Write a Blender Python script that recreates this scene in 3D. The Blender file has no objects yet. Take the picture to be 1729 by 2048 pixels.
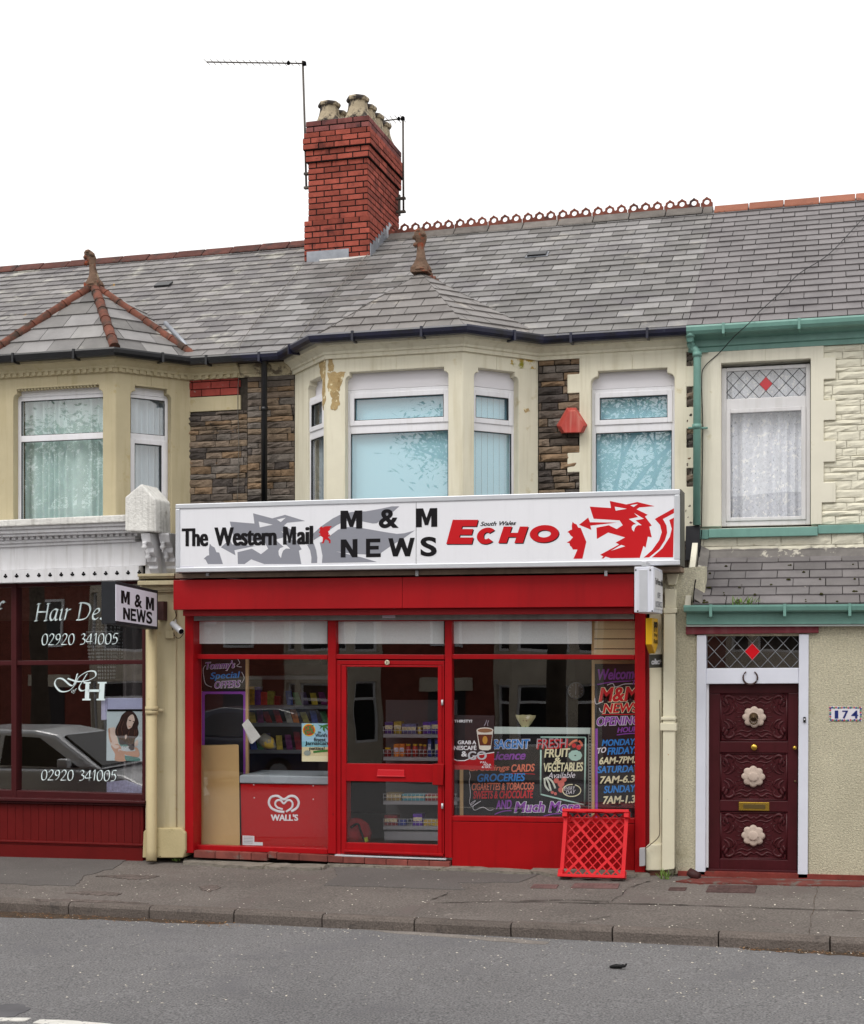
import bpy, bmesh, math, random
from math import sin, cos, radians, pi
from mathutils import Vector, Matrix
random.seed(7)
scene = bpy.context.scene
COL = scene.collection

# ---------------------------------------------------------------- camera, sky, sun, exposure
F, TH, CY, EZ, HY = 2750.0, radians(15.95), -14.6, 2.5, 1280.0     # focal length (px of the 1729x2048 photo), heading, camera y and height, horizon row
cam = bpy.data.cameras.new('camera')
cam.sensor_fit = 'VERTICAL'; cam.sensor_height = 36; cam.lens = F / 2048 * 36
cam.shift_y = (HY - 1024) / 2048
cam.clip_start = 0.1; cam.clip_end = 2000
co = bpy.data.objects.new('camera', cam); COL.objects.link(co)
co.location = (0, CY, EZ); co.rotation_euler = (pi / 2, 0, TH)
scene.camera = co

SUN_EL, SUN_AZ = radians(52), radians(-28)      # sun above and behind the photographer's left shoulder
w = bpy.data.worlds.new('World'); scene.world = w; w.use_nodes = True
nt = w.node_tree; bg = nt.nodes['Background']
sky = nt.nodes.new('ShaderNodeTexSky'); sky.sky_type = 'NISHITA'; sky.sun_disc = False
sky.sun_elevation = SUN_EL; sky.sun_rotation = pi + SUN_AZ; sky.dust_density = 4; sky.air_density = 1.2
hs = nt.nodes.new('ShaderNodeHueSaturation'); hs.inputs['Saturation'].default_value = 0.15
mx = nt.nodes.new('ShaderNodeMix'); mx.data_type = 'RGBA'
mx.inputs[0].default_value = 0.72                   # thick overcast: the blue sky mostly hidden by an even cloud sheet
mx.inputs[7].default_value = (10.0, 9.85, 9.7, 1)
nt.links.new(sky.outputs[0], hs.inputs['Color']); nt.links.new(hs.outputs[0], mx.inputs[6])
nt.links.new(mx.outputs[2], bg.inputs['Color']); bg.inputs['Strength'].default_value = 0.15
sl = bpy.data.lights.new('sun', 'SUN'); sl.energy = 1.5; sl.angle = radians(25); sl.color = (1, .96, .9)
so = bpy.data.objects.new('sun', sl); COL.objects.link(so)
so.rotation_euler = (pi / 2 - SUN_EL, 0, SUN_AZ); so.location = (-8, -20, 20)
vs = scene.view_settings; vs.view_transform = 'Standard'; vs.look = 'None'; vs.exposure = 0.0; vs.gamma = 1
scene.cycles.max_bounces = 10; scene.cycles.transparent_max_bounces = 24
scene.cycles.use_denoising = True

# ---------------------------------------------------------------- photo measurements -> real positions
ST, CT = sin(TH), cos(TH)
def ray(px, py=HY):
    t = (px - 864.5) / F
    return Vector((-ST + t * CT, CT + t * ST, (HY - py) / F))
def P(px, py, Y):
    d = ray(px, py); s = (Y - CY) / d.y
    return Vector((d.x * s, Y, EZ + d.z * s))
def X(px, Y): return P(px, HY, Y).x
def Z(px, py, Y): return P(px, py, Y).z
def gz(x): return -0.02 + 0.0205 * (x + 4)                 # the street climbs gently to the right
def skew(x): return -.0417 * (max(-40, min(40, x)) + 1.4)       # the kerb runs slightly askew to the terrace
def road_z(x, y):
    y -= skew(x)
    t = min(1, max(0, (-2.7 - y) / 4.1)) if y > -6.8 else max(0, (y + 10.9) / 4.1)
    return gz(x) - .165 + .07 * (1 - (1 - t) ** 2)
def pave_z(x, y): return gz(x) + .018 * y
def G(px, py, road=False):
    d = ray(px, py); s = (0 - gz(-4) + EZ) / -d.z
    for _ in range(8):
        x, y = d.x * s, CY + d.y * s
        z = road_z(x, y) if road else pave_z(x, y)
        s = (EZ - z) / -d.z
    return Vector((d.x * s, CY + d.y * s, EZ + d.z * s))

# ---------------------------------------------------------------- materials
def lin(c):
    c = c / 255.0
    return c / 12.92 if c <= .04045 else ((c + .055) / 1.055) ** 2.4
def rgb(h, k=1.0):
    h = h.lstrip('#'); return tuple(min(1, lin(int(h[i:i + 2], 16)) * k) for i in (0, 2, 4))
MATS = {}
def M(name, col, rough=.6, spec=.3, noise=None, bump=None, island=0, metal=0, spots=None, streak=None, coat=0, fine=None, cols=None):
    """procedural surface: col (hex or rgb), noise=(scale, amount), bump=(scale, strength, detail), island = brightness spread per separate piece,
       spots=[(hex, scale, threshold, softness)], streak=(hex, amount) vertical weather marks, fine=(scale, amount) speckle"""
    if name in MATS: return MATS[name]
    m = bpy.data.materials.new(name); m.use_nodes = True; n = m.node_tree.nodes; L = m.node_tree.links
    b = n['Principled BSDF']; c = rgb(col) if isinstance(col, str) else col
    b.inputs['Roughness'].default_value = rough; b.inputs['Specular IOR Level'].default_value = spec; b.inputs['Metallic'].default_value = metal
    b.inputs['Coat Weight'].default_value = coat
    tc = n.new('ShaderNodeTexCoord'); out = None
    def rgbnode(cc):
        r = n.new('ShaderNodeRGB'); r.outputs[0].default_value = (*cc, 1); return r.outputs[0]
    def tex(scale, detail=4, rough_=.6, vec=None):
        t = n.new('ShaderNodeTexNoise'); t.inputs['Scale'].default_value = scale; t.inputs['Detail'].default_value = detail; t.inputs['Roughness'].default_value = rough_
        L.new(vec if vec else tc.outputs['Object'], t.inputs['Vector']); return t.outputs['Fac']
    def mult(cur, fac_socket, lo, hi, fmin=.3, fmax=.7):
        mr = n.new('ShaderNodeMapRange'); mr.inputs[1].default_value = fmin; mr.inputs[2].default_value = fmax; mr.inputs[3].default_value = lo; mr.inputs[4].default_value = hi
        L.new(fac_socket, mr.inputs[0])
        v = n.new('ShaderNodeVectorMath'); v.operation = 'SCALE'; L.new(cur, v.inputs[0]); L.new(mr.outputs[0], v.inputs[3]); return v.outputs[0]
    cur = rgbnode(c)
    if cols:                                                  # each separate piece takes one of several colours
        g = n.new('ShaderNodeNewGeometry'); cr = n.new('ShaderNodeValToRGB'); cr.color_ramp.interpolation = 'CONSTANT'; e = cr.color_ramp.elements
        wn = n.new('ShaderNodeTexWhiteNoise'); wn.noise_dimensions = '1D'; L.new(g.outputs['Random Per Island'], wn.inputs['W']); L.new(wn.outputs['Value'], cr.inputs[0])
        while len(e) < len(cols): e.new(.5)
        for i, h in enumerate(cols): e[i].position = i / len(cols); e[i].color = (*rgb(h), 1)
        cur = cr.outputs[0]
    if island:
        g = n.new('ShaderNodeNewGeometry'); cur = mult(cur, g.outputs['Random Per Island'], 1 - island, 1 + island, 0, 1)
    if noise: cur = mult(cur, tex(noise[0]), 1 - noise[1], 1 + noise[1])
    if fine: cur = mult(cur, tex(fine[0], 2), 1 - fine[1], 1 + fine[1])
    def over(cur, hexcol, fac):
        mm = n.new('ShaderNodeMix'); mm.data_type = 'RGBA'; L.new(fac, mm.inputs[0]); L.new(cur, mm.inputs[6]); mm.inputs[7].default_value = (*rgb(hexcol), 1); return mm.outputs[2]
    for k, (hexc, sc, th, soft) in enumerate(spots or []):
        mp = n.new('ShaderNodeMapping'); mp.inputs['Location'].default_value = (k * 7.3, k * 3.1, k * 1.7); L.new(tc.outputs['Object'], mp.inputs[0])
        f = tex(sc, 5, .65, mp.outputs[0]); mr = n.new('ShaderNodeMapRange'); mr.inputs[1].default_value = th; mr.inputs[2].default_value = th + soft; L.new(f, mr.inputs[0])
        cur = over(cur, hexc, mr.outputs[0])
    if streak:
        mp = n.new('ShaderNodeMapping'); mp.inputs['Scale'].default_value = (14, 14, .9); L.new(tc.outputs['Object'], mp.inputs[0])
        f = tex(1, 3, .6, mp.outputs[0]); mr = n.new('ShaderNodeMapRange'); mr.inputs[1].default_value = .5; mr.inputs[2].default_value = .8; mr.inputs[4].default_value = streak[1]; L.new(f, mr.inputs[0])
        cur = over(cur, streak[0], mr.outputs[0])
    L.new(cur, b.inputs['Base Color'])
    if bump:
        bp = n.new('ShaderNodeBump'); bp.inputs['Strength'].default_value = bump[1]; bp.inputs['Distance'].default_value = bump[3] if len(bump) > 3 else .01
        L.new(tex(bump[0], bump[2] if len(bump) > 2 else 3), bp.inputs['Height']); L.new(bp.outputs[0], b.inputs['Normal'])
    MATS[name] = m; return m
def glass(name, r0=.05, tint=(1, 1, 1), rough=0.0):
    if name in MATS: return MATS[name]
    m = bpy.data.materials.new(name); m.use_nodes = True; n = m.node_tree.nodes; L = m.node_tree.links
    n.remove(n['Principled BSDF']); out = n['Material Output']
    tr = n.new('ShaderNodeBsdfTransparent'); tr.inputs[0].default_value = (*tint, 1)
    gl = n.new('ShaderNodeBsdfGlossy'); gl.inputs['Roughness'].default_value = rough; gl.inputs[0].default_value = (1, 1, 1, 1)
    g = n.new('ShaderNodeNewGeometry'); d = n.new('ShaderNodeVectorMath'); d.operation = 'DOT_PRODUCT'
    L.new(g.outputs['Normal'], d.inputs[0]); L.new(g.outputs['Incoming'], d.inputs[1])
    def mth(op, a, b_=None):
        x = n.new('ShaderNodeMath'); x.operation = op
        for i, v in enumerate((a, b_)):
            if v is None: continue
            if isinstance(v, (int, float)): x.inputs[i].default_value = v
            else: L.new(v, x.inputs[i])
        return x.outputs[0]
    f = mth('ADD', mth('MULTIPLY', mth('POWER', mth('SUBTRACT', 1, mth('ABSOLUTE', d.outputs['Value'])), 5), 1 - r0), r0)
    # slightly wavy float glass
    tcn = n.new('ShaderNodeTexCoord'); no = n.new('ShaderNodeTexNoise'); no.inputs['Scale'].default_value = 1.3; no.inputs['Detail'].default_value = 1; L.new(tcn.outputs['Object'], no.inputs['Vector'])
    bp = n.new('ShaderNodeBump'); bp.inputs['Strength'].default_value = .1; bp.inputs['Distance'].default_value = .012; L.new(no.outputs['Fac'], bp.inputs['Height']); L.new(bp.outputs[0], gl.inputs['Normal'])
    mixs = n.new('ShaderNodeMixShader'); L.new(f, mixs.inputs[0]); L.new(tr.outputs[0], mixs.inputs[1]); L.new(gl.outputs[0], mixs.inputs[2]); L.new(mixs.outputs[0], out.inputs['Surface'])
    MATS[name] = m; return m

# ---------------------------------------------------------------- frames, mesh builder
class Fr:
    """a local frame: u along, d out towards the street, v up"""
    def __init__(s, o, u=(1, 0, 0), v=(0, 0, 1)):
        s.o = Vector(o); s.u = Vector(u).normalized(); s.v = Vector(v).normalized(); s.n = s.u.cross(s.v).normalized()
    def at(s, u, d, z): return s.o + s.u * u + s.n * d + s.v * z
    def hit(s, px, py=HY):
        r = ray(px, py); c = Vector((0, CY, EZ)); k = (s.o - c).dot(s.n) / r.dot(s.n); q = c + r * k - s.o
        return q.dot(s.u), q.dot(s.v)
    def up(s, px): return s.hit(px)[0]
    def zp(s, px, py): return s.hit(px, py)[1]
    def out(s, d): f = Fr(s.o + s.n * d, s.u, s.v); return f
W0 = Fr((0, 0, 0))                                          # street front plane (u = x, d = -y, v = z)
ORG = {}
class MB:
    def __init__(s): s.v = []; s.f = []; s.sm = []
    def add(s, vs, fs, smooth=False):
        k = len(s.v); s.v += [Vector(a) for a in vs]; s.f += [tuple(i + k for i in f) for f in fs]; s.sm += [smooth] * len(fs); return s
    def box(s, fr, u0, u1, d0, d1, z0, z1):
        if u0 > u1: u0, u1 = u1, u0
        if d0 > d1: d0, d1 = d1, d0
        if z0 > z1: z0, z1 = z1, z0
        vs = [fr.at(u, d, z) for z in (z0, z1) for d in (d1, d0) for u in (u0, u1)]
        return s.add(vs, [(0, 2, 3, 1), (4, 5, 7, 6), (0, 1, 5, 4), (2, 6, 7, 3), (0, 4, 6, 2), (1, 3, 7, 5)])
    def pb(s, px0, py0, px1, py1, Y, th):
        """box whose street face fills the measured rectangle on plane Y, th thick going back"""
        xm = (px0 + px1) / 2
        return s.box(W0, X(px0, Y), X(px1, Y), -Y, -Y - th, Z(xm, py1, Y), Z(xm, py0, Y))
    def prism(s, fr, pts, d0, d1):
        a = sum(pts[i][0] * pts[(i + 1) % len(pts)][1] - pts[(i + 1) % len(pts)][0] * pts[i][1] for i in range(len(pts)))
        if a < 0: pts = pts[::-1]
        if d0 > d1: d0, d1 = d1, d0
        n = len(pts); vs = [fr.at(u, d1, z) for u, z in pts] + [fr.at(u, d0, z) for u, z in pts]
        return s.add(vs, [tuple(range(n)), tuple(range(2 * n - 1, n - 1, -1))] + [(i, n + i, n + (i + 1) % n, (i + 1) % n) for i in range(n)])
    def pp(s, pts, Y, th=.003):
        """outline measured on plane Y"""
        q = [P(x, y, Y) for x, y in pts]; return s.prism(W0, [(a.x, a.z) for a in q], -Y, -Y - th)
    def hull8(s, a, b):                                      # a, b: quads (4 points each), front and back
        return s.add(list(a) + list(b), [(0, 1, 2, 3), (7, 6, 5, 4), (0, 4, 5, 1), (1, 5, 6, 2), (2, 6, 7, 3), (3, 7, 4, 0)])
    def tube(s, pts, r, n=8, closed=False, A=None):
        pts = [Vector(p) for p in pts]; rs = r if isinstance(r, (list, tuple)) else [r] * len(pts); m = len(pts); rings = []
        for i, p in enumerate(pts):
            a = pts[(i - 1) % m] if (closed or i) else p; b = pts[(i + 1) % m] if (closed or i < m - 1) else p
            t = (b - a)
            if t.length < 1e-9: t = Vector((0, 0, 1))
            t.normalize(); q = Vector((0, 0, 1)) if abs(t.z) < .9 else Vector((1, 0, 0)); e1 = t.cross(q).normalized(); e2 = t.cross(e1)
            if rings and e1.dot(pe) < 0 and abs(t.z) > .85: e1, e2 = -e1, -e2
            pe = e1; rings.append([p + (e1 * cos(2 * pi * k / n) + e2 * sin(2 * pi * k / n)) * rs[i] for k in range(n)])
        vs = [v for rg in rings for v in rg]; fs = []
        for i in range(m if closed else m - 1):
            j = (i + 1) % m; fs += [(i * n + k, i * n + (k + 1) % n, j * n + (k + 1) % n, j * n + k) for k in range(n)]
        s.add(vs, fs, True)
        if not closed: k0 = len(s.v) - m * n; s.f += [tuple(k0 + k for k in range(n))[::-1], tuple(k0 + (m - 1) * n + k for k in range(n))]; s.sm += [False, False]
        return s
    def lathe(s, prof, c, n=20, axis=(0, 0, 1), smooth=True, phase=0):
        c = Vector(c); ax = Vector(axis).normalized(); q = Vector((1, 0, 0)) if abs(ax.x) < .9 else Vector((0, 1, 0)); e1 = ax.cross(q).normalized(); e2 = ax.cross(e1)
        vs = [c + ax * z + (e1 * cos(2 * pi * k / n + phase) + e2 * sin(2 * pi * k / n + phase)) * r for r, z in prof for k in range(n)]
        fs = [(i * n + k, i * n + (k + 1) % n, (i + 1) * n + (k + 1) % n, (i + 1) * n + k) for i in range(len(prof) - 1) for k in range(n)]
        s.add(vs, fs, smooth); k0 = len(s.v) - len(vs)
        s.f += [tuple(k0 + k for k in range(n))[::-1], tuple(k0 + (len(prof) - 1) * n + k for k in range(n))]; s.sm += [False, False]; return s
    def sweep(s, path, prof, closed_prof=True):
        """prof [(d, z)] carried along a plan path [(x, y)], d out to the right-hand (street) side, mitred"""
        m = len(path); rings = []; pv = [Vector((a, b)) for a, b in path]
        for i in range(m):
            t0 = (pv[i] - pv[i - 1]).normalized() if i else (pv[1] - pv[0]).normalized()
            t1 = (pv[i + 1] - pv[i]).normalized() if i < m - 1 else t0
            n0 = Vector((t0.y, -t0.x)); n1 = Vector((t1.y, -t1.x)); b = (n0 + n1); b = b / max(.3, b.dot(n0))
            rings.append([Vector((pv[i].x + b.x * d, pv[i].y + b.y * d, z)) for d, z in prof])
        n = len(prof); fs = []
        for i in range(m - 1):
            for k in range(n if closed_prof else n - 1): fs.append((i * n + k, (i + 1) * n + k, (i + 1) * n + (k + 1) % n, i * n + (k + 1) % n))
        if closed_prof: fs += [tuple(range(n)), tuple((m - 1) * n + k for k in range(n))[::-1]]
        return s.add([v for r in rings for v in r], fs)
    def build(s, name, mat, parent=None, bev=0, origin=None, segs=2):
        me = bpy.data.meshes.new(name)
        root = parent
        o = bpy.data.objects.new(name, me)
        if parent is not None: org = ORG[parent.name]
        else: org = Vector(origin) if origin is not None else s.base()
        me.from_pydata([v - org for v in s.v], [], s.f); me.update()
        bm = bmesh.new(); bm.from_mesh(me); bmesh.ops.recalc_face_normals(bm, faces=bm.faces); bm.to_mesh(me); bm.free()
        for p, q in zip(me.polygons, s.sm): p.use_smooth = q
        me.materials.append(mat); COL.objects.link(o)
        if parent is not None: o.parent = parent
        else: o.location = org
        ORG[o.name] = org
        if bev:
            md = o.modifiers.new('soft_edge', 'BEVEL'); md.width = bev; md.segments = segs; md.limit_method = 'ANGLE'; md.angle_limit = radians(40)
        return o
    def base(s):
        xs = [v.x for v in s.v]; ys = [v.y for v in s.v]; zs = [v.z for v in s.v]
        return Vector(((min(xs) + max(xs)) / 2, (min(ys) + max(ys)) / 2, min(zs)))
def tag(o, label=None, cat=None, group=None, kind=None):
    if label: o['label'] = label
    if cat: o['category'] = cat
    if group: o['group'] = group
    if kind: o['kind'] = kind
    return o
def thing(name, loc, label, cat, group=None):
    o = bpy.data.objects.new(name, None); COL.objects.link(o); o.location = loc; o.empty_display_size = .2
    ORG[o.name] = Vector(loc); return tag(o, label, cat, group)
def kids(o): return [c for c in bpy.data.objects if c.parent == o]
def copy_tree(o, parent=None):
    c = o.copy(); COL.objects.link(c)
    if parent is not None: c.parent = parent
    for ch in kids(o): copy_tree(ch, c)
    return c
def lerp(a, b, t): return a + (b - a) * t
# ---- lettering
def fontmesh(body, bold=0, shear=0, space=1.0, ext=.0006, line=1.0, align='LEFT'):
    cu = bpy.data.curves.new('lettering', 'FONT'); cu.body = body; cu.offset = bold; cu.shear = shear; cu.space_character = space; cu.space_line = line
    cu.extrude = 0; cu.align_x = align; cu.resolution_u = 6
    ob = bpy.data.objects.new('lettering', cu); me = bpy.data.meshes.new_from_object(ob)
    vs = [v.co.copy() for v in me.vertices]; fs = [tuple(p.vertices) for p in me.polygons]
    bpy.data.objects.remove(ob); bpy.data.meshes.remove(me); bpy.data.curves.remove(cu)
    return vs, fs
def bounds(vs): return min(v.x for v in vs), max(v.x for v in vs), min(v.y for v in vs), max(v.y for v in vs)
def quadmap(vs, quad, th=.0012, out=None):
    """lay flat lettering (x, y) into a world quad TL, TR, BR, BL, th proud along out"""
    x0, x1, y0, y1 = bounds(vs); TL, TR, BR, BL = quad; res = []
    nrm = (TR - TL).cross(BL - TL).normalized() * -1
    for v in vs:
        s_, t_ = (v.x - x0) / (x1 - x0), (v.y - y0) / (y1 - y0)
        res.append(lerp(lerp(BL, BR, s_), lerp(TL, TR, s_), t_) + nrm * th)
    return res
def pq(Y, *c): return [P(x, y, Y) for x, y in c]
def prect(Y, x0, y0, x1, y1): return pq(Y, (x0, y0), (x1, y0), (x1, y1), (x0, y1))
def text(body, quad, mat, parent, bold=0, shear=0, space=1.0, th=.002, name='lettering', line=1.0, align='LEFT'):
    vs, fs = fontmesh(body, bold, shear, space, line=line, align=align)
    mb = MB(); mb.add(quadmap(vs, quad, th), fs); return mb.build(name, mat, parent)
def smoothpts(pts, n=5):
    if len(pts) < 3: return pts
    out = []
    for i in range(len(pts) - 1):
        p0 = pts[max(i - 1, 0)]; p1 = pts[i]; p2 = pts[i + 1]; p3 = pts[min(i + 2, len(pts) - 1)]
        for k in range(n):
            t = k / n
            out.append(tuple(.5 * (2 * p1[j] + (p2[j] - p0[j]) * t + (2 * p0[j] - 5 * p1[j] + 4 * p2[j] - p3[j]) * t * t + (3 * p1[j] - p0[j] - 3 * p2[j] + p3[j]) * t ** 3) for j in range(len(p1))))
    return out + [pts[-1]]
NIB = {
 'H': (.66, [[(.02, 0), (.02, .7)], [(.5, 0), (.5, .7)], [(.02, .36), (.5, .36)], [(-.05, .7), (.09, .7)], [(.43, .7), (.57, .7)], [(-.05, 0), (.09, 0)], [(.43, 0), (.57, 0)]]),
 'a': (.47, [[(.34, .43), (.2, .46), (.06, .34), (.04, .13), (.13, .0), (.26, .1), (.34, .42)], [(.35, .45), (.31, .1), (.36, .0), (.43, .05)]]),
 'i': (.25, [[(.02, .4), (.1, .45), (.07, .1), (.11, 0), (.19, .06)], [(.12, .62), (.13, .63)]]),
 'r': (.34, [[(.02, .41), (.09, .45), (.06, 0)], [(.07, .27), (.17, .42), (.28, .44)]]),
 'D': (.68, [[(.04, 0), (.04, .7)], [(-.05, .7), (.2, .7), (.45, .61), (.55, .38), (.44, .1), (.2, 0), (-.05, 0)]]),
 'e': (.39, [[(.05, .21), (.2, .24), (.32, .34), (.27, .45), (.14, .41), (.04, .22), (.08, .04), (.2, 0), (.33, .08)]]),
 's': (.34, [[(.28, .4), (.18, .46), (.08, .37), (.15, .25), (.25, .14), (.17, 0), (.03, .05)]]),
 'g': (.42, [[(.33, .43), (.18, .46), (.06, .33), (.1, .17), (.22, .18), (.32, .34)], [(.34, .45), (.3, .0), (.2, -.18), (.05, -.14)]]),
 'n': (.46, [[(.02, .41), (.08, .45), (.05, 0)], [(.06, .26), (.17, .42), (.28, .41), (.27, .1), (.31, 0), (.4, .06)]]),
 'o': (.4, [[(.2, .46), (.07, .36), (.05, .15), (.15, 0), (.29, .09), (.33, .3), (.2, .46)]]),
 'f': (.32, [[(.34, .66), (.25, .71), (.17, .5), (.1, .05), (0, -.17), (-.08, -.14)], [(.03, .45), (.28, .45)]]),
 '0': (.5, [[(.23, .69), (.09, .58), (.04, .34), (.1, .06), (.23, 0), (.37, .1), (.42, .36), (.36, .62), (.23, .69)]]),
 '1': (.32, [[(.06, .57), (.17, .69), (.17, 0)]]),
 '2': (.47, [[(.05, .53), (.15, .68), (.31, .66), (.36, .5), (.22, .25), (.02, .02)], [(.02, .01), (.42, .01)]]),
 '3': (.44, [[(.06, .6), (.2, .69), (.32, .56), (.17, .38)], [(.17, .38), (.35, .27), (.28, .05), (.03, .0)]]),
 '4': (.5, [[(.3, .69), (.0, .2), (.45, .2)], [(.31, .69), (.31, 0)]]),
 '5': (.46, [[(.39, .68), (.15, .68), (.1, .4), (.24, .44), (.37, .26), (.27, .04), (.03, .0)]]),
 '9': (.47, [[(.37, .5), (.28, .67), (.1, .62), (.06, .44), (.18, .31), (.32, .4), (.38, .54), (.3, .2), (.1, 0)]]),
 ' ': (.36, []),
}
def nibstrokes(strokes, quad_fn, r, asp=.35, ang=35):
    """pen strokes in plan (x, y) drawn with a slanted elliptical nib; quad_fn(x, y, lift) -> world"""
    a = radians(ang); mb = MB()
    A = Matrix(((cos(a), -sin(a)), (sin(a), cos(a)))) @ Matrix(((1, 0), (0, asp))); Ai = A.inverted()
    for st in strokes:
        pts = smoothpts([tuple(p) for p in st], 6); q = [Ai @ Vector(p) for p in pts]
        tmp = MB().tube([(p.x, p.y, 0) for p in q], r, 8)
        vs = [A @ Vector((v.x, v.y)) for v in tmp.v]
        mb.add([quad_fn(p.x, p.y, v.z / r) for p, v in zip(vs, tmp.v)], tmp.f, True)
    return mb
def nibtext(body, quad, mat, parent, r=.035, shear=.18, asp=.35, lift=.0015):
    st = []; x = 0
    for ch in body:
        wd, ss = NIB[ch]; st += [[(px + x + py * shear, py) for px, py in s_] for s_ in ss]; x += wd
    xs = [p[0] for s_ in st for p in s_]; ys = [p[1] for s_ in st for p in s_]; x0, x1, y0, y1 = min(xs), max(xs), min(ys), max(ys)
    TL, TR, BR, BL = quad; nrm = (TR - TL).cross(BL - TL).normalized() * -1
    def fn(px, py, l):
        s_, t_ = (px - x0) / (x1 - x0), (py - y0) / (y1 - y0); return lerp(lerp(BL, BR, s_), lerp(TL, TR, s_), t_) + nrm * (.002 + lift * l)
    return nibstrokes(st, fn, r, asp).build('lettering', mat, parent)
def pstroke(strokes, Y, rpx, mat, parent, name='drawing', lift=.002):
    """brush lines measured on plane Y, rpx wide (half width, photo px)"""
    mb = MB()
    for st in strokes:
        q = [P(x, y, Y) for x, y in smoothpts(st, 5)]
        k = (Y - CY) / F; tmp = MB().tube([(p.x, p.z, 0) for p in q], rpx * k, 8)
        mb.add([(v.x, Y - lift + -abs(.0015) * v.z / (rpx * k), v.y) for v in tmp.v], tmp.f, True)
    return mb.build(name, mat, parent)
# ---- patterned surfaces
def clip(poly, a, b, c):                                     # keep a*x+b*y<=c
    out = []
    for i in range(len(poly)):
        p, q = poly[i], poly[(i + 1) % len(poly)]; fp, fq = a * p[0] + b * p[1] - c, a * q[0] + b * q[1] - c
        if fp <= 0: out.append(p)
        if (fp < 0 < fq) or (fq < 0 < fp):
            t = fp / (fp - fq); out.append((p[0] + (q[0] - p[0]) * t, p[1] + (q[1] - p[1]) * t))
    return out
def slates(mb, poly, gauge=.215, wid=.305, th=.014, jit=.006, lift=0.0, seed=1, offu=0):
    """overlapping slates on a planar convex polygon of 3D points"""
    R = random.Random(seed); p0 = poly[0]; nrm = None
    for i in range(1, len(poly) - 1):
        c = (poly[i] - p0).cross(poly[i + 1] - p0)
        if c.length > 1e-6: nrm = c.normalized(); break
    if nrm.z < 0: nrm = -nrm
    u = Vector((0, 0, 1)).cross(nrm).normalized(); v = nrm.cross(u)
    q = [((p - p0).dot(u), (p - p0).dot(v)) for p in poly]
    area = sum(q[i][0] * q[(i + 1) % len(q)][1] - q[(i + 1) % len(q)][0] * q[i][1] for i in range(len(q)))
    if area < 0: q = q[::-1]
    hp = []
    for i in range(len(q)):
        a, b = q[i], q[(i + 1) % len(q)]; nx, ny = b[1] - a[1], a[0] - b[0]; hp.append((nx, ny, nx * a[0] + ny * a[1]))
    u0, u1 = min(a[0] for a in q), max(a[0] for a in q); v0, v1 = min(a[1] for a in q), max(a[1] for a in q)
    row = 0; y = v0
    while y < v1:
        x = u0 - wid * (1.5 if row % 2 else 1.0) + offu
        while x < u1:
            w_ = wid - .008 + R.uniform(-.002, .002); yj = y + R.uniform(-jit, jit) * .6
            t = [(x, yj), (x + w_, yj + R.uniform(-jit, jit) * .4), (x + w_, y + gauge * 1.08), (x, y + gauge * 1.08)]
            for h in hp:
                t = clip(t, *h)
                if len(t) < 3: break
            if len(t) >= 3:
                k = R.uniform(.9, 1.35); n = len(t)
                top = [p0 + u * a + v * b + nrm * (lift + .003 + th * k * max(0.05, 1.12 - (b - y) / gauge)) for a, b in t]
                bot = [p0 + u * a + v * b + nrm * (lift - .004) for a, b in t]
                mb.add(top + bot, [tuple(range(n))] + [(i, n + i, n + (i + 1) % n, (i + 1) % n) for i in range(n)])
            x += wid
        y += gauge; row += 1
    return mb
def stones(mb, fr, u0, u1, z0, z1, rows=(.06, .13), lens=(.16, .46), depth=(.01, .036), joint=.012, seed=3, rough=.009):
    """coursed rock-faced stones on a frame rectangle"""
    R = random.Random(seed); z = z0
    while z < z1 - .02:
        h = min(R.uniform(*rows), z1 - z)
        if z1 - z - h < .045: h = z1 - z
        x = u0 - R.uniform(0, .2)
        while x < u1:
            l = R.uniform(*lens); a, b = max(u0, x), min(u1, x + l); x += l
            if b - a < .03: continue
            a += joint / 2; b -= joint / 2; c, d = z + joint / 2, z + h - joint / 2
            nu = max(2, int((b - a) / .06)); nz = 3; dep = R.uniform(*depth); vs = []; 
            for j in range(nz + 1):
                for i in range(nu + 1):
                    e = (i in (0, nu)) or (j in (0, nz)); uu = lerp(a, b, i / nu) + (0 if e else R.uniform(-.008, .008)); zz = lerp(c, d, j / nz)
                    if e: uu += R.uniform(-.003, .003); zz += R.uniform(-.003, .003)
                    vs.append(fr.at(uu, (dep * .35 if e else dep + R.uniform(-rough, rough)), zz))
            fs = [(j * (nu + 1) + i, j * (nu + 1) + i + 1, (j + 1) * (nu + 1) + i + 1, (j + 1) * (nu + 1) + i) for j in range(nz) for i in range(nu)]
            k = len(vs); ring = [i for i in range(nu + 1)] + [j * (nu + 1) + nu for j in range(1, nz + 1)] + [nz * (nu + 1) + i for i in range(nu - 1, -1, -1)] + [j * (nu + 1) for j in range(nz - 1, 0, -1)]
            back = [vs[i] - fr.n * (dep * .35 + .01) for i in ring]; vs += back; m = len(ring)
            fs += [(ring[i], k + i, k + (i + 1) % m, ring[(i + 1) % m]) for i in range(m)]
            mb.add(vs, fs)
        z += h
    return mb
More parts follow.
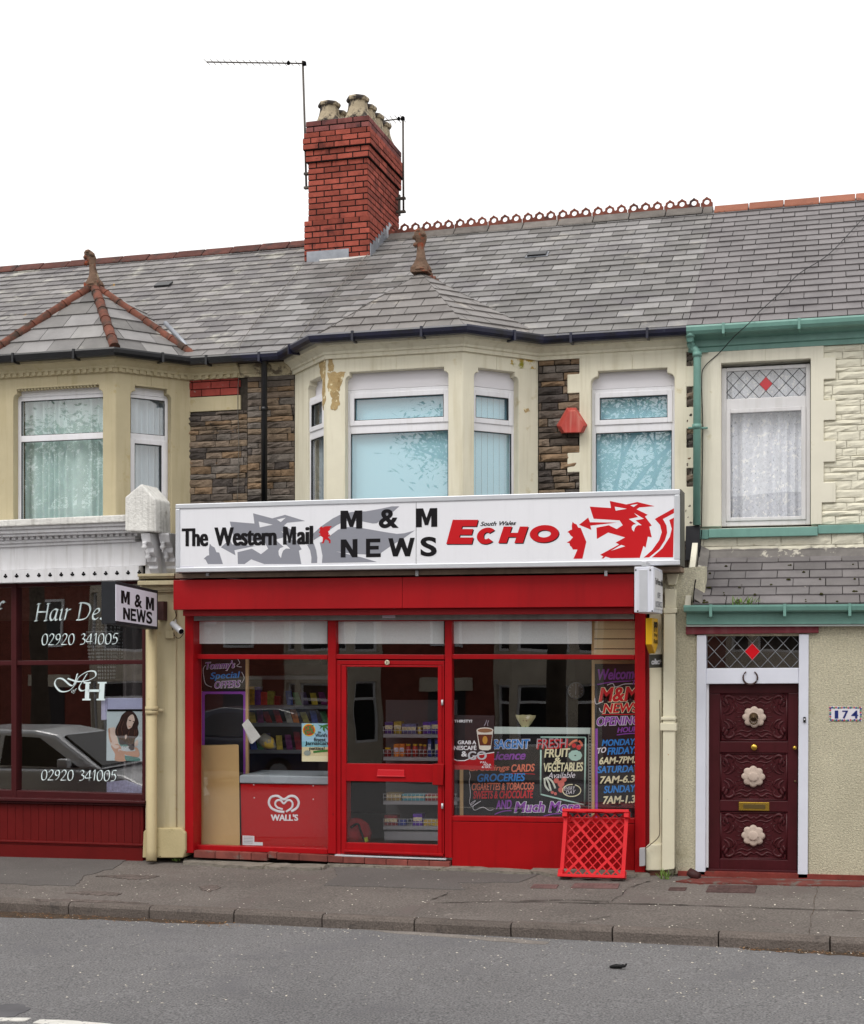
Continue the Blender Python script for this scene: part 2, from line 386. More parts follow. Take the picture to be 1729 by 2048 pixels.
def bricks(mb, fr, u0, u1, z0, z1, bl=.225, bh=.075, joint=.009, depth=.006, seed=3, off=0, stretch=True):
    R = random.Random(seed); row = 0; z = z0
    while z < z1 - .01:
        zt = min(z + bh, z1); x = u0 - (bl / 2 if (row + off) % 2 else 0)
        while x < u1 - .005:
            a, b = max(u0, x), min(u1, x + bl); x += bl
            if b - a < .02: continue
            j = joint / 2; d = depth + R.uniform(-.002, .003); ja = 0 if a == u0 else j; jb = 0 if b == u1 else j
            e = .003; p = [(a + ja, z + j), (b - jb, z + j), (b - jb, zt - j), (a + ja, zt - j)]
            pi_ = [(a + ja + (e if ja else 0), z + j + e), (b - jb - (e if jb else 0), z + j + e), (b - jb - (e if jb else 0), zt - j - e), (a + ja + (e if ja else 0), zt - j - e)]
            vs = [fr.at(uu, -.004, zz) for uu, zz in p] + [fr.at(uu, d - .003, zz) for uu, zz in p] + [fr.at(uu, d + R.uniform(-.001, .001), zz) for uu, zz in pi_]
            mb.add(vs, [(i, (i + 1) % 4, 4 + (i + 1) % 4, 4 + i) for i in range(4)] + [(4 + i, 4 + (i + 1) % 4, 8 + (i + 1) % 4, 8 + i) for i in range(4)] + [(8, 9, 10, 11)])
        z += bh; row += 1
    return mb

# ================================================================ materials used
m_black = M('black_vinyl', (.008, .008, .009), .5, .2)
m_white = M('white_upvc', '#e4e4e9', .35, .4, noise=(3, .05), streak=('#b9b6ac', .25))
m_wall_ochre = M('ochre_masonry_paint', '#b9ae90', .8, .15, noise=(2.2, .07), bump=(60, .25, 4, .006), spots=[('#a8966a', 4, .63, .12), ('#8a7c58', 14, .7, .08)], streak=('#94845c', .4))
m_wall_cream = M('cream_masonry_paint', '#ddd8c4', .8, .2, noise=(2, .06), bump=(70, .22, 4, .006), spots=[('#c2b48c', 3, .64, .1), ('#8f8566', 18, .72, .06)], streak=('#a89c78', .4))
m_wall_peel = M('peeling_cream_paint', '#ddd8c4', .85, .2, noise=(2, .06), bump=(26, .6, 5, .01), spots=[('#b98f5a', 3.2, .49, .015), ('#d9c9a0', 16, .58, .03), ('#7d6a3a', 21, .68, .04)])
m_wall_mossy = M('cream_paint_stained_green', '#ddd8c4', .85, .2, bump=(26, .5, 5, .008), spots=[('#b99b55', 5, .47, .05), ('#8e8a30', 8, .53, .12)])
m_wall_pale = M('pale_cream_paint', '#dcd8c8', .8, .15, noise=(2, .05), bump=(60, .2, 4, .005), spots=[('#c4bda0', 4, .66, .1)], streak=('#a09a84', .35))
m_stone_pale = M('cream_painted_stone', '#dad6c4', .85, .15, noise=(5, .07), bump=(22, .5, 6, .012), spots=[('#b5ae90', 11, .66, .08), ('#6e6853', 26, .74, .05)])
m_stone = M('brown_sandstone', '#7b6a5a', .9, .15, noise=(7, .3), island=.22, bump=(30, .9, 6, .02), cols=['#756657', '#5f564f', '#80705f', '#6b625b', '#86705a', '#504a47', '#7a6c5f', '#6f6862'], spots=[('#3f3a36', 6, .6, .12), ('#a9773f', 7, .66, .1)])
m_mortar = M('dark_lime_mortar', '#3d3833', .95, .1, noise=(20, .3))
m_brick = M('red_pressed_brick', '#90493d', .85, .15, noise=(9, .2), island=.3, bump=(60, .4), spots=[('#4a2a28', 2.6, .56, .16), ('#5c3431', 11, .64, .08)])
m_brick_dark = M('sooted_red_brick', '#7c4a47', .85, .2, noise=(8, .3), island=.3, bump=(60, .3), spots=[('#33292b', 4, .5, .2)])
m_jet_mortar = M('black_mortar', '#241d1d', .95, .1)
m_slate = M('welsh_slate', '#767375', .5, .3, noise=(3.5, .16), island=.1, cols=['#716f6e', '#757372', '#828080', '#666463', '#888685', '#6d6b69'], fine=(90, .06), bump=(40, .25, 5, .004), spots=[('#94918c', 2.4, .6, .1), ('#5e5a5e', 1.1, .54, .2), ('#a8842e', 7, .735, .03)])
m_slate_lichen = M('lichened_slate', '#757270', .55, .25, noise=(3.5, .16), island=.1, cols=['#726f6f', '#7b7877', '#838080', '#6a6768', '#787574'], fine=(90, .06), bump=(40, .25, 5, .004), spots=[('#a8a69e', 2.1, .56, .12), ('#5f5b5e', 1.2, .56, .2), ('#b58c3a', 3.1, .695, .03), ('#c4c2b4', 22, .66, .04)])
m_slate_dark = M('dark_weathered_slate', '#716d6e', .5, .25, noise=(4, .12), island=.14, fine=(90, .06), bump=(40, .25, 5, .004), spots=[('#98948f', 30, .745, .02), ('#5b575a', 1.3, .54, .2), ('#b5b0a8', 6, .74, .02)])
m_slate_warm = M('greyish_bay_slate', '#75716f', .5, .4, noise=(4, .12), island=.12, bump=(40, .3, 5, .004), spots=[('#a09a92', 3, .57, .12), ('#65605e', 2, .56, .12)])
m_moss = M('dark_moss', '#3b3a20', .95, .1, noise=(30, .4), bump=(60, 1, 4, .01))
m_terra = M('red_terracotta_ridge', '#704538', .85, .2, noise=(7, .2), island=.18, bump=(40, .3), spots=[('#473a33', 5, .48, .14), ('#c3a67e', 17, .7, .05)])
m_terra_dull = M('soot_darkened_terracotta', '#5c3a34', .85, .2, noise=(7, .2), island=.2, bump=(40, .3), spots=[('#3c3230', 4, .5, .15), ('#b4862f', 8, .7, .04), ('#b9b2a6', 20, .7, .05)])
m_terra_new = M('fresh_terracotta_ridge', '#8f5c4a', .8, .2, noise=(6, .12), island=.16, spots=[('#6e4c40', 6, .62, .08)])
m_ridge_grey = M('grey_ridge_base', '#6f6a66', .9, .2, noise=(8, .2), island=.15, bump=(40, .3), spots=[('#a37a35', 9, .7, .05)])
m_stonecap = M('weathered_finial_stone', '#6f5a4c', .9, .15, noise=(8, .3), bump=(30, .8, 5, .02), spots=[('#93472f', 5, .56, .1), ('#34302a', 6, .58, .1), ('#a29a82', 12, .66, .06)])
m_lead = M('lead_flashing', '#8d9199', .45, .5, noise=(6, .2), metal=.3, bump=(14, .3, 3, .01), spots=[('#c4c8ce', 5, .6, .1)])
m_cement = M('white_flaunching', '#bdbab6', .9, .2, noise=(8, .2), bump=(30, .8, 5, .02))
m_gut_black = M('black_gutter_paint', '#17181c', .35, .5, noise=(6, .3), spots=[('#4c4c4c', 14, .68, .06)])
m_gut_navy = M('navy_gutter_paint', '#1b1d33', .35, .5, noise=(4, .3), spots=[('#3d4150', 12, .64, .06), ('#14141a', 3, .5, .1)])
m_teal = M('teal_gloss_paint', '#6f9a90', .4, .45, noise=(4, .1), spots=[('#5c8a80', 6, .62, .1), ('#3c524c', 20, .72, .05)], streak=('#5f867e', .5))
m_pot = M('buff_chimney_pot', '#a3967f', .85, .2, noise=(8, .2), bump=(30, .4), spots=[('#3e3936', 4.2, .47, .08), ('#d8c8a6', 6, .6, .1)])
m_blind = M('pale_aqua_blind', '#a3d2e1', .85, .1, noise=(1, .03))
m_blind_slat = M('pale_aqua_blind_slat', '#a9d7e5', .8, .15)
m_curtain = M('pale_teal_curtain', '#c3d8d6', .9, .1, noise=(4, .06))
m_curtain_grey = M('grey_blue_curtain', '#b4c2ca', .9, .1, noise=(4, .06))
m_lace = M('white_lace', '#d8dbe2', .9, .1, noise=(30, .12), spots=[('#f4f4f4', 18, .56, .04), ('#9aa0ac', 45, .6, .05)])
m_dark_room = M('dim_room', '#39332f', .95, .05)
m_glass_up = glass('upstairs_glass', .085)
m_glass_shop = glass('shop_glass', .06)
m_lead_strip = M('lead_came', '#4a4d52', .5, .4, metal=.3)
m_red_glass = M('red_stained_glass', '#c01c28', .15, .6)
m_lime = M('white_masonry_paint', '#dddcd8', .8, .2, noise=(5, .08), bump=(26, .7, 5, .02), spots=[('#b0aca4', 4, .63, .1)], streak=('#6f6c66', .55))
m_white_wood = M('white_gloss_wood', '#d9d9dc', .5, .35, noise=(4, .05), spots=[('#9d9890', 10, .68, .06)], streak=('#8f8b84', .4))

# ================================================================ ground
m_road = M('worn_asphalt', '#757475', .9, .12, noise=(1.1, .08), fine=(62, .5), bump=(140, .6, 3, .012), spots=[('#a3a19f', 52, .67, .03), ('#6b6a6d', .8, .55, .2), ('#4a4a4d', 56, .66, .03)])
m_pave = M('old_tarmac_pavement', '#6d6763', .95, .1, noise=(.9, .16), fine=(50, .34), bump=(80, .45, 4, .01), spots=[('#6a625f', 1.4, .54, .12), ('#938a84', 5, .66, .08), ('#3f3a37', 11, .7, .03), ('#978d85', 46, .71, .03)])
m_pave_dark = M('newer_dark_tarmac', '#64605e', .95, .1, noise=(1.2, .1), fine=(70, .2), bump=(90, .45, 4, .01))
m_kerb = M('granite_kerb', '#665e59', .9, .25, noise=(3, .15), fine=(60, .25), island=.1, bump=(60, .8, 5, .02), spots=[('#4b4644', 5, .6, .12)])
m_grime_shade = M('gutter_grime_and_shade', '#4a3f36', .95, .1, noise=(20, .35), spots=[('#8a5a35', 22, .6, .05), ('#c9bfa9', 60, .66, .04)])  # dirt and debris colour, its dark base also paints the shade under the kerb
KY = -2.62                                                    # kerb face
def sheet(name, mat, x0, x1, ys, zf, nx=40, lift=0, kind='structure', skewed=()):
    vs = []; ny = len(ys)
    for j, y in enumerate(ys):
        for i in range(nx + 1):
            x = lerp(x0, x1, i / nx); yy = y + (skew(x) if j in skewed else 0); vs.append((x, yy, zf(x, yy) + lift))
    fs = [(j * (nx + 1) + i, j * (nx + 1) + i + 1, (j + 1) * (nx + 1) + i + 1, (j + 1) * (nx + 1) + i) for j in range(ny - 1) for i in range(nx)]
    return tag(MB().add(vs, fs).build(name, mat), kind=kind)
sheet('road', m_road, -70, 60, [KY, -3, -3.5, -4.2, -5, -5.9, -6.8, -7.8, -9, -10.1, -10.95], road_z, skewed=range(11))
sheet('pavement', m_pave, -70, 60, [1.0, .2, -.6, -1.2, KY + .1], lambda x, y: pave_z(x, y) - .004, skewed=(4,))
sheet('far_pavement', m_pave, -70, 60, [-11.1, -13.6], lambda x, y: gz(x) - .1, skewed=(0,))
sheet('far_kerb', m_kerb, -70, 60, [-10.95, -10.951, -11.1], lambda x, y: gz(x) - (.3 if y - skew(x) > -10.9505 else .1), skewed=(0, 1, 2))
sheet('ground', M('far_ground', '#5e5c55', .95, .1, noise=(.6, .2)), -300, 300, [-13.6, -14.4, -16, -60, -400], lambda x, y: max(-1.0, gz(x) - .1 + (y + 13.6) * .6) if y > -15 else -1.0, 60)
sheet('earth', M('back_earth', '#4c4a44', .95, .1), -300, 300, [400, 1.0], lambda x, y: gz(max(-70, min(60, x))) - .3, 60)
mb = MB(); R = random.Random(5); x = -30.15
while x < 20:                                                # kerbstones
    f = Fr((x + .004, KY, 0), (.907, 0, .907 * .0205)); d = R.uniform(-.006, .006)
    z = pave_z(x, KY + skew(x)) + R.uniform(-.004, .004)
    mb.prism(Fr((x + .004, KY + skew(x) + .13, z), (-.0417, -1, 0), (-.0205, 0, 1)), [(0, -.3), (.13 + d, -.3), (.13 + d, -.035), (.112 + d, -.008), (.09 + d, 0), (0, 0)], -.905, 0); x += .915
tag(mb.build('kerb', m_kerb, bev=.006), kind='structure')
def ground_patch(name, pts, mat, lift, road=False, kind='structure', wob=0, label=None, cat=None):
    R = random.Random(len(pts)); out = []
    for i in range(len(pts)):
        a, b = pts[i], pts[(i + 1) % len(pts)]
        for k in range(8): out.append((lerp(a[0], b[0], k / 8) + (R.uniform(-wob, wob)), lerp(a[1], b[1], k / 8) + R.uniform(-wob, wob) * .4))
    q = [G(x, y, road) for x, y in out]
    n = len(q); c = sum((p for p in q), Vector()) / n
    mb = MB(); up = Vector((0, 0, lift)); mb.add([p + up for p in q] + [p - Vector((0, 0, .004)) for p in q], [tuple(range(n))] + [(i, n + i, n + (i + 1) % n, (i + 1) % n) for i in range(n)])
    return tag(mb.build(name, mat), label, cat, kind=kind)
ground_patch('pavement_repair', [(-60, 1708), (150, 1713), (255, 1716), (232, 1735), (170, 1752), (150, 1772), (60, 1770), (-60, 1764)], m_pave_dark, .003, wob=3)
ground_patch('pavement_repair', [(668, 1733), (905, 1741), (1080, 1748), (1040, 1764), (918, 1766), (930, 1780), (648, 1770), (674, 1752)], m_pave_dark, .003, wob=2)
ground_patch('road_repair', [(-40, 2012), (40, 2008), (62, 2018), (30, 2034), (-40, 2040)], M('dark_tar_repair', '#5e5d60', .8, .3, noise=(3, .2)), .004, road=True, wob=3)
m_roadpaint = M('worn_road_paint', '#d8d6d0', .8, .2, noise=(9, .15), spots=[('#77757a', 24, .6, .05)], bump=(120, .5))
ground_patch('road_marking', [(-80, 2035), (-30, 2036), (62, 2037), (50, 2043), (-20, 2042), (-80, 2042)], m_roadpaint, .005, road=True, wob=1)
ground_patch('road_marking', [(82, 2040), (130, 2041), (330, 2058), (320, 2068), (190, 2064), (66, 2046)], m_roadpaint, .005, road=True, wob=1)
ground_patch('concrete_strip', [(478, 1838), (560, 1842), (720, 1858), (860, 1866), (1100, 1884), (1090, 1890), (800, 1868), (690, 1855), (480, 1842)], M('grey_channel_concrete', '#7e7873', .9, .2, noise=(5, .15), fine=(60, .2)), .004, road=True, wob=2)
ground_patch('gutter_grime_and_shade', [(-60, 1820), (150, 1828), (330, 1836), (470, 1843), (440, 1849), (200, 1840), (-60, 1832)], m_grime_shade, .004, road=True, wob=4)  # debris strip with the kerb's dark shadow line painted into it
ground_patch('gutter_grime_and_shade', [(1460, 1892), (1600, 1900), (1760, 1908), (1760, 1916), (1600, 1907), (1500, 1900)], m_grime_shade, .004, road=True, wob=3)
for pts in ([(372, 1720), (520, 1730), (655, 1734), (640, 1741), (500, 1738), (366, 1728)], [(660, 1722), (900, 1735), (1060, 1745), (1062, 1750), (880, 1742), (655, 1733)], [(1078, 1732), (1120, 1740), (1290, 1748), (1300, 1754), (1130, 1756), (1060, 1746)]):
    ground_patch('threshold_concrete', pts, M('broken_threshold_concrete', '#857f76', .95, .15, noise=(7, .2), bump=(30, .9, 5, .03), spots=[('#5a5647', 6, .6, .08)]), .03, wob=3)
m_crack = M('pavement_crack', '#2b2724', .95, .1)
def crack(pts, wpx=1.1, road=False, mat=m_crack):
    R = random.Random(int(pts[0][0])); q = smoothpts(pts, 6); top = []; bot = []
    for i, (x, y) in enumerate(q):
        k = wpx * R.uniform(.15, .75); j = R.uniform(-2.2, 2.2); top.append(G(x + j, y + j * .3, road)); a = q[max(0, i - 1)]; b = q[min(len(q) - 1, i + 1)]
        steep = abs(b[1] - a[1]) > abs(b[0] - a[0]) * .5; bot.append(G(x + j + (k if steep else 0), y + j * .3 + (0 if steep else k), road))
    up = Vector((0, 0, .004)); n = len(q)
    tag(MB().add([p + up for p in top + bot], [(i, i + 1, n + i + 1, n + i) for i in range(n - 1)]).build('pavement_crack', mat), kind='structure')
crack([(860, 1801), (890, 1790), (905, 1782)], 2); crack([(1215, 1806), (1240, 1792), (1262, 1774), (1300, 1762)], 2.2); crack([(1040, 1802), (1120, 1800), (1218, 1803)], 1.2)
crack([(1120, 1806), (1300, 1808), (1500, 1815), (1729, 1822)], 1.6); crack([(1636, 1770), (1630, 1800), (1622, 1840), (1618, 1868)], 1.6, mat=m_grime_shade); crack([(870, 1806), (1000, 1803), (1200, 1806)], 1.1)
crack([(1140, 1844), (1180, 1840), (1222, 1832)], 1); crack([(820, 1830), (850, 1812), (862, 1806)], 1.2, mat=m_grime_shade); 
m_wear = M('worn_tarmac', '#665d59', .95, .1, noise=(14, .3), fine=(60, .3))
for pts in ([(190, 1752), (250, 1749), (318, 1752), (300, 1757), (270, 1759), (240, 1756)], [(130, 1785), (180, 1782), (245, 1786), (235, 1791), (190, 1790)], [(398, 1772), (430, 1770), (442, 1775), (420, 1784), (405, 1780)], [(60, 1797), (180, 1799), (300, 1806), (180, 1804), (70, 1801)]): ground_patch('worn_patch', pts, m_wear, .002, wob=2.5)

# ================================================================ the three terraced houses
U = .9                                                        # plane of the upper walls
salon = thing('corner_salon_house', (-9.6, .4, gz(-9.6)), 'ochre painted terraced house with bay window over a maroon hairdresser shopfront', 'building')
shop = thing('newsagent_house', (-4.15, .4, gz(-4.15)), 'stone terraced house with cream bay and red chimney over the red shopfront', 'building')
home = thing('terraced_house', (.5, .4, gz(.5)), 'cream terraced house with teal gutters and a carved maroon front door', 'building')
PW, PE = -6.86, -1.46                                          # party walls
XL, XR = -15.0, 6.5
ZE = EZ + 3.44; ZR = EZ + 5.86; YE, YR = .69, 4.5              # eaves and ridge
def wallslab(root, x0, x1, mat, z0, z1, name='wall', y=U):
    return MB().box(W0, x0, x1, -y, -y - .25, z0, z1).build(name, mat, root)
# ---- roofs
def roof(root, x0, x1, mat, seed, off):
    mb = MB(); slates(mb, [Vector((x0, YE, ZE)), Vector((x1, YE, ZE)), Vector((x1, YR, ZR)), Vector((x0, YR, ZR))], seed=seed, offu=off)
    r = mb.build('roof', mat, root)
    k = MB(); a = [(YE, ZE - .012), (YR, ZR - .012), (8.3, ZE - .012), (8.3, ZE - .16), (YE + .25, ZE - .16), (YE + .02, ZE - .03)]
    k.add([(x0 + .002, y, z) for y, z in a] + [(x1 - .002, y, z) for y, z in a], [(0, 1, 2, 3, 4, 5), (11, 10, 9, 8, 7, 6)] + [(i, 6 + i, 6 + (i + 1) % 6, (i + 1) % 6) for i in range(6)])
    k.build('roof_deck', M('roof_underlay', '#3a3533', .95, .1), r)
    return r
r_salon = roof(salon, XL, PW, m_slate_lichen, 11, .1); r_shop = roof(shop, PW, PE, m_slate, 12, 0); r_home = roof(home, PE, XR, m_slate_dark, 13, .17)
def roof_pt(x, y, lift=0): return Vector((x, y, ZE + (ZR - ZE) * (y - YE) / (YR - YE) + lift))
def roof_px(px, py, lift=.02):
    d = ray(px, py); k = (ZR - ZE) / (YR - YE); c = Vector((0, CY, EZ)); s = (ZE + k * (CY - YE) - EZ) / (d.z - k * d.y)
    return c + d * s + Vector((0, -.5, .85)) * lift
# ridges
def ridge_plain(root, x0, x1, mat, step=.46, seed=1):
    mb = MB(); R = random.Random(seed); x = x0
    while x < x1 - .05:
        e = min(x + step, x1); j = R.uniform(-.008, .008)
        pr = [(-.17, -.095), (-.16, -.07), (-.02, .045), (.02, .045), (.16, -.07), (.17, -.095), (.0, .0)]
        vs = [(xx, YR + a, ZR + .015 + b + j) for xx in (x + .006, e - .006) for a, b in pr]; n = len(pr)
        mb.add(vs, [tuple(range(n)), tuple(range(2 * n - 1, n - 1, -1))] + [(i, n + i, n + (i + 1) % n, (i + 1) % n) for i in range(n)]); x = e
    return mb.build('ridge_tiles', mat, root, bev=.008)
ridge_plain(salon, XL, -7.14, m_terra_dull, .46, 2); ridge_plain(home, PE + .01, XR, m_terra_new, .46, 3)
rb = ridge_plain(shop, -6.1, PE, m_ridge_grey, .5, 4); rb.name = 'ridge_base'
mb = MB(); un = .166; x = -6.12; k = 0
while x + un <= PE + .01:                                     # pierced crest tiles in threes
    a, b = x + (.006 if k % 3 == 0 else 0), x + un - (.006 if k % 3 == 2 else 0); c = (a + b) / 2; h = (b - a) / 2; zb = .045; fr = Fr((c, YR, ZR + .015)); r_ = .036; cz = zb + .062
    for s_ in (-1, 1):
        arc = [(s_ * r_ * sin(t * pi / 8), cz + r_ * cos(t * pi / 8)) for t in range(9)]
        mb.prism(fr, [(0, zb - .03), (s_ * h, zb - .03), (s_ * h, zb + .05), (s_ * h * .78, zb + .062), (s_ * h * .72, zb + .095), (s_ * h * .3, zb + .115), (0, zb + .135)] + arc, -.016, .016)
    x += un; k += 1
mb.build('ridge_crest_tiles', M('crest_terracotta', '#75453a', .85, .2, noise=(5, .25), spots=[('#3f3030', 4, .54, .14)]), shop)

# ---- gutters and cornices
SB = [(XL, U), (-10.4, U), (X(-8, .15), .15), (X(232, .15), .15), (X(382, U), U), (PW, U)]        # salon bay plan
CB = [(PW, U), (X(590, U), U), (X(654, .15), .15), (X(926, .15), .15), (X(1077, U), U), (PE, U)]  # centre bay plan
HB = [(PE, U), (XR, U)]
def gutter(root, path, mat, brackets=True):
    prof = [(d + .1, z) for d, z in [(.16, ZE - .0), (.165, ZE - .0), (.172, ZE - .02), (.165, ZE - .06), (.14, ZE - .09), (.1, ZE - .098), (.06, ZE - .085), (.05, ZE - .0), (.056, ZE), (.066, ZE - .07), (.1, ZE - .09), (.14, ZE - .08), (.155, ZE - .05)]]
    mb = MB().sweep(path, prof); g = mb.build('gutter', mat, root)
    for i in range(len(path) - 1):
        a, b = Vector(path[i]), Vector(path[i + 1]); L_ = (b - a).length; n = max(1, int(L_ / .75))
        for k in range(n):
            p = a.lerp(b, (k + .5) / n); t = (b - a).normalized(); f = Fr((p.x, p.y, ZE), (t.x, t.y, 0))
            MB().prism(f, [(-.014, .006), (.014, .006), (.014, -.11), (-.014, -.11)], .1, .278).build('gutter_bracket', mat, g)
    return g
def gutter_wrap(path, d=0):
    return path
gutter(salon, SB, m_gut_black); gutter(shop, CB, m_gut_navy); gutter(home, HB, m_teal)
corn = [(0, ZE - .24), (.03, ZE - .24), (.03, ZE - .2), (.05, ZE - .19), (.05, ZE - .165), (.1, ZE - .12), (.13, ZE - .11), (.15, ZE - .06), (.15, ZE - .03), (0, ZE - .03)]
MB().sweep(SB, corn).build('cornice', m_wall_ochre, salon)
MB().sweep(CB[1:], corn).build('cornice', m_wall_cream, shop)
MB().sweep(CB[:2], [(d * .6, z) for d, z in corn]).build('old_cornice', M('flaking_old_paint', '#b9ae92', .9, .1, noise=(9, .2), bump=(30, .8, 5, .02), spots=[('#6e6557', 8, .5, .1)]), shop)
MB().sweep(HB, [(0, ZE - .25), (.02, ZE - .25), (.02, ZE - .2), (.045, ZE - .19), (.045, ZE - .12), (.09, ZE - .1), (.15, ZE - .05), (.15, ZE - .03), (0, ZE - .03)]).build('fascia_board', m_teal, home)
mb = MB()                                                     # dentils under the salon cornice
for i in range(len(SB) - 1):
    a, b = Vector(SB[i]), Vector(SB[i + 1]); t = (b - a).normalized(); L_ = (b - a).length; f = Fr((a.x, a.y, 0), (t.x, t.y, 0)); n = int(L_ / .085)
    for k in range(n): mb.box(f, (k + .25) * L_ / n, (k + .75) * L_ / n, .028, .052, ZE - .235, ZE - .192)
mb.build('dentil_moulding', m_wall_ochre, salon)

# ---- walls with windows
def shouldered(mb, fr, W_, z0, z1, l, r, zt, th, sh=.055, drop=.1, notch=.05):
    """wall slab W_ wide with a window opening l..r open at the bottom, its top corners carried on little curved brackets"""
    c = (l + r) / 2
    for s_, e, o in ((-1, l, 0), (1, r, W_)):
        i = e - s_ * sh
        arc = [(e + (-s_) * sh * (1 - cos(t * pi / 12)), zt - drop + (drop - notch) * sin(t * pi / 12)) for t in range(7)]
        pts = [(o, z0), (e, z0), (e, zt - drop)] + arc[1:] + [(i, zt - notch), (i, zt), (c, zt), (c, z1), (o, z1)]
        mb.prism(fr, pts, -th, 0)
    return mb
def upvc(root, fr, u0, u1, z0, z1, zt0, zt1, d=-.12, inner=None, top_sash=True, low_sash=False, blind='slats', mat=m_white, gl=m_glass_up, bmat=None, fw=.05, inner_d=.09):
    """white plastic window: frame > pane (two), sash, blind"""
    mb = MB(); fr = fr.out(d)
    mb.box(fr, u0, u0 + fw, -.06, 0, z0, z1).box(fr, u1 - fw, u1, -.06, 0, z0, z1).box(fr, u0 + fw, u1 - fw, -.06, 0, z1 - fw, z1).box(fr, u0 + fw, u1 - fw, -.06, 0, zt0, zt1).box(fr, u0 + fw, u1 - fw, -.06, 0, z0, z0 + fw)
    wdw = mb.build('window', mat, root, bev=.006)
    def sash(a0, a1):
        s_ = .048; m2 = MB(); o = .014
        m2.box(fr, u0 + fw - .01, u0 + fw + s_, -.04, o, a0 - .01, a1 + .01).box(fr, u1 - fw - s_, u1 - fw + .01, -.04, o, a0 - .01, a1 + .01)
        m2.box(fr, u0 + fw + s_, u1 - fw - s_, -.04, o, a1 - s_, a1 + .01).box(fr, u0 + fw + s_, u1 - fw - s_, -.04, o, a0 - .01, a0 + s_); m2.build('sash', mat, wdw, bev=.006)
    if top_sash: sash(zt1, z1 - fw)
    if low_sash: sash(z0 + fw, zt0)
    gk = MB(); gw = .004
    for a0, a1 in ((z0 + fw, zt0), (zt1, z1 - fw)):
        g1 = MB(); g1.box(fr, u0 + fw - .006, u1 - fw + .006, -.03, -.026, a0 - .006, a1 + .006).build('pane', gl, wdw)
        sm = MB(); s2 = .006; uu0, uu1 = u0 + fw, u1 - fw; k = .048 if (top_sash and a1 > zt1) or (low_sash and a1 <= zt0) else 0
        uu0 += k; uu1 -= k; b0, b1 = a0 + k, a1 - k                                            # dark rubber gasket
        sm.box(fr, uu0, uu0 + s2, -.025, -.005 + (.015 if k else 0), b0, b1).box(fr, uu1 - s2, uu1, -.025, -.005 + (.015 if k else 0), b0, b1).box(fr, uu0 + s2, uu1 - s2, -.025, -.005 + (.015 if k else 0), b1 - s2, b1).box(fr, uu0 + s2, uu1 - s2, -.025, -.005 + (.015 if k else 0), b0, b0 + s2)
        sm.build('gasket', m_gut_black, wdw)
    if blind == 'slats':
        bb = MB(); n = max(2, round((u1 - u0) / .085)); st = (u1 - u0) / n
        for k in range(n): bb.add([fr.at(u0 + st * (k + .02), -inner_d, z0), fr.at(u0 + st * (k + 1.04), -inner_d - .005, z0), fr.at(u0 + st * (k + 1.04), -inner_d - .005, z1), fr.at(u0 + st * (k + .02), -inner_d, z1)], [(0, 1, 2, 3)])
        bb.build('vertical_blind', bmat or m_blind_slat, wdw)
    elif blind == 'curtain':
        folds(fr, u0, u1, z0, z1, inner_d, bmat or m_curtain, wdw)
    return wdw, fr
def folds(fr, u0, u1, z0, z1, dd, mat, parent, per=.11, amp=.028, seed=2, name='curtain'):
    R = random.Random(seed); n = int((u1 - u0) / .008); vs = []; ph = 0
    for i in range(n + 1):
        u = lerp(u0, u1, i / n); ph += 2 * pi * .008 / per * (1 + .6 * sin(u * 9 + seed)); d = -dd - amp * (1 + sin(ph)) - .01 * sin(u * 31)
        vs += [fr.at(u, d, z0), fr.at(u + .004 * sin(ph * 2), d, z1)]
    o = MB().add(vs, [(2 * i, 2 * i + 2, 2 * i + 3, 2 * i + 1) for i in range(n)], True).build(name, mat, parent); return o
ZL, ZF, ZT0, ZT1, ZB = EZ + 3.04, EZ + 2.85, EZ + 2.352, EZ + 2.452, EZ + 1.3
def facet(p, q):
    a, b = Vector(p), Vector(q); t = (b - a).normalized(); return Fr((a.x, a.y, 0), (t.x, t.y, 0)), (b - a).length
def infill(root, fr, l, r, z0, z1, mat=None):
    MB().box(fr, l - .0, r + .0, -.16, -.1, z0 + .002, z1 + .06).build('window_head_panel', mat or M('white_render_panel', '#dddbe0', .85, .2, bump=(120, .6, 3, .006)), root)
# centre bay
f1, L1 = facet(CB[1], CB[2]); f2, L2 = facet(CB[2], CB[3]); f3, L3 = facet(CB[3], CB[4])
ztop = ZE - .07
mb = MB(); l1, r1 = f1.up(616), L1 - .1
shouldered(mb, f1, L1, ZB - .1, ztop, l1, r1, ZL, .24); mb.build('bay_side', m_wall_cream, shop, bev=.008)
mb = MB(); l2, r2 = f2.up(691), f2.up(897); shouldered(mb, f2, L2, ZB - .1, ztop, l2, r2, ZL, .24, .05, .1, .045); bayf = mb.build('bay_front', m_wall_cream, shop, bev=.008)
mb = MB(); l3, r3 = f3.up(949), f3.up(1038); shouldered(mb, f3, L3, ZB - .1, ztop, l3, r3, ZL, .24); mb.build('bay_side', m_wall_cream, shop, bev=.008)
for f, l, r in ((f1, l1, r1), (f2, l2, r2), (f3, l3, r3)):
    upvc(shop, f, l - .02, r + .02, ZB, ZF, ZT0, ZT1, -.1 if f is not f1 else -.025, bmat=m_blind_slat if f is not f1 else m_curtain_grey, blind='slats' if f is not f1 else 'curtain'); infill(shop, f, l, r, ZF, ZL)
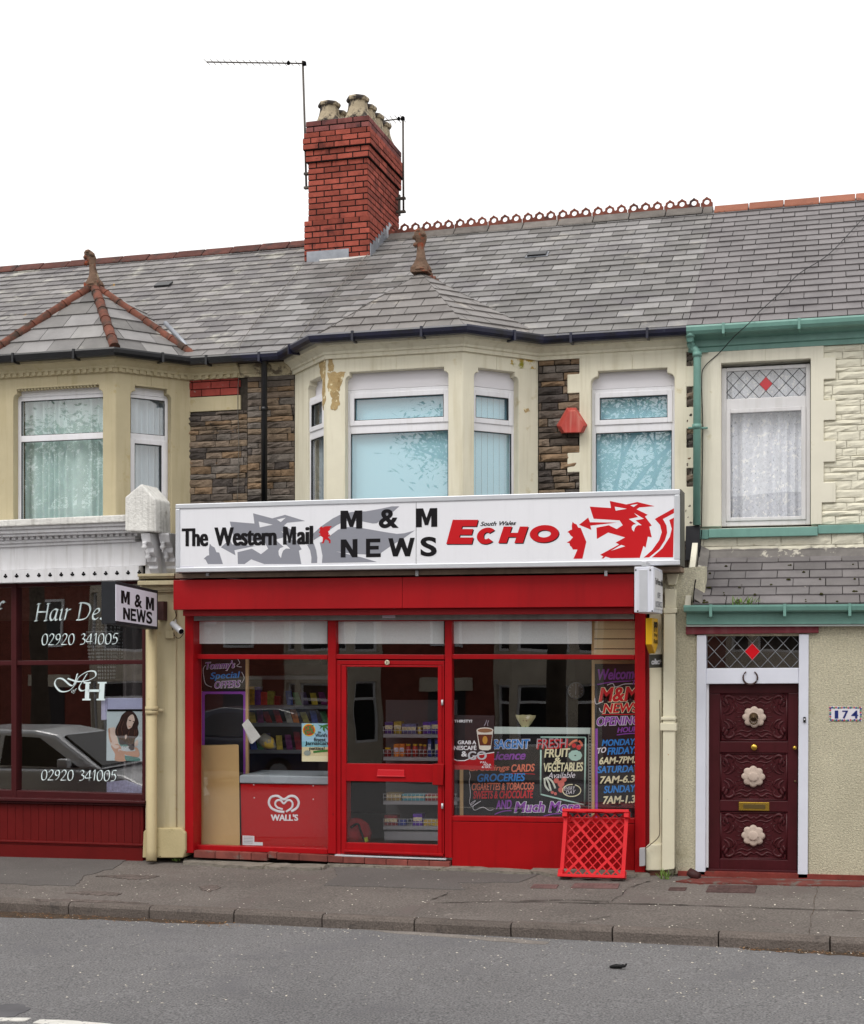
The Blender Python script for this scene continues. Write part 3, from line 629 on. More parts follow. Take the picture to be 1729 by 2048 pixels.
# peeling and stained paint on the bay (patches of bare stone standing where the coat has gone)
def patch(fr, pts_px, mat, root, name, th=.003, wob=2.0, seed=1):
    R = random.Random(seed); out = []
    for i in range(len(pts_px)):
        a, b = pts_px[i], pts_px[(i + 1) % len(pts_px)]
        for k in range(5): out.append((lerp(a[0], b[0], k / 5) + R.uniform(-wob, wob), lerp(a[1], b[1], k / 5) + R.uniform(-wob, wob)))
    q = [fr.hit(x, y) for x, y in out]; return MB().prism(fr, q, -.02, th).build(name, mat, root)
m_bare = M('bare_tan_stone', '#ab946b', .9, .1, noise=(14, .2), bump=(40, .7, 5, .01), spots=[('#ded3b0', 12, .56, .04), ('#8b6c3e', 9, .64, .08)])
patch(f2, [(656, 745), (690, 744), (688, 752), (682, 768), (678, 790), (680, 806), (670, 822), (662, 816), (664, 795), (657, 780)], m_bare, shop, 'bare_stone_patch', seed=3)
patch(f2, [(656, 712), (666, 710), (668, 742), (656, 744)], m_bare, shop, 'bare_stone_patch', seed=4)
patch(f1, [(637, 722), (652, 706), (652, 800), (646, 820), (645, 762), (641, 742)], m_bare, shop, 'bare_stone_patch', seed=5, wob=1.2)
patch(f3, [(1030, 712), (1070, 716), (1070, 738), (1040, 738), (1020, 727)], m_wall_mossy, shop, 'mossy_stain', seed=6)
patch(f3, [(1048, 818), (1058, 817), (1060, 823), (1050, 826)], m_bare, shop, 'bare_stone_patch', wob=1.2, seed=7)
# stonework of the shop house between the windows
fU = Fr((0, U, 0))
def holed(root, x0, x1, h0, h1, z0, z1, hz0, hz1, mat):
    MB().box(fU, x0, h0, -.25, -.012, z0, z1).box(fU, h1, x1, -.25, -.012, z0, z1).box(fU, h0, h1, -.25, -.012, hz1, z1).box(fU, h0, h1, -.25, -.012, z0, hz0).build('wall', mat, root)
holed(shop, PW, PE, X(1181, U), X(1352, U), 2.75, ztop, ZB - .1, ZL + .03, m_mortar)
mb = MB(); stones(mb, fU, PW + .09, CB[1][0], EZ + 1.2, ZE - .23, seed=21, joint=.009, rows=(.05, .1), depth=(.006, .02)); stones(mb, fU, CB[4][0], X(1160, U) + .02, EZ + 1.2, ZE - .23, seed=22, rows=(.05, .1), lens=(.12, .4)); stones(mb, fU, X(1372, U) - .01, X(1391, U), EZ + .9, ZE - .23, seed=23, rows=(.05, .1), lens=(.12, .25))
mb.build('rubble_stonework', m_stone, shop)
xa = X(1160, U); xq = X(1136, U); xb = X(1374, U); xr = X(1391, U); fS = fU.out(.028); ol, orr = X(1183, U), X(1350, U)
zq = lambda y, px=1150: Z(px, y, U)
mb = MB()
left_edge = [(xa, ZB - .2), (xa, zq(945)), (xq, zq(945)), (xq, zq(906)), (xa, zq(906)), (xa, zq(787)), (xq, zq(787)), (xq, zq(749)), (xa, zq(749)), (xa, ZE - .235)]
c = (ol + orr) / 2; sh = .08; dp = .13; nt_ = .06
arcL = [(ol + sh * (1 - cos(t * pi / 12)), ZL - dp + (dp - nt_) * sin(t * pi / 12)) for t in range(7)]
mb.prism(fS, left_edge[::-1] + [(ol, ZB - .2)] + arcL + [(ol + sh, ZL), (c, ZL), (c, ZE - .235)], -.16, 0)
zz = lambda y: Z(1380, y, U)
right_edge = [(xb, ZE - .235), (xb, zz(733)), (xr, zz(733)), (xr, zz(774)), (xb, zz(774)), (xb, zz(815)), (xr, zz(815)), (xr, zz(858)), (xb, zz(858)), (xb, zz(896)), (xr, zz(896)), (xr, zz(937)), (xb, zz(937)), (xb, zz(974)), (xr, zz(974)), (xr, ZB - .2)]
arcR = [(orr - sh * (1 - cos(t * pi / 12)), ZL - dp + (dp - nt_) * sin(t * pi / 12)) for t in range(6, -1, -1)]
mb.prism(fS, [(c, ZE - .235)] + right_edge + [(orr, ZB - .2)] + arcR[::-1] + [(orr - sh, ZL), (c, ZL)], -.16, 0)
mb.build('window_surround', m_wall_cream, shop, bev=.008)
upvc(shop, fS, ol - .01, orr + .01, ZB, ZF, ZT0, ZT1, -.1); infill(shop, fS, ol, orr, ZF, ZL)
# salon bay
g2, M2 = facet(SB[2], SB[3]); g3, M3 = facet(SB[3], SB[4]); g1, M1 = facet(SB[1], SB[2])
SL, SF, ST0, ST1, SZB = EZ + 3.06, EZ + 2.975, EZ + 2.43, EZ + 2.505, EZ + 1.3
mb = MB(); a2, b2 = g2.up(27), g2.up(206); shouldered(mb, g2, M2, SZB - .3, ztop, a2, b2, SL, .24, .05, .12, .06); mb.build('bay_front', m_wall_ochre, salon, bev=.01)
mb = MB(); a3, b3 = g3.up(262), g3.up(343); shouldered(mb, g3, M3, SZB - .3, ztop, a3, b3, SL, .24, .055, .12, .06); mb.build('bay_side', m_wall_ochre, salon, bev=.01)
mb = MB(); shouldered(mb, g1, M1, SZB - .3, ztop, .3, .8, SL, .24, .055, .12, .06); mb.build('bay_side', m_wall_ochre, salon, bev=.01)
upvc(salon, g2, a2, b2, SZB, SF, ST0, ST1, -.1, blind='curtain', top_sash=False, bmat=m_curtain, fw=.045, inner_d=.12); upvc(salon, g3, a3, b3, SZB, SF, ST0, ST1, -.1, blind='curtain', top_sash=False, low_sash=True, bmat=m_curtain_grey, fw=.04, inner_d=.12); upvc(salon, g1, .3, .8, SZB, SF, ST0, ST1, -.1, blind='curtain', top_sash=False, bmat=m_curtain_grey)
for g, a, b in ((g2, a2, b2), (g3, a3, b3), (g1, .3, .8)):
    MB().box(g, a, b, -.16, -.1, SF + .002, SL + .05).build('window_head_panel', m_white, salon)
    MB().box(g, a + .06, b - .06, -.03, .018, SL - .0, SL + .022).build('window_hood', m_wall_ochre, salon, bev=.006)
mb = MB()
for k in range(int((b2 - a2 - .1) / .045)): mb.box(g2, a2 + .07 + k * .045, a2 + .09 + k * .045, -.07, .004, SL - .018, SL)
mb.build('bead_moulding', m_wall_ochre, salon)
MB().box(fU, XL, PW, -.25, -.012, 2.75, ztop).build('wall', m_mortar, salon)
xs0, xs1 = SB[4][0] - .1, PW - .0
mb = MB(); bricks(mb, fU, xs0, xs1, Z(432, 792, U), ZE - .235, bl=.25, bh=.09, depth=.012, seed=31); mb.build('red_brick_panel', M('painted_chipped_brick', '#8e3f38', .8, .2, noise=(8, .2), island=.16, spots=[('#8a7c78', 14, .64, .04)]), salon)
MB().box(fU, xs0, xs1 + .004, -.1, .016, Z(432, 822, U), Z(432, 793, U)).build('band_course', m_wall_ochre, salon, bev=.006)
mb = MB(); stones(mb, fU, xs0, xs1 + .09, EZ + 1.0, Z(432, 823, U), seed=24, joint=.009, rows=(.05, .105), depth=(.006, .02)); mb.build('rubble_stonework', m_stone, salon)
mb = MB(); stones(mb, fU, XL, SB[1][0], EZ + 1.0, ZE - .24, seed=25); mb.build('rubble_stonework', m_stone, salon)
# house with the teal gutters
holed(home, PE, XR, X(1441, U), X(1624, U), 2.5, ztop, Z(1640, 1052, U), Z(1530, 722, U), m_wall_pale)
hx = [X(p, U) for p in (1443, 1622, 1648, 1672, 1405)]
zh = lambda y: Z(1640, y, U)
mb = MB(); stones(mb, fU, hx[2] - .05, XR, zh(1049), ZE - .26, rows=(.045, .1), lens=(.14, .5), joint=.006, seed=26, depth=(.006, .024), rough=.006); stones(mb, fU, X(1391, U), XR, EZ + .86, zh(1066), rows=(.05, .1), lens=(.2, .6), joint=.006, seed=27, depth=(.006, .024), rough=.006); stones(mb, fU, X(1392, U), hx[4], zh(1049), zh(750), rows=(.045, .08), lens=(.1, .2), joint=.006, seed=28, depth=(.006, .02))
mb.build('painted_stonework', m_stone_pale, home)
fH = fU.out(.036); zb_ = zh(1049); ch = (hx[0] + hx[1]) / 2; ht = Z(1530, 723, U)
mb = MB()
mb.prism(fH, [(X(1392, U), ZE - .255), (X(1392, U), zh(770)), (hx[4], zh(770)), (hx[4], zb_), (hx[0], zb_), (hx[0], ht), (ch, ht), (ch, ZE - .255)], -.16, 0)
ys_ = [717, 760, 802, 842, 883, 925, 966, 1006]; ed = [(hx[2], ZE - .255), (hx[2], zh(717))]
for i in range(len(ys_) - 1):
    xx = hx[3] if i % 2 == 0 else hx[2]; ed += [(xx, zh(ys_[i])), (xx, zh(ys_[i + 1]))]
ed += [(hx[2] - .02, zh(1006)), (hx[2] - .02, zb_)]
mb.prism(fH, [(ch, ZE - .255)] + ed + [(hx[1], zb_), (hx[1], ht), (ch, ht)], -.16, 0)
mb.build('window_surround', m_wall_pale, home, bev=.006)
fw_ = fU.out(-.06); u0, u1 = fw_.up(1443), fw_.up(1621); zt_, zbt = fw_.zp(1530, 732), fw_.zp(1530, 1051); za, zb2 = fw_.zp(1530, 795), fw_.zp(1530, 816)
mb = MB(); mb.box(fw_, u0, u0 + .055, -.07, 0, zbt, zt_).box(fw_, u1 - .045, u1, -.07, 0, zbt, zt_).box(fw_, u0 + .055, u1 - .045, -.07, 0, zt_ - .04, zt_).box(fw_, u0 + .055, u1 - .045, -.07, 0, zb2, za).box(fw_, u0 + .055, u1 - .045, -.07, 0, zbt, zbt + .055)
mb.box(fw_, u0 + .055, u0 + .1, -.05, .014, zbt + .055, zb2).box(fw_, u1 - .095, u1 - .045, -.05, .014, zbt + .055, zb2).box(fw_, u0 + .1, u1 - .095, -.05, .014, zb2 - .045, zb2).box(fw_, u0 + .1, u1 - .095, -.05, .014, zbt + .055, zbt + .095)
hw = mb.build('window', M('off_white_window_frame', '#d5d4d6', .4, .4, noise=(4, .06), streak=('#a7a49c', .4)), home, bev=.006)
MB().box(fw_, u0 + .05, u1 - .04, -.03, -.026, za, zt_ - .035).build('pane', m_glass_up, hw); MB().box(fw_, u0 + .095, u1 - .09, -.03, -.026, zbt + .09, zb2 - .04).build('pane', m_glass_shop, hw)
def leading(fr, a0, a1, z0, z1, n, rows, parent, d0=-.026, red=True, mat=None, redmat=None):
    mb = MB(); p = (a1 - a0) / n; h = (z1 - z0) / rows
    for s_ in (1, -1):
        for k in range(-rows - 1, n + rows + 1):
            pts = [(a0 + (k + .5) * p, z0), (a0 + (k + .5) * p + s_ * p * rows, z1)]
            t0 = max(0, min(1, ((a0 if s_ > 0 else a1) - pts[0][0]) / (pts[1][0] - pts[0][0]))); t1 = max(0, min(1, ((a1 if s_ > 0 else a0) - pts[0][0]) / (pts[1][0] - pts[0][0])))
            if t1 - t0 < .02: continue
            q = [fr.at(lerp(pts[0][0], pts[1][0], t), d0, lerp(pts[0][1], pts[1][1], t)) for t in (t0, t1)]
            mb.tube(q, .0042, 6)
    mb.build('leading', mat or m_lead_strip, parent)
    if red:
        c, zc = (a0 + a1) / 2, (z0 + z1) / 2; MB().prism(fr, [(c - p * .52, zc), (c, zc - h * .54 * (rows / 2 if rows < 3 else 1)), (c + p * .52, zc), (c, zc + h * .54 * (rows / 2 if rows < 3 else 1))], d0 - .002, d0 + .003).build('red_diamond', redmat or m_red_glass, parent)
leading(fw_, u0 + .055, u1 - .045, za, zt_ - .04, 6, 1.5 if False else 2, hw)
lc = folds(fw_, u0 + .06, u1 - .05, zbt + .03, zt_, .12, m_lace, hw, per=.13, amp=.02, seed=5, name='net_curtain')
MB().box(fU, X(1419, U), X(1636, U), -.02, .075, zh(1072), zh(1054)).build('window_sill', m_teal, home, bev=.006)
MB().box(fU, X(1636, U) + .002, XR, -.02, .05, zh(1068), zh(1051)).box(fU, PE + .005, X(1419, U) - .002, -.02, .05, zh(1074), zh(1055)).build('band_course', m_teal, home, bev=.005)
# dim rooms behind the upper windows
for root, x0, x1 in ((salon, XL, PW), (shop, PW, PE), (home, PE, XR)):
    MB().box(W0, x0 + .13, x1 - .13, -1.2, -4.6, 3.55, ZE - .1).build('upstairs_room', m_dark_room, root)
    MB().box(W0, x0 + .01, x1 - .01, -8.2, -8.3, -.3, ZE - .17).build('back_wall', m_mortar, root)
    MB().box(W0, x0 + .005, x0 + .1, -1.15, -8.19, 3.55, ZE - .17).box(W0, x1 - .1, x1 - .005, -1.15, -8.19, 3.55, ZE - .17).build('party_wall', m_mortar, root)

# ---- bay roofs
def bay_roof(root, plan, apex, mat, name='bay_roof', gauge=.2, wid=.31, capped=False, seed=5):
    B = []
    for i in range(len(plan)):
        B.append(Vector((plan[i][0], plan[i][1], ZE)))
    WL, FL, FR_, WR = B
    out = Vector((0, -.13, 0)); FL = FL + Vector((-.06, -.13, 0)); FR_ = FR_ + Vector((.06, -.13, 0)); WL = WL + Vector((-.12, -.03, 0)); WR = WR + Vector((.12, -.03, 0))
    A = Vector(apex); k = (ZR - ZE) / (YR - YE); R2 = Vector((A.x, YE + (A.z - ZE) / k, A.z))
    mb = MB(); up = Vector((0, 0, .012))
    slates(mb, [FL, FR_, A], gauge, wid, seed=seed); slates(mb, [FR_, WR, A], gauge, wid, seed=seed + 1); slates(mb, [WL, FL, A], gauge, wid, seed=seed + 2)
    slates(mb, [WR, R2, A], gauge, wid, seed=seed + 3); slates(mb, [R2, WL, A], gauge, wid, seed=seed + 4)
    o = mb.build(name, mat, root)
    c = MB(); d = Vector((0, 0, -.01)); q = [p + d for p in (WL, FL, FR_, WR, R2, A)]; c.add(q, [(1, 2, 5), (2, 3, 5), (0, 1, 5), (3, 4, 5), (4, 0, 5), (0, 3, 2, 1)]); c.build('bay_roof_deck', M('roof_underlay', '#3a3533', .95, .1), o)
    return WL, FL, FR_, WR, R2, A, o
xc = (CB[2][0] + CB[3][0]) / 2
cWL, cFL, cFR, cWR, cR2, cA, cbr = bay_roof(shop, CB[1:5], (xc, 1.24, EZ + 4.40), m_slate_warm, seed=41)
xs = (SB[2][0] + SB[3][0]) / 2
sWL, sFL, sFR, sWR, sR2, sA, sbr = bay_roof(salon, SB[1:5], (xs, 1.08, EZ + 4.5), m_slate, gauge=.28, wid=.42, seed=51)
def hip(a, b, root, mat, r=.062, n=7, seed=1, flat=1):
    mb = MB(); R = random.Random(seed)
    for i in range(n):
        p, q = a.lerp(b, i / n), a.lerp(b, (i + .985) / n); mb.tube([p, p.lerp(q, .92), p.lerp(q, .93), q], [r * .96, r * .93, r * 1.06, r * 1.06], 12)
    return mb.build('hip_tiles', mat, root)
up = Vector((0, 0, .02))
hip(sA + up, sFR + up, salon, m_terra, seed=1); hip(sA + up, sFL + up, salon, m_terra, seed=2); hip(sA + up, sWR + up, salon, m_terra, .055, 8, 3); hip(sA + up, sWL + up, salon, m_terra, .055, 8, 4)
MB().tube([sWR + Vector((-.05, .1, .05)), (sWR + sA) / 2 + Vector((.12, .3, .06))], .03, 8).build('valley_mortar', m_lead, salon)
# mitred slates on the centre bay are finished with small lead soakers at the foot
# short crest on the ridge behind the centre finial
mb = MB(); x = 0
for k in range(5):
    y = cA.y + .1 + k * .14; f = Fr((cA.x, y, cA.z + .01), (0, 1, 0)); mb.prism(f, [(0, 0), (.13, 0), (.13, .05), (.065, .11), (0, .05)], -.014, .014)
mb.tube([cA + Vector((0, .05, .0)), cR2], .04, 8); mb.build('bay_ridge_crest', m_terra, shop)
def finial(root, p, mat, s=1.0, lean=.0, seed=1):
    R = random.Random(seed); mb = MB()
    mb.box(Fr(p), -.11 * s, .11 * s, -.11 * s, .11 * s, -.03, .03 * s)
    pr = [(.13, .0), (.115, .05), (.085, .1), (.062, .16), (.05, .24), (.045, .3), (.052, .36), (.066, .4), (.07, .44), (.055, .5), (.03, .535)]
    n = 14; vs = []; fs = []
    for i, (r, z) in enumerate(pr):
        cx = -lean * (z / .5) ** 2
        for k in range(n):
            a = 2 * pi * k / n; rr = r * s * (1 + (.16 * sin(3 * a + i) if i > 5 else .05 * sin(4 * a))) * (1 + R.uniform(-.06, .06)); vs.append(p + Vector((cx * s + rr * cos(a) * (1.15 if i > 5 else 1), rr * sin(a), z * s)))
    fs = [(i * n + k, i * n + (k + 1) % n, (i + 1) * n + (k + 1) % n, (i + 1) * n + k) for i in range(len(pr) - 1) for k in range(n)] + [tuple((len(pr) - 1) * n + k for k in range(n))]
    mb.add(vs, fs, True)
    for dx, dz in ((-.06, .42), (-.05, .33), (.05, .45), (-.02, .5)): mb.lathe([(.005, -.03), (.03, -.015), (.034, .0), (.028, .018), (.004, .032)], p + Vector((dx * s - lean * .7 * s, -.03 * s, dz * s)), 8)
    return mb.build('finial', mat, root)
finial(shop, cA + Vector((0, 0, .03)), m_stonecap, .95, .02, 1); finial(salon, sA + Vector((0, 0, .02)), m_stonecap, .86, .09, 2)

# ---- chimney
CX0, CX1, CY0, CY1 = X(618, 3.78), X(734, 3.75), 3.78, 5.26
chm = MB().box(W0, CX0, CX1, -CY0, -CY1, ZE + 1.0, EZ + 7.3).build('chimney', m_jet_mortar, shop)
bh = .0835; z0 = EZ + 5.3; lev = z0
mbs = {m_brick: MB(), m_brick_dark: MB()}
rowi = 0
while lev < EZ + 7.36:
    rel = lev - EZ
    e = .045 if rel < 5.95 else 0
    if 6.80 <= rel < 6.96: e = .03
    elif 6.96 <= rel < 7.17: e = .062 if rel < 7.1 else .05
    elif rel >= 7.17: e = .028
    mt = m_brick_dark if rel >= 7.14 else m_brick
    for o, u, L_ in (((CX0 - e, CY0 - e, 0), (1, 0, 0), CX1 - CX0 + 2 * e), ((CX1 + e, CY0 - e, 0), (0, 1, 0), CY1 - CY0 + 2 * e), ((CX0 - e, CY1 + e, 0), (0, -1, 0), CY1 - CY0 + 2 * e), ((CX1 + e, CY1 + e, 0), (-1, 0, 0), CX1 - CX0 + 2 * e)):
        bricks(mbs[mt], Fr(o, u), 0, L_, lev, lev + bh, bl=.235, bh=bh, joint=.016, seed=rowi * 7 + int(10 * abs(u[0] + 3 * u[1])), off=rowi)
    if e: mbs[m_brick].box(W0, CX0 - e + .004, CX1 + e - .004, -CY0 + e - .004, -CY1 - e + .004, lev + .002, lev + bh - .002) if False else None
    lev += bh; rowi += 1
mbs[m_brick].build('brickwork', m_brick, chm); mbs[m_brick_dark].build('sooted_brickwork', m_brick_dark, chm)
mb = MB(); 
for a, b, e in ((5.25, 5.96, .045), (6.80, 6.97, .03), (6.97, 7.14, .06), (7.14, 7.36, .026)): mb.box(W0, CX0 - e, CX1 + e, -CY0 + e, -CY1 - e, EZ + a, EZ + b)
mb.build('mortar_core', m_jet_mortar, chm)
ztopc = lev
MB().hull8([Vector(p) for p in ((CX0 - .02, CY0 - .02, ztopc), (CX1 + .02, CY0 - .02, ztopc), (CX1 + .02, CY1 + .02, ztopc), (CX0 - .02, CY1 + .02, ztopc))], [Vector(p) for p in ((CX0 + .15, CY0 + .15, ztopc + .07), (CX1 - .15, CY0 + .15, ztopc + .07), (CX1 - .15, CY1 - .15, ztopc + .07), (CX0 + .15, CY1 - .15, ztopc + .07))]).build('flaunching', m_cement, chm)
prof = [(.215, 0), (.21, .02), (.172, .08), (.147, .15), (.137, .21), (.135, .24), (.16, .25), (.168, .275), (.155, .3), (.12, .305), (.115, .25)]
pot = None
for j in range(4):
    for i, px in enumerate((655, 709)):
        x = lerp(CX0, CX1, .27 if i == 0 else .76); y = CY0 + .2 + j * .35
        if pot is None:
            pot = MB().lathe(prof, (x, y, ztopc + .01), 8, smooth=False, phase=.2).build('chimney_pot', m_pot, chm); px0, py0 = x, y
        else:
            q = pot.copy(); COL.objects.link(q); q.location = pot.location + Vector((x - px0, y - py0, (.05 if i else 0) - .0)); q.scale = (1, 1, 1.12 if i else .98)
            if i: q.location.z -= 0
            q.location = Vector(q.location)
for q in [o for o in bpy.data.objects if o.name.startswith('chimney_pot') and abs(o.scale.z - 1) > .001]:
    q.location.z = 0 + (1 - q.scale.z) * (ztopc - ORG[chm.name].z)
fl = MB(); fl.box(Fr((0, CY0 - .055, 0)), X(613, 3.7), X(697, 3.7), .0, .008, roof_pt(0, 3.7).z, roof_pt(0, 3.7).z + .17)
for k in range(8):
    y = CY0 - .05 + k * .12; z = roof_pt(0, y + .06).z; fl.box(Fr((CX1 + .056, y, 0), (0, 1, 0)), 0, .125, 0, .008 + .002 * (k % 2), z - .03, z + .17)
fl.build('lead_flashing', m_lead, chm)
fl = MB(); pts = [(640, 519), (690, 508), (738, 505), (742, 515), (700, 522), (640, 526)]
fl.add([roof_px(x, y, .03) for x, y in pts] + [roof_px(x, y, -.02) for x, y in pts], [tuple(range(6))] + [(i, 6 + i, 6 + (i + 1) % 6, (i + 1) % 6) for i in range(6)]); fl.build('flashing_cement', m_cement, chm)
# slate vents in the roofs
sheet('kerb_bed', m_grime_shade, -70, 60, [KY + .101, KY + .1], lambda x, y: gz(x) - (.05 if y - skew(x) > KY + .1005 else .6), skewed=(0, 1))
for root, px, py, w_ in ((r_salon, 327, 574, 38), (r_shop, 1075, 513, 40)):
    a = roof_px(px, py, .0); kx = .0062 * w_; mb = MB(); sl_ = Vector((0, YR - YE, ZR - ZE)).normalized(); nn = Vector((0, -sl_.z, sl_.y)); f = Fr(a, (1, 0, 0), sl_)
    mb.prism(f, [(-kx / 2, -.05), (kx / 2, -.05), (kx / 2, .1), (-kx / 2, .1)], .01, .045); mb.build('roof_vent', m_gut_black, root)
    if px > 900: MB().prism(f, [(-kx * .62, -.07), (kx * .62, -.07), (kx * .56, .12), (-kx * .56, .12)], .012, .022).build('vent_apron', m_lead, root)
# ---- rainwater pipes
def pipe(root, pts, r, mat, name='downpipe', collars=(), square=False):
    o = MB().tube(pts, r, 12).build(name, mat, root)
    for c in collars: MB().tube([Vector(c) - Vector((0, 0, .025)), Vector(c) + Vector((0, 0, .025))], r * 1.22, 12).build('pipe_collar', mat, o)
    return o
yp = .77
pipe(shop, [P(529, 712, .68), P(529, 722, yp - .03), P(529, 735, yp), P(529, 1040, yp)], .037, m_gut_black, collars=[P(529, 725, yp), P(529, 818, yp)])
tp = pipe(home, smoothpts([tuple(P(1381, 662, .7)), tuple(P(1381, 682, .72)), tuple(P(1384, 694, yp)), tuple(P(1393, 702, yp)), tuple(P(1395, 715, yp))], 4) + [tuple(P(1394, 1050, yp))], .042, m_teal, collars=[P(1381, 670, .7), P(1395, 709, yp), P(1394, 853, yp)])
for y in (703, 856):
    a, b = P(1377, y, .83), P(1416, y, .83); MB().tube([a, b], .012, 8).build('pipe_bracket', m_teal, tp)

# ================================================================ ground floor
m_red = M('red_powder_coat', '#9f0d15', .42, .2, noise=(2.5, .1), streak=('#7a0b12', .4), spots=[('#6d0c11', 9, .68, .06)])
m_red_box = M('red_shutter_box_metal', '#9c0d15', .42, .25, noise=(1.2, .12), streak=('#7d0c13', .35), bump=(1.6, .25, 2, .03))
m_red_panel = M('red_painted_panel', '#9b0a10', .5, .18, noise=(1.5, .1), streak=('#76090e', .45), spots=[('#8a0a10', 6, .66, .1)])
m_maroon = M('maroon_wood_paint', '#43171a', .45, .22, noise=(4, .1))
m_maroon_red = M('oxblood_boarding', '#641414', .5, .2, noise=(3, .1), spots=[('#c9beb6', 60, .745, .02)])
m_zinc = M('galvanised_shutter', '#8d8d8c', .5, .5, noise=(6, .15), metal=.4, streak=('#5d5c58', .4))
m_alu = M('aluminium_trim', '#c9ccd2', .4, .5, noise=(5, .05), metal=.35)
m_sign = M('white_sign_acrylic', '#e3e4ea', .3, .35, noise=(1.5, .02), streak=('#c9cad0', .18))
m_vgrey = M('grey_sign_vinyl', '#8b8d97', .4, .3)
m_vred = M('red_sign_vinyl', '#c0141d', .35, .3)
m_vblack = M('black_sign_vinyl', (.010, .009, .011), .55, .12)
m_board_wood = M('bare_timber', '#8c7a6c', .85, .15, noise=(3, .2), streak=('#6a5a50', .5), spots=[('#50443e', 12, .68, .05)])
m_old_brick = M('painted_step_brick', '#7a433d', .8, .2, noise=(7, .25), island=.2, spots=[('#6d6660', 5, .6, .1)])
m_pebble = M('pebbledash_render', '#c3bda6', .95, .1, noise=(1.6, .08), fine=(55, .22), bump=(75, 1.0, 3, .02), spots=[('#a59d82', 2.2, .62, .14)])
m_cream_pil = M('cream_pilaster_paint', '#d4cfb8', .8, .15, noise=(2, .06), bump=(30, .3, 4, .008), spots=[('#b89878', 5, .66, .02), ('#6f695c', 20, .72, .05)])
m_ochre_dirty = M('ochre_paint_dirty_foot', '#b9ab84', .8, .2, noise=(2.4, .08), bump=(34, .45, 4, .008), spots=[('#8d8050', 6, .6, .1), ('#3f3a2a', 13, .655, .04)])
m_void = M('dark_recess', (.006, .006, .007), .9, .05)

# ---- salon shopfront (its lines climb with the street)
def strip(mb, yl, yr, ybl, ybr, Y, th, xl=-300, xr=270, xm=0, xm2=270):
    """band measured at px xm (left) and xm2 (right), carried on to xl..xr"""
    f = lambda a, b, x: a + (b - a) * (x - xm) / (xm2 - xm)
    return mb.pp([(xl, f(yl, yr, xl)), (xr, f(yl, yr, xr)), (xr, f(ybl, ybr, xr)), (xl, f(ybl, ybr, xl))], Y, th)
strip(MB(), 1040, 1028.3, 1053.5, 1043, -.34, .5).build('fascia_ledge', m_lime, salon, bev=.012)
mb = MB(); strip(mb, 1053.8, 1043.3, 1060, 1050.5, -.30, .4); strip(mb, 1060.2, 1050.7, 1068, 1059, -.27, .36); strip(mb, 1068.2, 1059.2, 1074, 1065, -.24, .33); strip(mb, 1081, 1071.2, 1088, 1077, -.16, .25); strip(mb, 1088.2, 1077.2, 1095, 1083.5, -.13, .22); mb.build('fascia_cornice', m_white_wood, salon, bev=.008)
mb = MB(); strip(mb, 1074.2, 1065.2, 1080.8, 1071, -.15, .25)
for k in range(-24, 23):
    x = k * 12.2; f = lambda a, b: a + (b - a) * x / 270; mb.pp([(x, f(1074.4, 1065.4)), (x + 6.4, f(1074.4, 1065.4)), (x + 6.4, f(1080.6, 1070.8)), (x, f(1080.6, 1070.8))], -.19, .039)
mb.build('dentil_moulding', m_white_wood, salon)
strip(MB(), 1095.2, 1083.7, 1141, 1131.6, -.1, .18, xr=292).build('fascia_board', m_white_wood, salon, bev=.004)
st = strip(MB(), 1141.2, 1131.8, 1166, 1160, -.15, .2, xr=278).build('pierced_trim', m_white_wood, salon, bev=.004)
mb = MB()
for k in range(-13, 13):
    x = 11.5 + k * 22.3; y = 1152.5 - x * .028
    for dx, dy in ((0, -2.6), (-2.1, .6), (2.1, .6), (0, 2)):
        c = P(x + dx, y + dy, -.152); mb.lathe([(.0115, 0), (.0115, .003)], c, 10, axis=(0, -1, 0))
mb.build('trefoil_piercing', m_void, st)
mb = MB(); gl_y = .1
def sbar(x0, y0, x1, y1, x2, y2, x3, y3, Y, th): mb.pp([(x0, y0), (x1, y1), (x2, y2), (x3, y3)], Y, th)
sbar(-300, 1173, 292, 1156, 292, 1167, -300, 1184, .06, .12)
strip(mb, 1321.5, 1319.6, 1331, 1328.5, .06, .1, xr=289); strip(mb, 1580, 1588, 1595, 1601.4, .05, .12, xr=289)
for a, b in ((22.5, 33), (284.5, 290.5), (-112, -102), (-298, -288)): mb.pp([(a, 1164), (b, 1164), (b, 1600), (a, 1600)], .045, .13)
sf = mb.build('shop_window', m_maroon, salon, bev=.006)
MB().box(W0, X(-300, .1), X(290, .1), -.105, -.111, Z(0, 1600, .1), Z(0, 1165, .1)).build('pane', glass('salon_glass', .1), sf)
mb = MB(); strip(mb, 1595.2, 1601.6, 1602, 1607.5, -.05, .2, xr=290); strip(mb, 1602.2, 1607.7, 1606.5, 1612, -.02, .16, xr=290); mb.build('window_sill', m_maroon, salon, bev=.008)
mb = MB()
for k in range(-19, 19):
    x = k * 15.6; f = lambda a, b, xx: a + (b - a) * xx / 285; x2 = min(x + 15.2, 287); mb.pp([(x, f(1606.7, 1612.5, x)), (x2, f(1606.7, 1612.5, x2)), (x2, f(1684, 1693, x2)), (x, f(1684, 1693, x))], .03, .05)
mb.build('stall_riser_boarding', m_maroon_red, salon, bev=.004)
mb = MB(); strip(mb, 1680, 1688.5, 1684, 1692.5, .0, .09, xr=286, xm2=285); strip(mb, 1684.2, 1692.7, 1687, 1695.4, .012, .09, xr=286, xm2=285); strip(mb, 1687.2, 1695.6, 1716, 1724, .02, .09, xr=286, xm2=285); mb.build('skirting_board', m_maroon_red, salon, bev=.005)
MB().box(W0, XL, X(290, .0), -.13, -.2, -.4, Z(0, 1603, .1)).build('stall_riser_wall', m_maroon, salon)
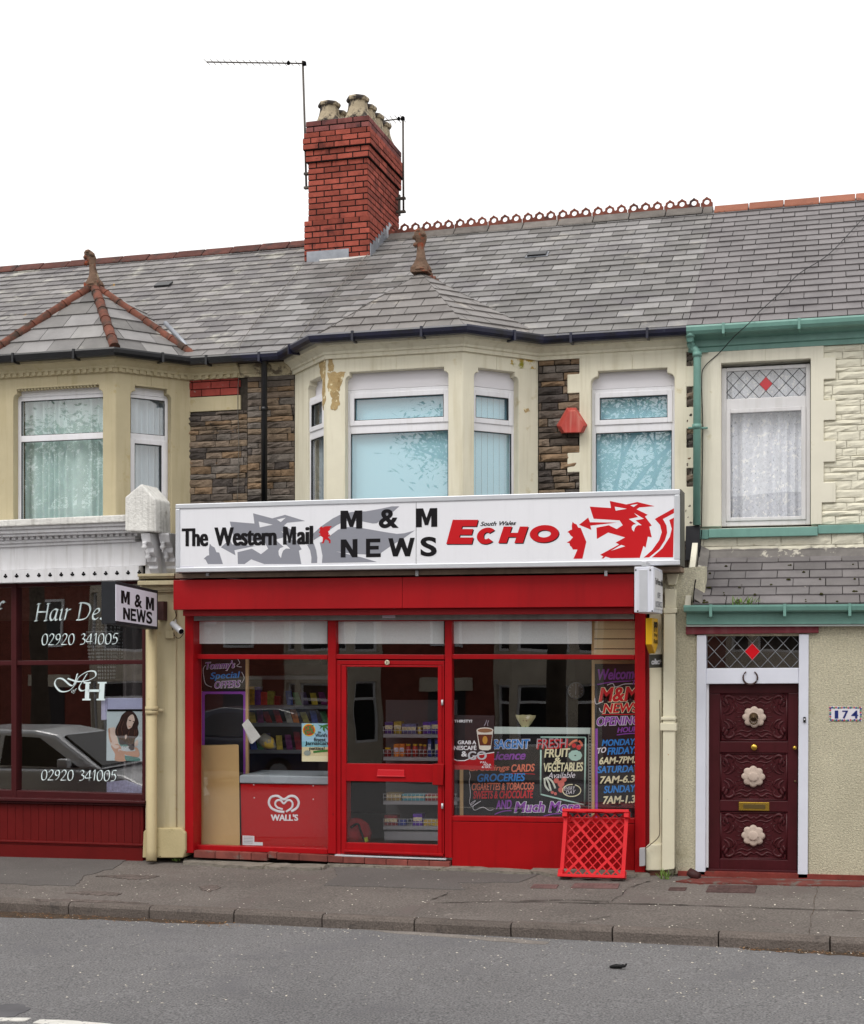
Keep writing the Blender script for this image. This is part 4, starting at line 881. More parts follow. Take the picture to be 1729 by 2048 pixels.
# salon room
x0, x1 = XL + .1, -7.4
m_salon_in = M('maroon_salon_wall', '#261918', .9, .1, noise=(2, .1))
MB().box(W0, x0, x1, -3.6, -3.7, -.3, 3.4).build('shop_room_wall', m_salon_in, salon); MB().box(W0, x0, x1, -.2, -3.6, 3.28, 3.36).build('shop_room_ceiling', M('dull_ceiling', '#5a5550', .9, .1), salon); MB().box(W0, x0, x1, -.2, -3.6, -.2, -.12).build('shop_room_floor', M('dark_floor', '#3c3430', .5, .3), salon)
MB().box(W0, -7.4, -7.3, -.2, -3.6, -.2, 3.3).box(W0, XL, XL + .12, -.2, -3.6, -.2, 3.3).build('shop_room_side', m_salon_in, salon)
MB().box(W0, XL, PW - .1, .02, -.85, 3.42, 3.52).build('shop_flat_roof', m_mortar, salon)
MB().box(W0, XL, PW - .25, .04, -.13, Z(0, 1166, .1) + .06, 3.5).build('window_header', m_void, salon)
m_gold = M('pale_window_lettering', '#dfeef0', .5, .3)
Yg = .098
nibtext('Hair Design', pq(Yg, (70, 1208), (258, 1204), (258, 1246), (70, 1250)), m_gold, salon, r=.052, asp=.3, shear=.2)
nibtext('of', pq(Yg, (-34, 1204), (9, 1203), (9, 1252), (-34, 1252)), m_gold, salon, r=.05, asp=.3, shear=.2)
nibtext('02920 341005', pq(Yg, (85, 1268), (237, 1267), (237, 1288), (85, 1290)), m_gold, salon, r=.046, asp=.32, shear=.1)
nibtext('02920 341005', pq(Yg, (84, 1540), (234, 1541), (234, 1562), (84, 1560)), m_gold, salon, r=.046, asp=.32, shear=.1)
def curl(strokes, rpx, asp=.3, ang=40):
    k = (Yg - CY) / F
    def fn(x, y, l): q = P(x, -y, Yg); return Vector((q.x, q.y - .003 - .001 * l, q.z))
    return nibstrokes([[(a, -b) for a, b in s] for s in strokes], fn, rpx, asp, ang).build('monogram', m_gold, salon)
z6 = lambda pts: [(x * .2429, 1340 + y * .2429) for x, y in pts]
curl([z6([(640, 30), (600, 130), (520, 75), (470, 75), (455, 120), (500, 175), (570, 170), (620, 120), (650, 60), (720, 15), (780, 12), (790, 50), (730, 85), (640, 95), (560, 70)]), z6([(720, 30), (690, 80), (655, 140), (670, 170), (700, 165), (740, 130)])], 1.9)
mb = MB()
for pts in ([(690, 98), (748, 98), (748, 110), (736, 112), (736, 235), (748, 237), (748, 250), (680, 250), (680, 237), (700, 235), (706, 112), (690, 110)], [(806, 98), (880, 98), (880, 110), (864, 112), (858, 235), (866, 237), (866, 250), (796, 250), (796, 237), (814, 235), (822, 112), (806, 110)], [(730, 160), (824, 160), (824, 180), (730, 180)]): mb.pp(z6(pts), Yg - .003, .002)
mb.build('monogram', m_gold, salon)
nibtext('of', pq(Yg, (144, 1377), (154, 1377), (154, 1387), (144, 1387)), m_gold, salon, r=.05, shear=.2)

MB().box(W0, XL, X(-300, .0), .05, -.3, -.4, 3.5).build('end_wall', m_wall_ochre, salon)
# ---- ochre pier between the two shops
prA, prB = 291, 371
mb = MB(); mb.pb(prA, 1150, 352, 1660, -.02, .3); mb.build('pier', m_wall_ochre, salon, bev=.01)
mb = MB(); mb.pb(353, 1186, 371, 1660, .01, .27); mb.build('pier_side', m_wall_ochre, salon, bev=.006)
mb = MB(); mb.pp([(287, 1664), (294, 1656), (363, 1657), (371, 1666), (371, 1702), (366, 1716), (318, 1716), (285, 1716)], -.1, .38); mb.build('pier_plinth', m_ochre_dirty, salon, bev=.012)
mb = MB(); mb.pb(275, 1147, 349, 1153, -.2, .4); mb.pb(278, 1153.3, 349, 1157, -.17, .4); mb.pb(275, 1161, 349, 1170, -.18, .4); mb.pb(280, 1170.3, 349, 1180, -.1, .3); mb.pb(285, 1180.3, 349, 1184, -.08, .3); mb.build('pier_capital', m_wall_ochre, salon, bev=.008)
mb = MB(); a = P(303, 1250, -.14); pr = []
dp_ = pipe(salon, [P(304, 1236, -.13), P(304, 1700, -.13), P(303, 1722, -.16)], .062, M('ochre_painted_pipe', '#bfb08a', .6, .3, noise=(3, .06), spots=[('#9a8a5e', 7, .64, .1)]), collars=[P(304, 1417, -.13), P(304, 1424, -.13)])
MB().tube([P(312, 1420, -.1), P(327, 1421, -.06)], .02, 8).build('pipe_bracket', m_wall_ochre, dp_)
# white pier cap with its brackets
cpx = [(250, 994), (283, 967), (311, 999), (312, 1064.5), (250, 1062.5)]
q = [P(x, y, -.46) for x, y in cpx]; mb = MB().prism(W0, [(a.x, a.z) for a in q], .46, .08); cap = mb.build('gabled_pier_cap', m_lime, salon, bev=.02, segs=3)
def console(px0, px1, Y, th, parent):
    mb = MB(); ym = 1064; x0, x1 = X(px0, Y), X(px1, Y); pm = (px0 + px1) / 2; zt = Z(pm, 1066, Y); h = zt - Z(pm, 1146, Y)
    pts = [(0, zt), (.30, zt), (.30, zt - .05 * h), (.27, zt - .22 * h), (.2, zt - .36 * h), (.21, zt - .47 * h), (.14, zt - .6 * h), (.15, zt - .7 * h), (.1, zt - .8 * h), (.11, zt - .87 * h), (.06, zt - h), (0, zt - h)]
    mb.prism(Fr((x0, Y + .3, 0), (0, -1, 0)), pts, -(x1 - x0), 0); o = mb.build('console_bracket', m_white_wood, parent, bev=.006)
    prof = [(.004, -.1), (.014, -.09), (.008, -.075), (.03, -.055), (.034, -.035), (.02, -.015), (.026, 0), (.026, .02)]
    d = MB()
    for du, dz in ((.28, -.26 * h), (.19, -.5 * h)):
        d.lathe(prof, ((x0 + x1) / 2 - .02, Y + .3 - du, zt + dz), 12)
    d.build('turned_drop', m_white_wood, o)
console(282, 300, -.42, .3, salon); console(317, 338, -.3, .2, salon)
MB().pb(291, 1067, 345, 1147, -.06, .3).build('console_backing', m_white_wood, salon)

# ---- newsagent shopfront
sy = .03
xL, xR = X(370, sy), X(1292, sy)
def pzs(px, py, Y=sy): return Z(px, py, Y)
mb = MB()
zt_ = pzs(800, 1222); zbm = pzs(400, 1712)
mb.pp([(370, 1222), (387, 1222), (387, 1706), (370, 1706)], sy - .09, .22)
mb.pp([(1270, 1222), (1291, 1222), (1291, 1752), (1270, 1746)], sy - .09, .22)
for a, b, lo in ((656, 672, 1708), (890, 904, 1716)): mb.pp([(a, 1236), (b, 1236), (b, lo), (a, lo - 1)], sy - .012, .1)
for a, b in ((387.5, 655.5), (672.5, 889.5), (904.5, 1269.5)): mb.pp([(a, 1308.5), (b, 1309.5), (b, 1319), (a, 1318)], sy, .08)
mb.pp([(387.5, 1690), (655.5, 1698), (655.5, 1708.5), (387.5, 1700)], sy, .08); mb.pp([(904.5, 1632), (1269.5, 1637), (1269.5, 1647), (904.5, 1642)], sy, .08)
for a, b in ((387.5, 655.5), (672.5, 889.5), (904.5, 1269.5)): mb.pp([(a, 1237), (b, 1236), (b, 1242), (a, 1243)], sy, .08)
frame = mb.build('shopfront_frame', m_red, shop, bev=.005)
for a, b, t, bt in ((386, 657, 1240, 1310), (671, 891, 1240, 1310), (903, 1271, 1238, 1311), (386, 657, 1317, 1699), (903, 1271, 1317, 1640)):
    q = [P(a, t, sy + .05), P(b, bt, sy + .05)]; xm = (a + b) / 2; MB().box(W0, q[0].x, q[1].x, -sy - .05, -sy - .056, Z(xm, bt, sy + .05), Z(xm, t, sy + .05)).build('pane', m_glass_shop, frame)
MB().pp([(904.5, 1643), (1269.5, 1648), (1269.5, 1744), (904.5, 1736)], sy + .004, .06).build('stall_riser_panel', m_red_panel, shop, bev=.003)
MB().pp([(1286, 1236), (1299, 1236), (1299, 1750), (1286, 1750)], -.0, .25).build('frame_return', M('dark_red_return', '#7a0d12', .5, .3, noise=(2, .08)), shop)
# the door
dY = sy + .01
mb = MB(); mb.pp([(673, 1320.5), (889, 1321.5), (889, 1330), (673, 1329)], dY, .06); mb.pp([(673, 1329), (682, 1329), (682, 1709), (673, 1708.5)], dY, .06); mb.pp([(884.5, 1330), (889, 1330), (889, 1716), (884.5, 1715)], dY, .06)
mb.build('door_frame', m_red, shop, bev=.004)
mb = MB(); dd = dY - .012
mb.pp([(683, 1330), (692.5, 1330), (692.5, 1708), (683, 1707.5)], dd, .05); mb.pp([(876, 1331), (884, 1331), (884, 1714), (876, 1714)], dd, .05)
mb.pp([(692.6, 1330), (875.9, 1331), (875.9, 1334.5), (692.6, 1333.5)], dd, .05); mb.pp([(692.6, 1527), (875.9, 1529), (875.9, 1565), (692.6, 1562)], dd, .05); mb.pp([(692.6, 1685), (875.9, 1690), (875.9, 1714), (692.6, 1708)], dd, .05)
door = mb.build('shop_door', m_red, shop, bev=.004)
for t, b in ((1331, 1530), (1560, 1692)): MB().box(W0, X(690, dd), X(878, dd), -dd - .02, -dd - .026, Z(784, b, dd), Z(784, t, dd)).build('pane', m_glass_shop, door)
mb = MB(); mb.pp([(756, 1539), (809, 1540), (809, 1552), (754, 1551)], dd - .012, .02); mb.pp([(754, 1551), (810, 1552), (810, 1554), (753, 1553)], dd - .02, .02); mb.build('letter_plate', M('bright_red_plastic', '#c4202a', .3, .5), door, bev=.003)
MB().pp([(866, 1528), (888, 1528), (886, 1571), (865, 1570)], dd - .03, .05).build('lock_case', m_red_panel, door, bev=.006)
for y in (1405, 1612):
    MB().lathe([(.012, -.03), (.012, .03)], P(885, y, dd - .008), 10).build('door_hinge', m_alu, door)
MB().pp([(688, 1700), (886, 1708), (886, 1712), (686, 1704)], dd - .04, .06).build('weather_bar', m_red, door, bev=.003)
MB().pp([(670, 1709.5), (892, 1717.5), (892, 1720.5), (669, 1712.5)], sy - .05, .12).build('threshold_strip', m_alu, shop, bev=.003)
k = MB().lathe([(.028, 0), (.028, .006), (.02, .009)], P(775, 1325, dd - .002), 18, axis=(0, -1, 0)).build('door_number_disc', M('cream_disc', '#e6dcc0', .4, .4), door); MB().pp([(772.4, 1322), (773.8, 1322), (773.8, 1328), (772.4, 1328)], dd - .013, .003).pp([(775.6, 1322), (777, 1322), (777, 1328), (775.6, 1328)], dd - .013, .003).build('lettering', m_vblack, door)
# brick step courses under the frame
mb = MB()
for i, (a, b, ya, yb, h) in enumerate([(388, 430, 1701, 1703, 14), (431, 478, 1703, 1705, 14), (479, 502, 1705, 1706, 14), (503, 534, 1706, 1708, 14), (536, 553, 1704, 1705, 12), (554, 598, 1706, 1708, 13), (599, 655, 1708, 1711, 13), (656, 686, 1711, 1713, 13), (687, 729, 1714, 1715, 12), (730, 772, 1716, 1718, 12), (773, 815, 1718, 1720, 12), (816, 858, 1720, 1722, 12), (859, 899, 1722, 1724, 12)]):
    mb.pp([(a, ya), (b, yb), (b, yb + h), (a, ya + h)], -.03 - (.02 if i < 4 else 0), .16)
mb.build('brick_step', m_old_brick, shop, bev=.005)
MB().box(W0, -7.15, xR, -.13, -.3, -.4, Z(800, 1722, .1)).build('step_core', m_mortar, shop)
# roller shutter
zs = EZ + .685; zsb = EZ + .345; Ys = -.3
shx0, shx1 = X(347, Ys), X(1268, Ys); pd = thing('roller_shutter', ((shx0 + shx1) / 2, 0, zsb), 'red metal roller shutter box across the newsagent front, shutter raised', 'shutter')
jx = X(805, Ys)
MB().box(W0, shx0, jx - .001, .3, -.06, zsb, zs).box(W0, jx + .001, shx1, .299, -.06, zsb, zs).build('shutter_box', m_red_box, pd, bev=.006)
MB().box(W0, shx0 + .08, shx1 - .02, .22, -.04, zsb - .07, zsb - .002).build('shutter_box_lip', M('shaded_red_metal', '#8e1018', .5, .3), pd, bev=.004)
mb = MB(); zc = zsb - .08
mb.tube([(X(386, .0), -.03, EZ + .305), (X(1270, .0), -.03, EZ + .305)], .02, 8).box(W0, X(386, 0), X(1270, 0), .045, -.0, EZ + .222, EZ + .278); mb.build('shutter_curtain', m_zinc, pd)
MB().pp([(765, 1231), (791, 1230.5), (791, 1236), (765, 1236.5)], -.06, .004).build('maker_label', M('pale_label', '#c9c8d6', .5, .3), pd)
# boards and clutter over the shutter
MB().box(W0, X(351, -.28), X(1362, -.28), .28, -.1, EZ + .705, EZ + .758).build('sign_bearer', m_board_wood, shop, bev=.004)
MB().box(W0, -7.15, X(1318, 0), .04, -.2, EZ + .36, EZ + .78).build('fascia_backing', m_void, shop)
MB().box(W0, -7.19, PE - .003, -.2, -.86, EZ + .5, EZ + .62).build('shop_flat_roof', m_mortar, shop)
# shop interior
ix0, ix1 = -7.2, PE - .12
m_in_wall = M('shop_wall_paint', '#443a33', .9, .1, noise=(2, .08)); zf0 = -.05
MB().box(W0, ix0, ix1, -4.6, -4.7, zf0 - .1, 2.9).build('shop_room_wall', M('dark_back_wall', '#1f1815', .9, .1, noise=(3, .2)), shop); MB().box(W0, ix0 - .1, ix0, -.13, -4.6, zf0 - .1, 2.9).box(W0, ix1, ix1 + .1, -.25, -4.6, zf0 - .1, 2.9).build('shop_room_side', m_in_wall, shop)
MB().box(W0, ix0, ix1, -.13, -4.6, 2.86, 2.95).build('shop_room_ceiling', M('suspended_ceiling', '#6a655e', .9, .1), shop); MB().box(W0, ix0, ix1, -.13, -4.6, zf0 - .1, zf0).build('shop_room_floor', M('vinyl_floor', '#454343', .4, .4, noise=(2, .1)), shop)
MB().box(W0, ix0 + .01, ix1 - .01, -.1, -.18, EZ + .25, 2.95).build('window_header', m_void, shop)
m_film = M('frosted_film', '#dde2e3', .7, .2, noise=(60, .05)); 
for a, b in ((389, 655), (673, 888), (904, 1184)):
    MB().pp([(a, 1240), (b, 1239), (b, 1287.5), (a, 1287.5)], sy + .075, .006).build('frosted_film', m_film, frame)
m_tan = M('tan_slat_board', '#c7b48c', .8, .2, noise=(3, .06))
mb = MB()
for y in (1239, 1258, 1278, 1298): mb.pp([(1188, y + .7), (1272, y + .7), (1272, y + 18.8), (1188, y + 18.8)], sy + .1, .012)
mb.build('slatwall_panel', m_tan, shop)
MB().pp([(1183.5, 1239), (1188, 1239), (1188, 1316), (1183.5, 1316)], sy + .095, .03).build('slatwall_edge', M('pale_wood', '#b89a70', .7, .2, noise=(4, .1)), shop)

# ---- right-hand pilaster of the newsagent, square pipe
mb = MB(); mb.pb(1299, 1228, 1324, 1692, -.0, .3); mb.build('pilaster', m_cream_pil, shop, bev=.01)
MB().pp([(1292, 1694), (1298, 1689), (1324, 1689), (1324, 1741), (1292, 1741)], -.09, .3).build('pilaster_plinth', m_cream_pil, shop, bev=.01)
MB().pp([(1293, 1741), (1332, 1741), (1332, 1763), (1293, 1763)], -.04, .3).build('pilaster_footing', M('crumbling_red_footing', '#7b5348', .95, .1, noise=(9, .4), bump=(20, 1, 5, .03), spots=[('#6b655a', 6, .54, .06)]), shop)
mb = MB(); mb.pp([(1330, 1178), (1352, 1178), (1352, 1216), (1330, 1216)], -.12, .14); sq = mb.build('hopper', m_cream_pil, shop, bev=.006)
mb = MB(); mb.pp([(1326, 1215.5), (1355, 1215.5), (1353, 1226), (1328, 1227)], -.15, .2); mb.build('downpipe_collar', m_cream_pil, shop, bev=.006)
mb = MB(); mb.pp([(1328, 1227), (1351, 1227), (1349, 1738), (1324, 1741)], -.14, .11); sp = mb.build('square_downpipe', m_cream_pil, shop, bev=.006)
mb = MB(); mb.pp([(1322, 1434), (1352, 1434), (1352, 1440), (1322, 1440)], -.155, .13); mb.pp([(1320, 1446), (1353, 1447), (1353, 1462), (1320, 1461)], -.155, .13); mb.build('pipe_collar', m_cream_pil, sp, bev=.005)
MB().pp([(1333, 1147), (1358, 1147), (1352, 1170), (1336, 1170)], -.02, .2).build('corbel', m_cream_pil, shop, bev=.01)
MB().pp([(1304, 1142), (1410, 1132), (1410, 1230), (1352, 1230), (1352, 1760), (1318, 1760), (1318, 1230), (1304, 1230)], .05, .3).build('rendered_end', M('cream_rough_render', '#cfcab4', .95, .1, noise=(1.6, .08), fine=(50, .16), bump=(60, 1.0, 3, .02)), shop)

# ================================================================ ground floor of the house with the teal gutters
zg_ = EZ + .33
mb = MB(); mb.pp([(1352, 1226), (1397, 1226), (1397, 1752), (1352, 1748)], .0, .25); hy = sy
wr = mb.build('rendered_wall', m_pebble, home)
xdl, xdr = X(1396, 0), X(1617, 0)
MB().box(W0, xdr, XR, 0, -.25, -.1, zg_).build('rendered_wall', m_pebble, home)
MB().box(W0, xdl - .03, xdr, 0.0, -.2, Z(1505, 1272, 0), zg_).build('door_lintel_wall', m_pebble, home)
MB().pp([(1372, 1252), (1638, 1247), (1638, 1266), (1372, 1269)], -.05, .1).build('door_lintel', M('maroon_lintel', '#6d2a33', .6, .3, noise=(4, .15), streak=('#8a6a6a', .3)), home, bev=.006)
mb = MB(); a = pave_z(0, 0)
mb.add([(X(1356, -.03), -.03, -.1), (XR, -.03, -.1), (XR, .2, -.1), (X(1356, -.03), .2, -.1), (X(1356, -.03), -.03, gz(X(1356, 0)) + .045), (XR, -.03, gz(XR) + .05), (XR, .2, gz(XR) + .05), (X(1356, -.03), .2, gz(X(1356, 0)) + .045)], [(0, 1, 5, 4), (4, 5, 6, 7), (1, 2, 6, 5), (0, 4, 7, 3), (2, 3, 7, 6)]); mb.build('red_plinth', M('red_plinth_paint', '#77352f', .85, .2, noise=(6, .2), bump=(30, .5), spots=[('#4f3a34', 7, .6, .1), ('#b5a79a', 30, .72, .03)]), home)
ground_patch('doorstep_paint', [(1352, 1764), (1398, 1757), (1500, 1757), (1620, 1763), (1760, 1766), (1760, 1774), (1620, 1772), (1480, 1768), (1400, 1768)], M('red_step_paint', '#6c3a35', .85, .2, noise=(6, .2), spots=[('#6a625c', 8, .56, .08)]), .012, wob=1.5)
# door set
m_door = M('maroon_carved_door', '#42141a', .38, .28, noise=(5, .14), bump=(18, .15, 3, .005), streak=('#35100f', .5))
mb = MB(); mb.pp([(1394, 1270), (1413, 1270), (1411, 1751), (1391, 1749)], -.03, .16); mb.pp([(1598.5, 1268), (1618, 1268), (1616, 1757), (1596, 1757)], -.03, .16); mb.pp([(1413, 1337), (1598, 1336), (1598, 1367), (1412, 1368)], -.02, .12)
df = mb.build('door_frame', M('white_door_frame', '#d3d6e2', .35, .4, noise=(3, .04)), home, bev=.006)
MB().pp([(1412, 1368), (1418, 1368), (1417, 1735), (1411, 1735)], .02, .06).build('door_bead', m_white, home)
MB().pp([(1413, 1270), (1599, 1268), (1599, 1337), (1413, 1338)], .05, .006).build('fanlight', m_glass_shop, df)
fl_ = Fr((0, .045, 0)); leading(fl_, X(1414, .045), X(1598, .045), Z(1505, 1336, .045), Z(1505, 1270, .045), 6, 2, df, d0=.004, mat=M('pale_lead_came', '#8a8d92', .5, .4, metal=.3), redmat=M('bright_red_glass', '#d01020', .2, .5))
dY2 = .07; mb = MB(); mb.pp([(1418, 1368), (1597, 1367), (1594, 1748), (1416, 1744)], dY2 + .02, .05); hd = mb.build('front_door', m_door, home)
mb = MB()
for pts in ([(1418, 1368), (1597, 1367), (1597, 1386), (1418, 1387)], [(1418, 1387.2), (1440, 1387.2), (1440, 1742), (1416, 1742)], [(1577, 1386), (1597, 1386), (1594, 1746), (1575, 1746)], [(1440.2, 1483), (1576.6, 1483), (1576.6, 1506), (1440.2, 1505)], [(1440.2, 1600), (1576.4, 1602), (1576.2, 1624), (1440.2, 1622)], [(1440.2, 1717), (1576, 1720), (1576, 1747), (1440.2, 1744)]): mb.pp(pts, dY2, .03)
mb.build('stiles_and_rails', m_door, hd, bev=.006)
MB().pp([(1416, 1738), (1595, 1742), (1595, 1748), (1414, 1743)], dY2 - .025, .03).build('weather_bar', m_door, hd, bev=.004)
def carving(cy):
    mb = MB(); Yc = dY2 + .022
    def S(pts, r): mb.tube([P(x, y, Yc) for x, y in smoothpts(pts, 4)], [r * (.4 + .8 * sin(pi * (i + .5) / (len(smoothpts(pts, 4)) ))) for i in range(len(smoothpts(pts, 4)))], 8)
    for sx in (-1, 1):
        for s_y in (-1, 1):
            f = lambda u, v: (1508 + sx * u, cy + s_y * v)
            S([f(60, 8), f(52, 14), f(50, 24), f(58, 36), f(50, 42), f(40, 36), f(42, 28)], .018)
            S([f(58, 20), f(62, 30), f(54, 40)], .016); S([f(40, 40), f(28, 34), f(16, 40), f(6, 34), f(0, 38)], .013); S([f(36, 32), f(24, 27), f(12, 30), f(0, 24)], .009)
            S([f(30, 42), f(20, 38), f(10, 43)], .01); S([f(56, 4), f(46, 8), f(40, 16), f(44, 24)], .011); S([f(38, 10), f(34, 20), f(38, 28)], .008)
        for k in range(7):
            a = (k - 3) * .3; S([(1508 + sx * 24 * cos(a), cy + 22 * sin(a)), (1508 + sx * 36 * cos(a), cy + 32 * sin(a))], .006)
    S([(1442, cy - 46), (1575, cy - 46)], .012); S([(1442, cy + 46), (1575, cy + 46)], .012); S([(1442, cy - 46), (1442, cy + 46)], .012); S([(1574, cy - 46), (1574, cy + 46)], .012)
    return mb.build('carved_panel', m_door, hd)
m_rose = M('bare_pink_wood', '#bcab9f', .8, .2, noise=(8, .14))
def rosette(cx, cy, lion=False):
    c = P(cx, cy, dY2 - .0); mb = MB(); n = 64; R0 = .112; vs = []; rings = [(1, 0), (1.0, .012), (.8, .03), (.5, .018), (.42, .03), (.3, .034)]
    for r, d in rings:
        for k in range(n):
            a = 2 * pi * k / n; rr = R0 * r * (1 - (.16 * abs(sin(4 * a + .0)) ** .0 * (1 - abs(cos(4 * a))) if r > .45 else 0)); vs.append(c + Vector((rr * cos(a) * 1.08, -d - .0, rr * sin(a))))
    mb.add(vs, [(i * n + k, i * n + (k + 1) % n, (i + 1) * n + (k + 1) % n, (i + 1) * n + k) for i in range(len(rings) - 1) for k in range(n)] + [tuple((len(rings) - 1) * n + k for k in range(n))], True)
    return mb.build('carved_rosette', m_rose, hd)
for cy in (1434, 1553, 1671): carving(cy); rosette(1509 if cy < 1500 else 1507, cy)
m_brass = M('polished_brass', '#c9a648', .25, .5, metal=.9); m_bronze = M('old_bronze', '#5b4a34', .45, .5, metal=.7, noise=(14, .4))
kn = MB(); c = P(1508, 1434, dY2 - .03); kn.lathe([(.002, .055), (.018, .05), (.03, .035), (.042, .02), (.048, 0)], c, 14, axis=(0, -1, 0)); kn.lathe([(.002, .05), (.014, .044), (.02, .03), (.02, .0)], c + Vector((0, -.03, .0)), 10, axis=(0, -1, 0)); kn.tube([c + Vector((.036 * cos(a), -.045, -.035 + .036 * sin(a))) for a in [2 * pi * k / 16 for k in range(16)]], .007, 8, closed=True); kn.build('lion_knocker', m_bronze, hd)
for px, py, r in ((1509, 1494, .034), (1590, 1495, .021)): MB().lathe([(r * .7, -.01), (r * .6, .012), (r, .022), (r * 1.02, .036), (r * .8, .048), (.004, .052)], P(px, py, dY2), 18, axis=(0, -1, 0)).build('door_knob', m_brass, hd)
mb = MB(); mb.pp([(1478, 1604), (1539, 1605), (1539, 1622), (1478, 1621)], dY2 - .012, .014); lp = mb.build('letter_plate', m_brass, hd, bev=.004); MB().pp([(1487, 1608), (1531, 1609), (1531, 1618), (1487, 1617)], dY2 - .016, .006).build('letter_flap', M('dull_brass', '#6b5a36', .5, .4, metal=.7), lp, bev=.002)
MB().lathe([(.012, 0), (.012, .004), (.005, .005)], P(1591, 1563, dY2), 12, axis=(0, -1, 0)).build('keyhole', m_bronze, hd)
MB().pp([(1412, 1744), (1596, 1748), (1596, 1755), (1412, 1750)], .0, .1).build('threshold', M('weathered_threshold', '#a59f93', .8, .2, noise=(6, .15)), home, bev=.005)
MB().box(W0, xdl, xdr, -.25, -.3, -.1, zg_).build('hall_backing', m_dark_room, home)
# lean-to roof with its gutter
zl0, zl1 = EZ + .36, EZ + .92; xle = X(1388, -.15)
mb = MB(); lp_ = [Vector((xle, -.17, zl0)), Vector((XR, -.17, zl0)), Vector((XR, U - .02, zl1)), Vector((X(1412, U), U - .02, zl1))]
lp_[3].x = xle
slates(mb, lp_, gauge=.2, wid=.33, seed=61, jit=.004); lr = mb.build('lean_to_roof', m_slate_dark, home)
k = MB(); k.add([(xx, y, z) for xx in (xle, XR) for y, z in ((-.15, zl0 - .015), (U - .013, zl1 - .015), (U - .013, zl0 - .12), (-.05, zl0 - .12))], [(0, 1, 2, 3), (7, 6, 5, 4)] + [(i, 4 + i, 4 + (i + 1) % 4, (i + 1) % 4) for i in range(4)]); k.build('lean_to_deck', M('roof_underlay', '#3a3533', .95, .1), lr)
mb = MB(); R = random.Random(9); kk = (zl1 - zl0) / (U + .15)
for i in range(70):
    row = R.randint(0, 5); v = (row + R.choice((0, .02, .3))) * .2 / 1.2 ; u = xle + .12 + (R.randint(0, 12) + (.5 if row % 2 else 0)) * .33 + R.uniform(-.02, .02); y = -.16 + v * cos(math.atan(kk)) * 1.06; z = zl0 + .02 + (y + .17) * kk
    s_ = R.uniform(.008, .022); mb.lathe([(s_, -.006), (s_ * .8, s_ * .4), (s_ * .3, s_ * .7)], (u, y, z), 7)
mb.build('moss', m_moss, lr)
MB().prism(Fr((0, 0, 0), (0, -1, 0)), [(-U + .02, zl1 + .02), (-U + .02, zl1 + .07), (-U + .0, zl1 + .09), (-U + .1, zl1 - .06), (-U + .1, zl1 - .04)], -XR, -xle - .0).build('lead_flashing', M('dull_lead', '#716d6a', .7, .3, noise=(5, .25), spots=[('#b9b4a8', 7, .6, .06)]), lr)
mb = MB()
for px in (1482, 1670): c = P(px, 1110, U - .07); mb.lathe([(.07, -.02), (.06, .02), (.03, .045), (.01, .05)], c, 12)
mb.build('moss', m_moss, lr) if False else None
mb = MB(); n = 10; vs = []
for i in range(n + 1):                                        # curved verge filler at the left end
    t = i / n; y = lerp(-.17, U - .02, t); z = lerp(zl0, zl1, t) + .02 + .06 * t * t; w_ = .05 + .06 * t; xx = xle + .02
    vs += [(xx - w_ * .4, y, z + .05), (xx + .06, y, z)]
mb.add(vs, [(2 * i, 2 * i + 1, 2 * i + 3, 2 * i + 2) for i in range(n)]); mb.build('verge_flashing', M('dull_lead', '#716d6a', .7, .3), lr)
MB().prism(Fr((xle - .1, 0, 0), (0, -1, 0)), [(-U, zl1 + .25), (-U, zl0 - .05), (.12, zl0 - .03)], -.06, .0).build('verge_board', m_wall_pale, home)
gpath = [(X(1368, -.2), -.12), (XR, -.12)]
prof = [(.0, zl0), (.015, zl0 - .05), (.05, zl0 - .075), (.085, zl0 - .06), (.1, zl0 - .02), (.1, zl0), (.09, zl0), (.085, zl0 - .04), (.05, zl0 - .062), (.02, zl0 - .04), (.01, zl0)]
gg = MB().sweep(gpath, prof).build('gutter', m_teal, home)
for px in (1422, 1570, 1700): q = X(px, -.2); MB().prism(Fr((q, -.12, 0)), [(-.014, zl0 + .006), (.014, zl0 + .006), (.014, zl0 - .12), (-.014, zl0 - .12)], -.02, .106).build('gutter_bracket', m_teal, gg)
MB().box(W0, X(1373, -.1), XR, .1, -.02, EZ + .16, EZ + .30).build('fascia_board', m_teal, home, bev=.006)
MB().box(W0, X(1373, -.1), XR, .085, -.02, EZ + .14, EZ + .158).build('fascia_trim', M('greyed_white_trim', '#a9b0ad', .6, .3, noise=(4, .1)), home)
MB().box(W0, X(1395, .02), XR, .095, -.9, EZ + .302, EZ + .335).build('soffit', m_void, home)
MB().pp([(1372, 1052), (1400, 1050), (1399, 1121), (1371, 1121)], U - .12, .11).build('rainwater_hopper', M('black_plastic', '#26262b', .5, .4, noise=(5, .15)), home, bev=.008)

# ================================================================ signs
def zz_(sc, ox, oy): return lambda pts: [(ox + x * sc, oy + y * sc) for x, y in pts]
FY = -.45
sx0, sx1, sz0, sz1 = X(351, FY), X(1360, FY), EZ + .764, EZ + 1.537
fs = thing('fascia_sign', ((sx0 + sx1) / 2, 0, sz0), 'long white fascia sign with grey and red dragon heads above the red shutter', 'sign')
MB().box(W0, sx0 - .006, sx1 + .006, -FY - .05, -.0, sz0 - .004, sz1 + .004).build('sign_box', M('dark_grey_sign_case', '#55544d', .6, .3, noise=(3, .2), spots=[('#6b6e3c', 9, .62, .08)]), fs)
mb = MB(); fw = .055
for a, b, c, d in ((sx0, sx1, sz1 - fw, sz1), (sx0, sx1, sz0, sz0 + fw), (sx0, sx0 + fw, sz0 + fw, sz1 - fw), (sx1 - fw, sx1, sz0 + fw, sz1 - fw)): mb.box(W0, a, b, -FY - .045, -FY, c, d)
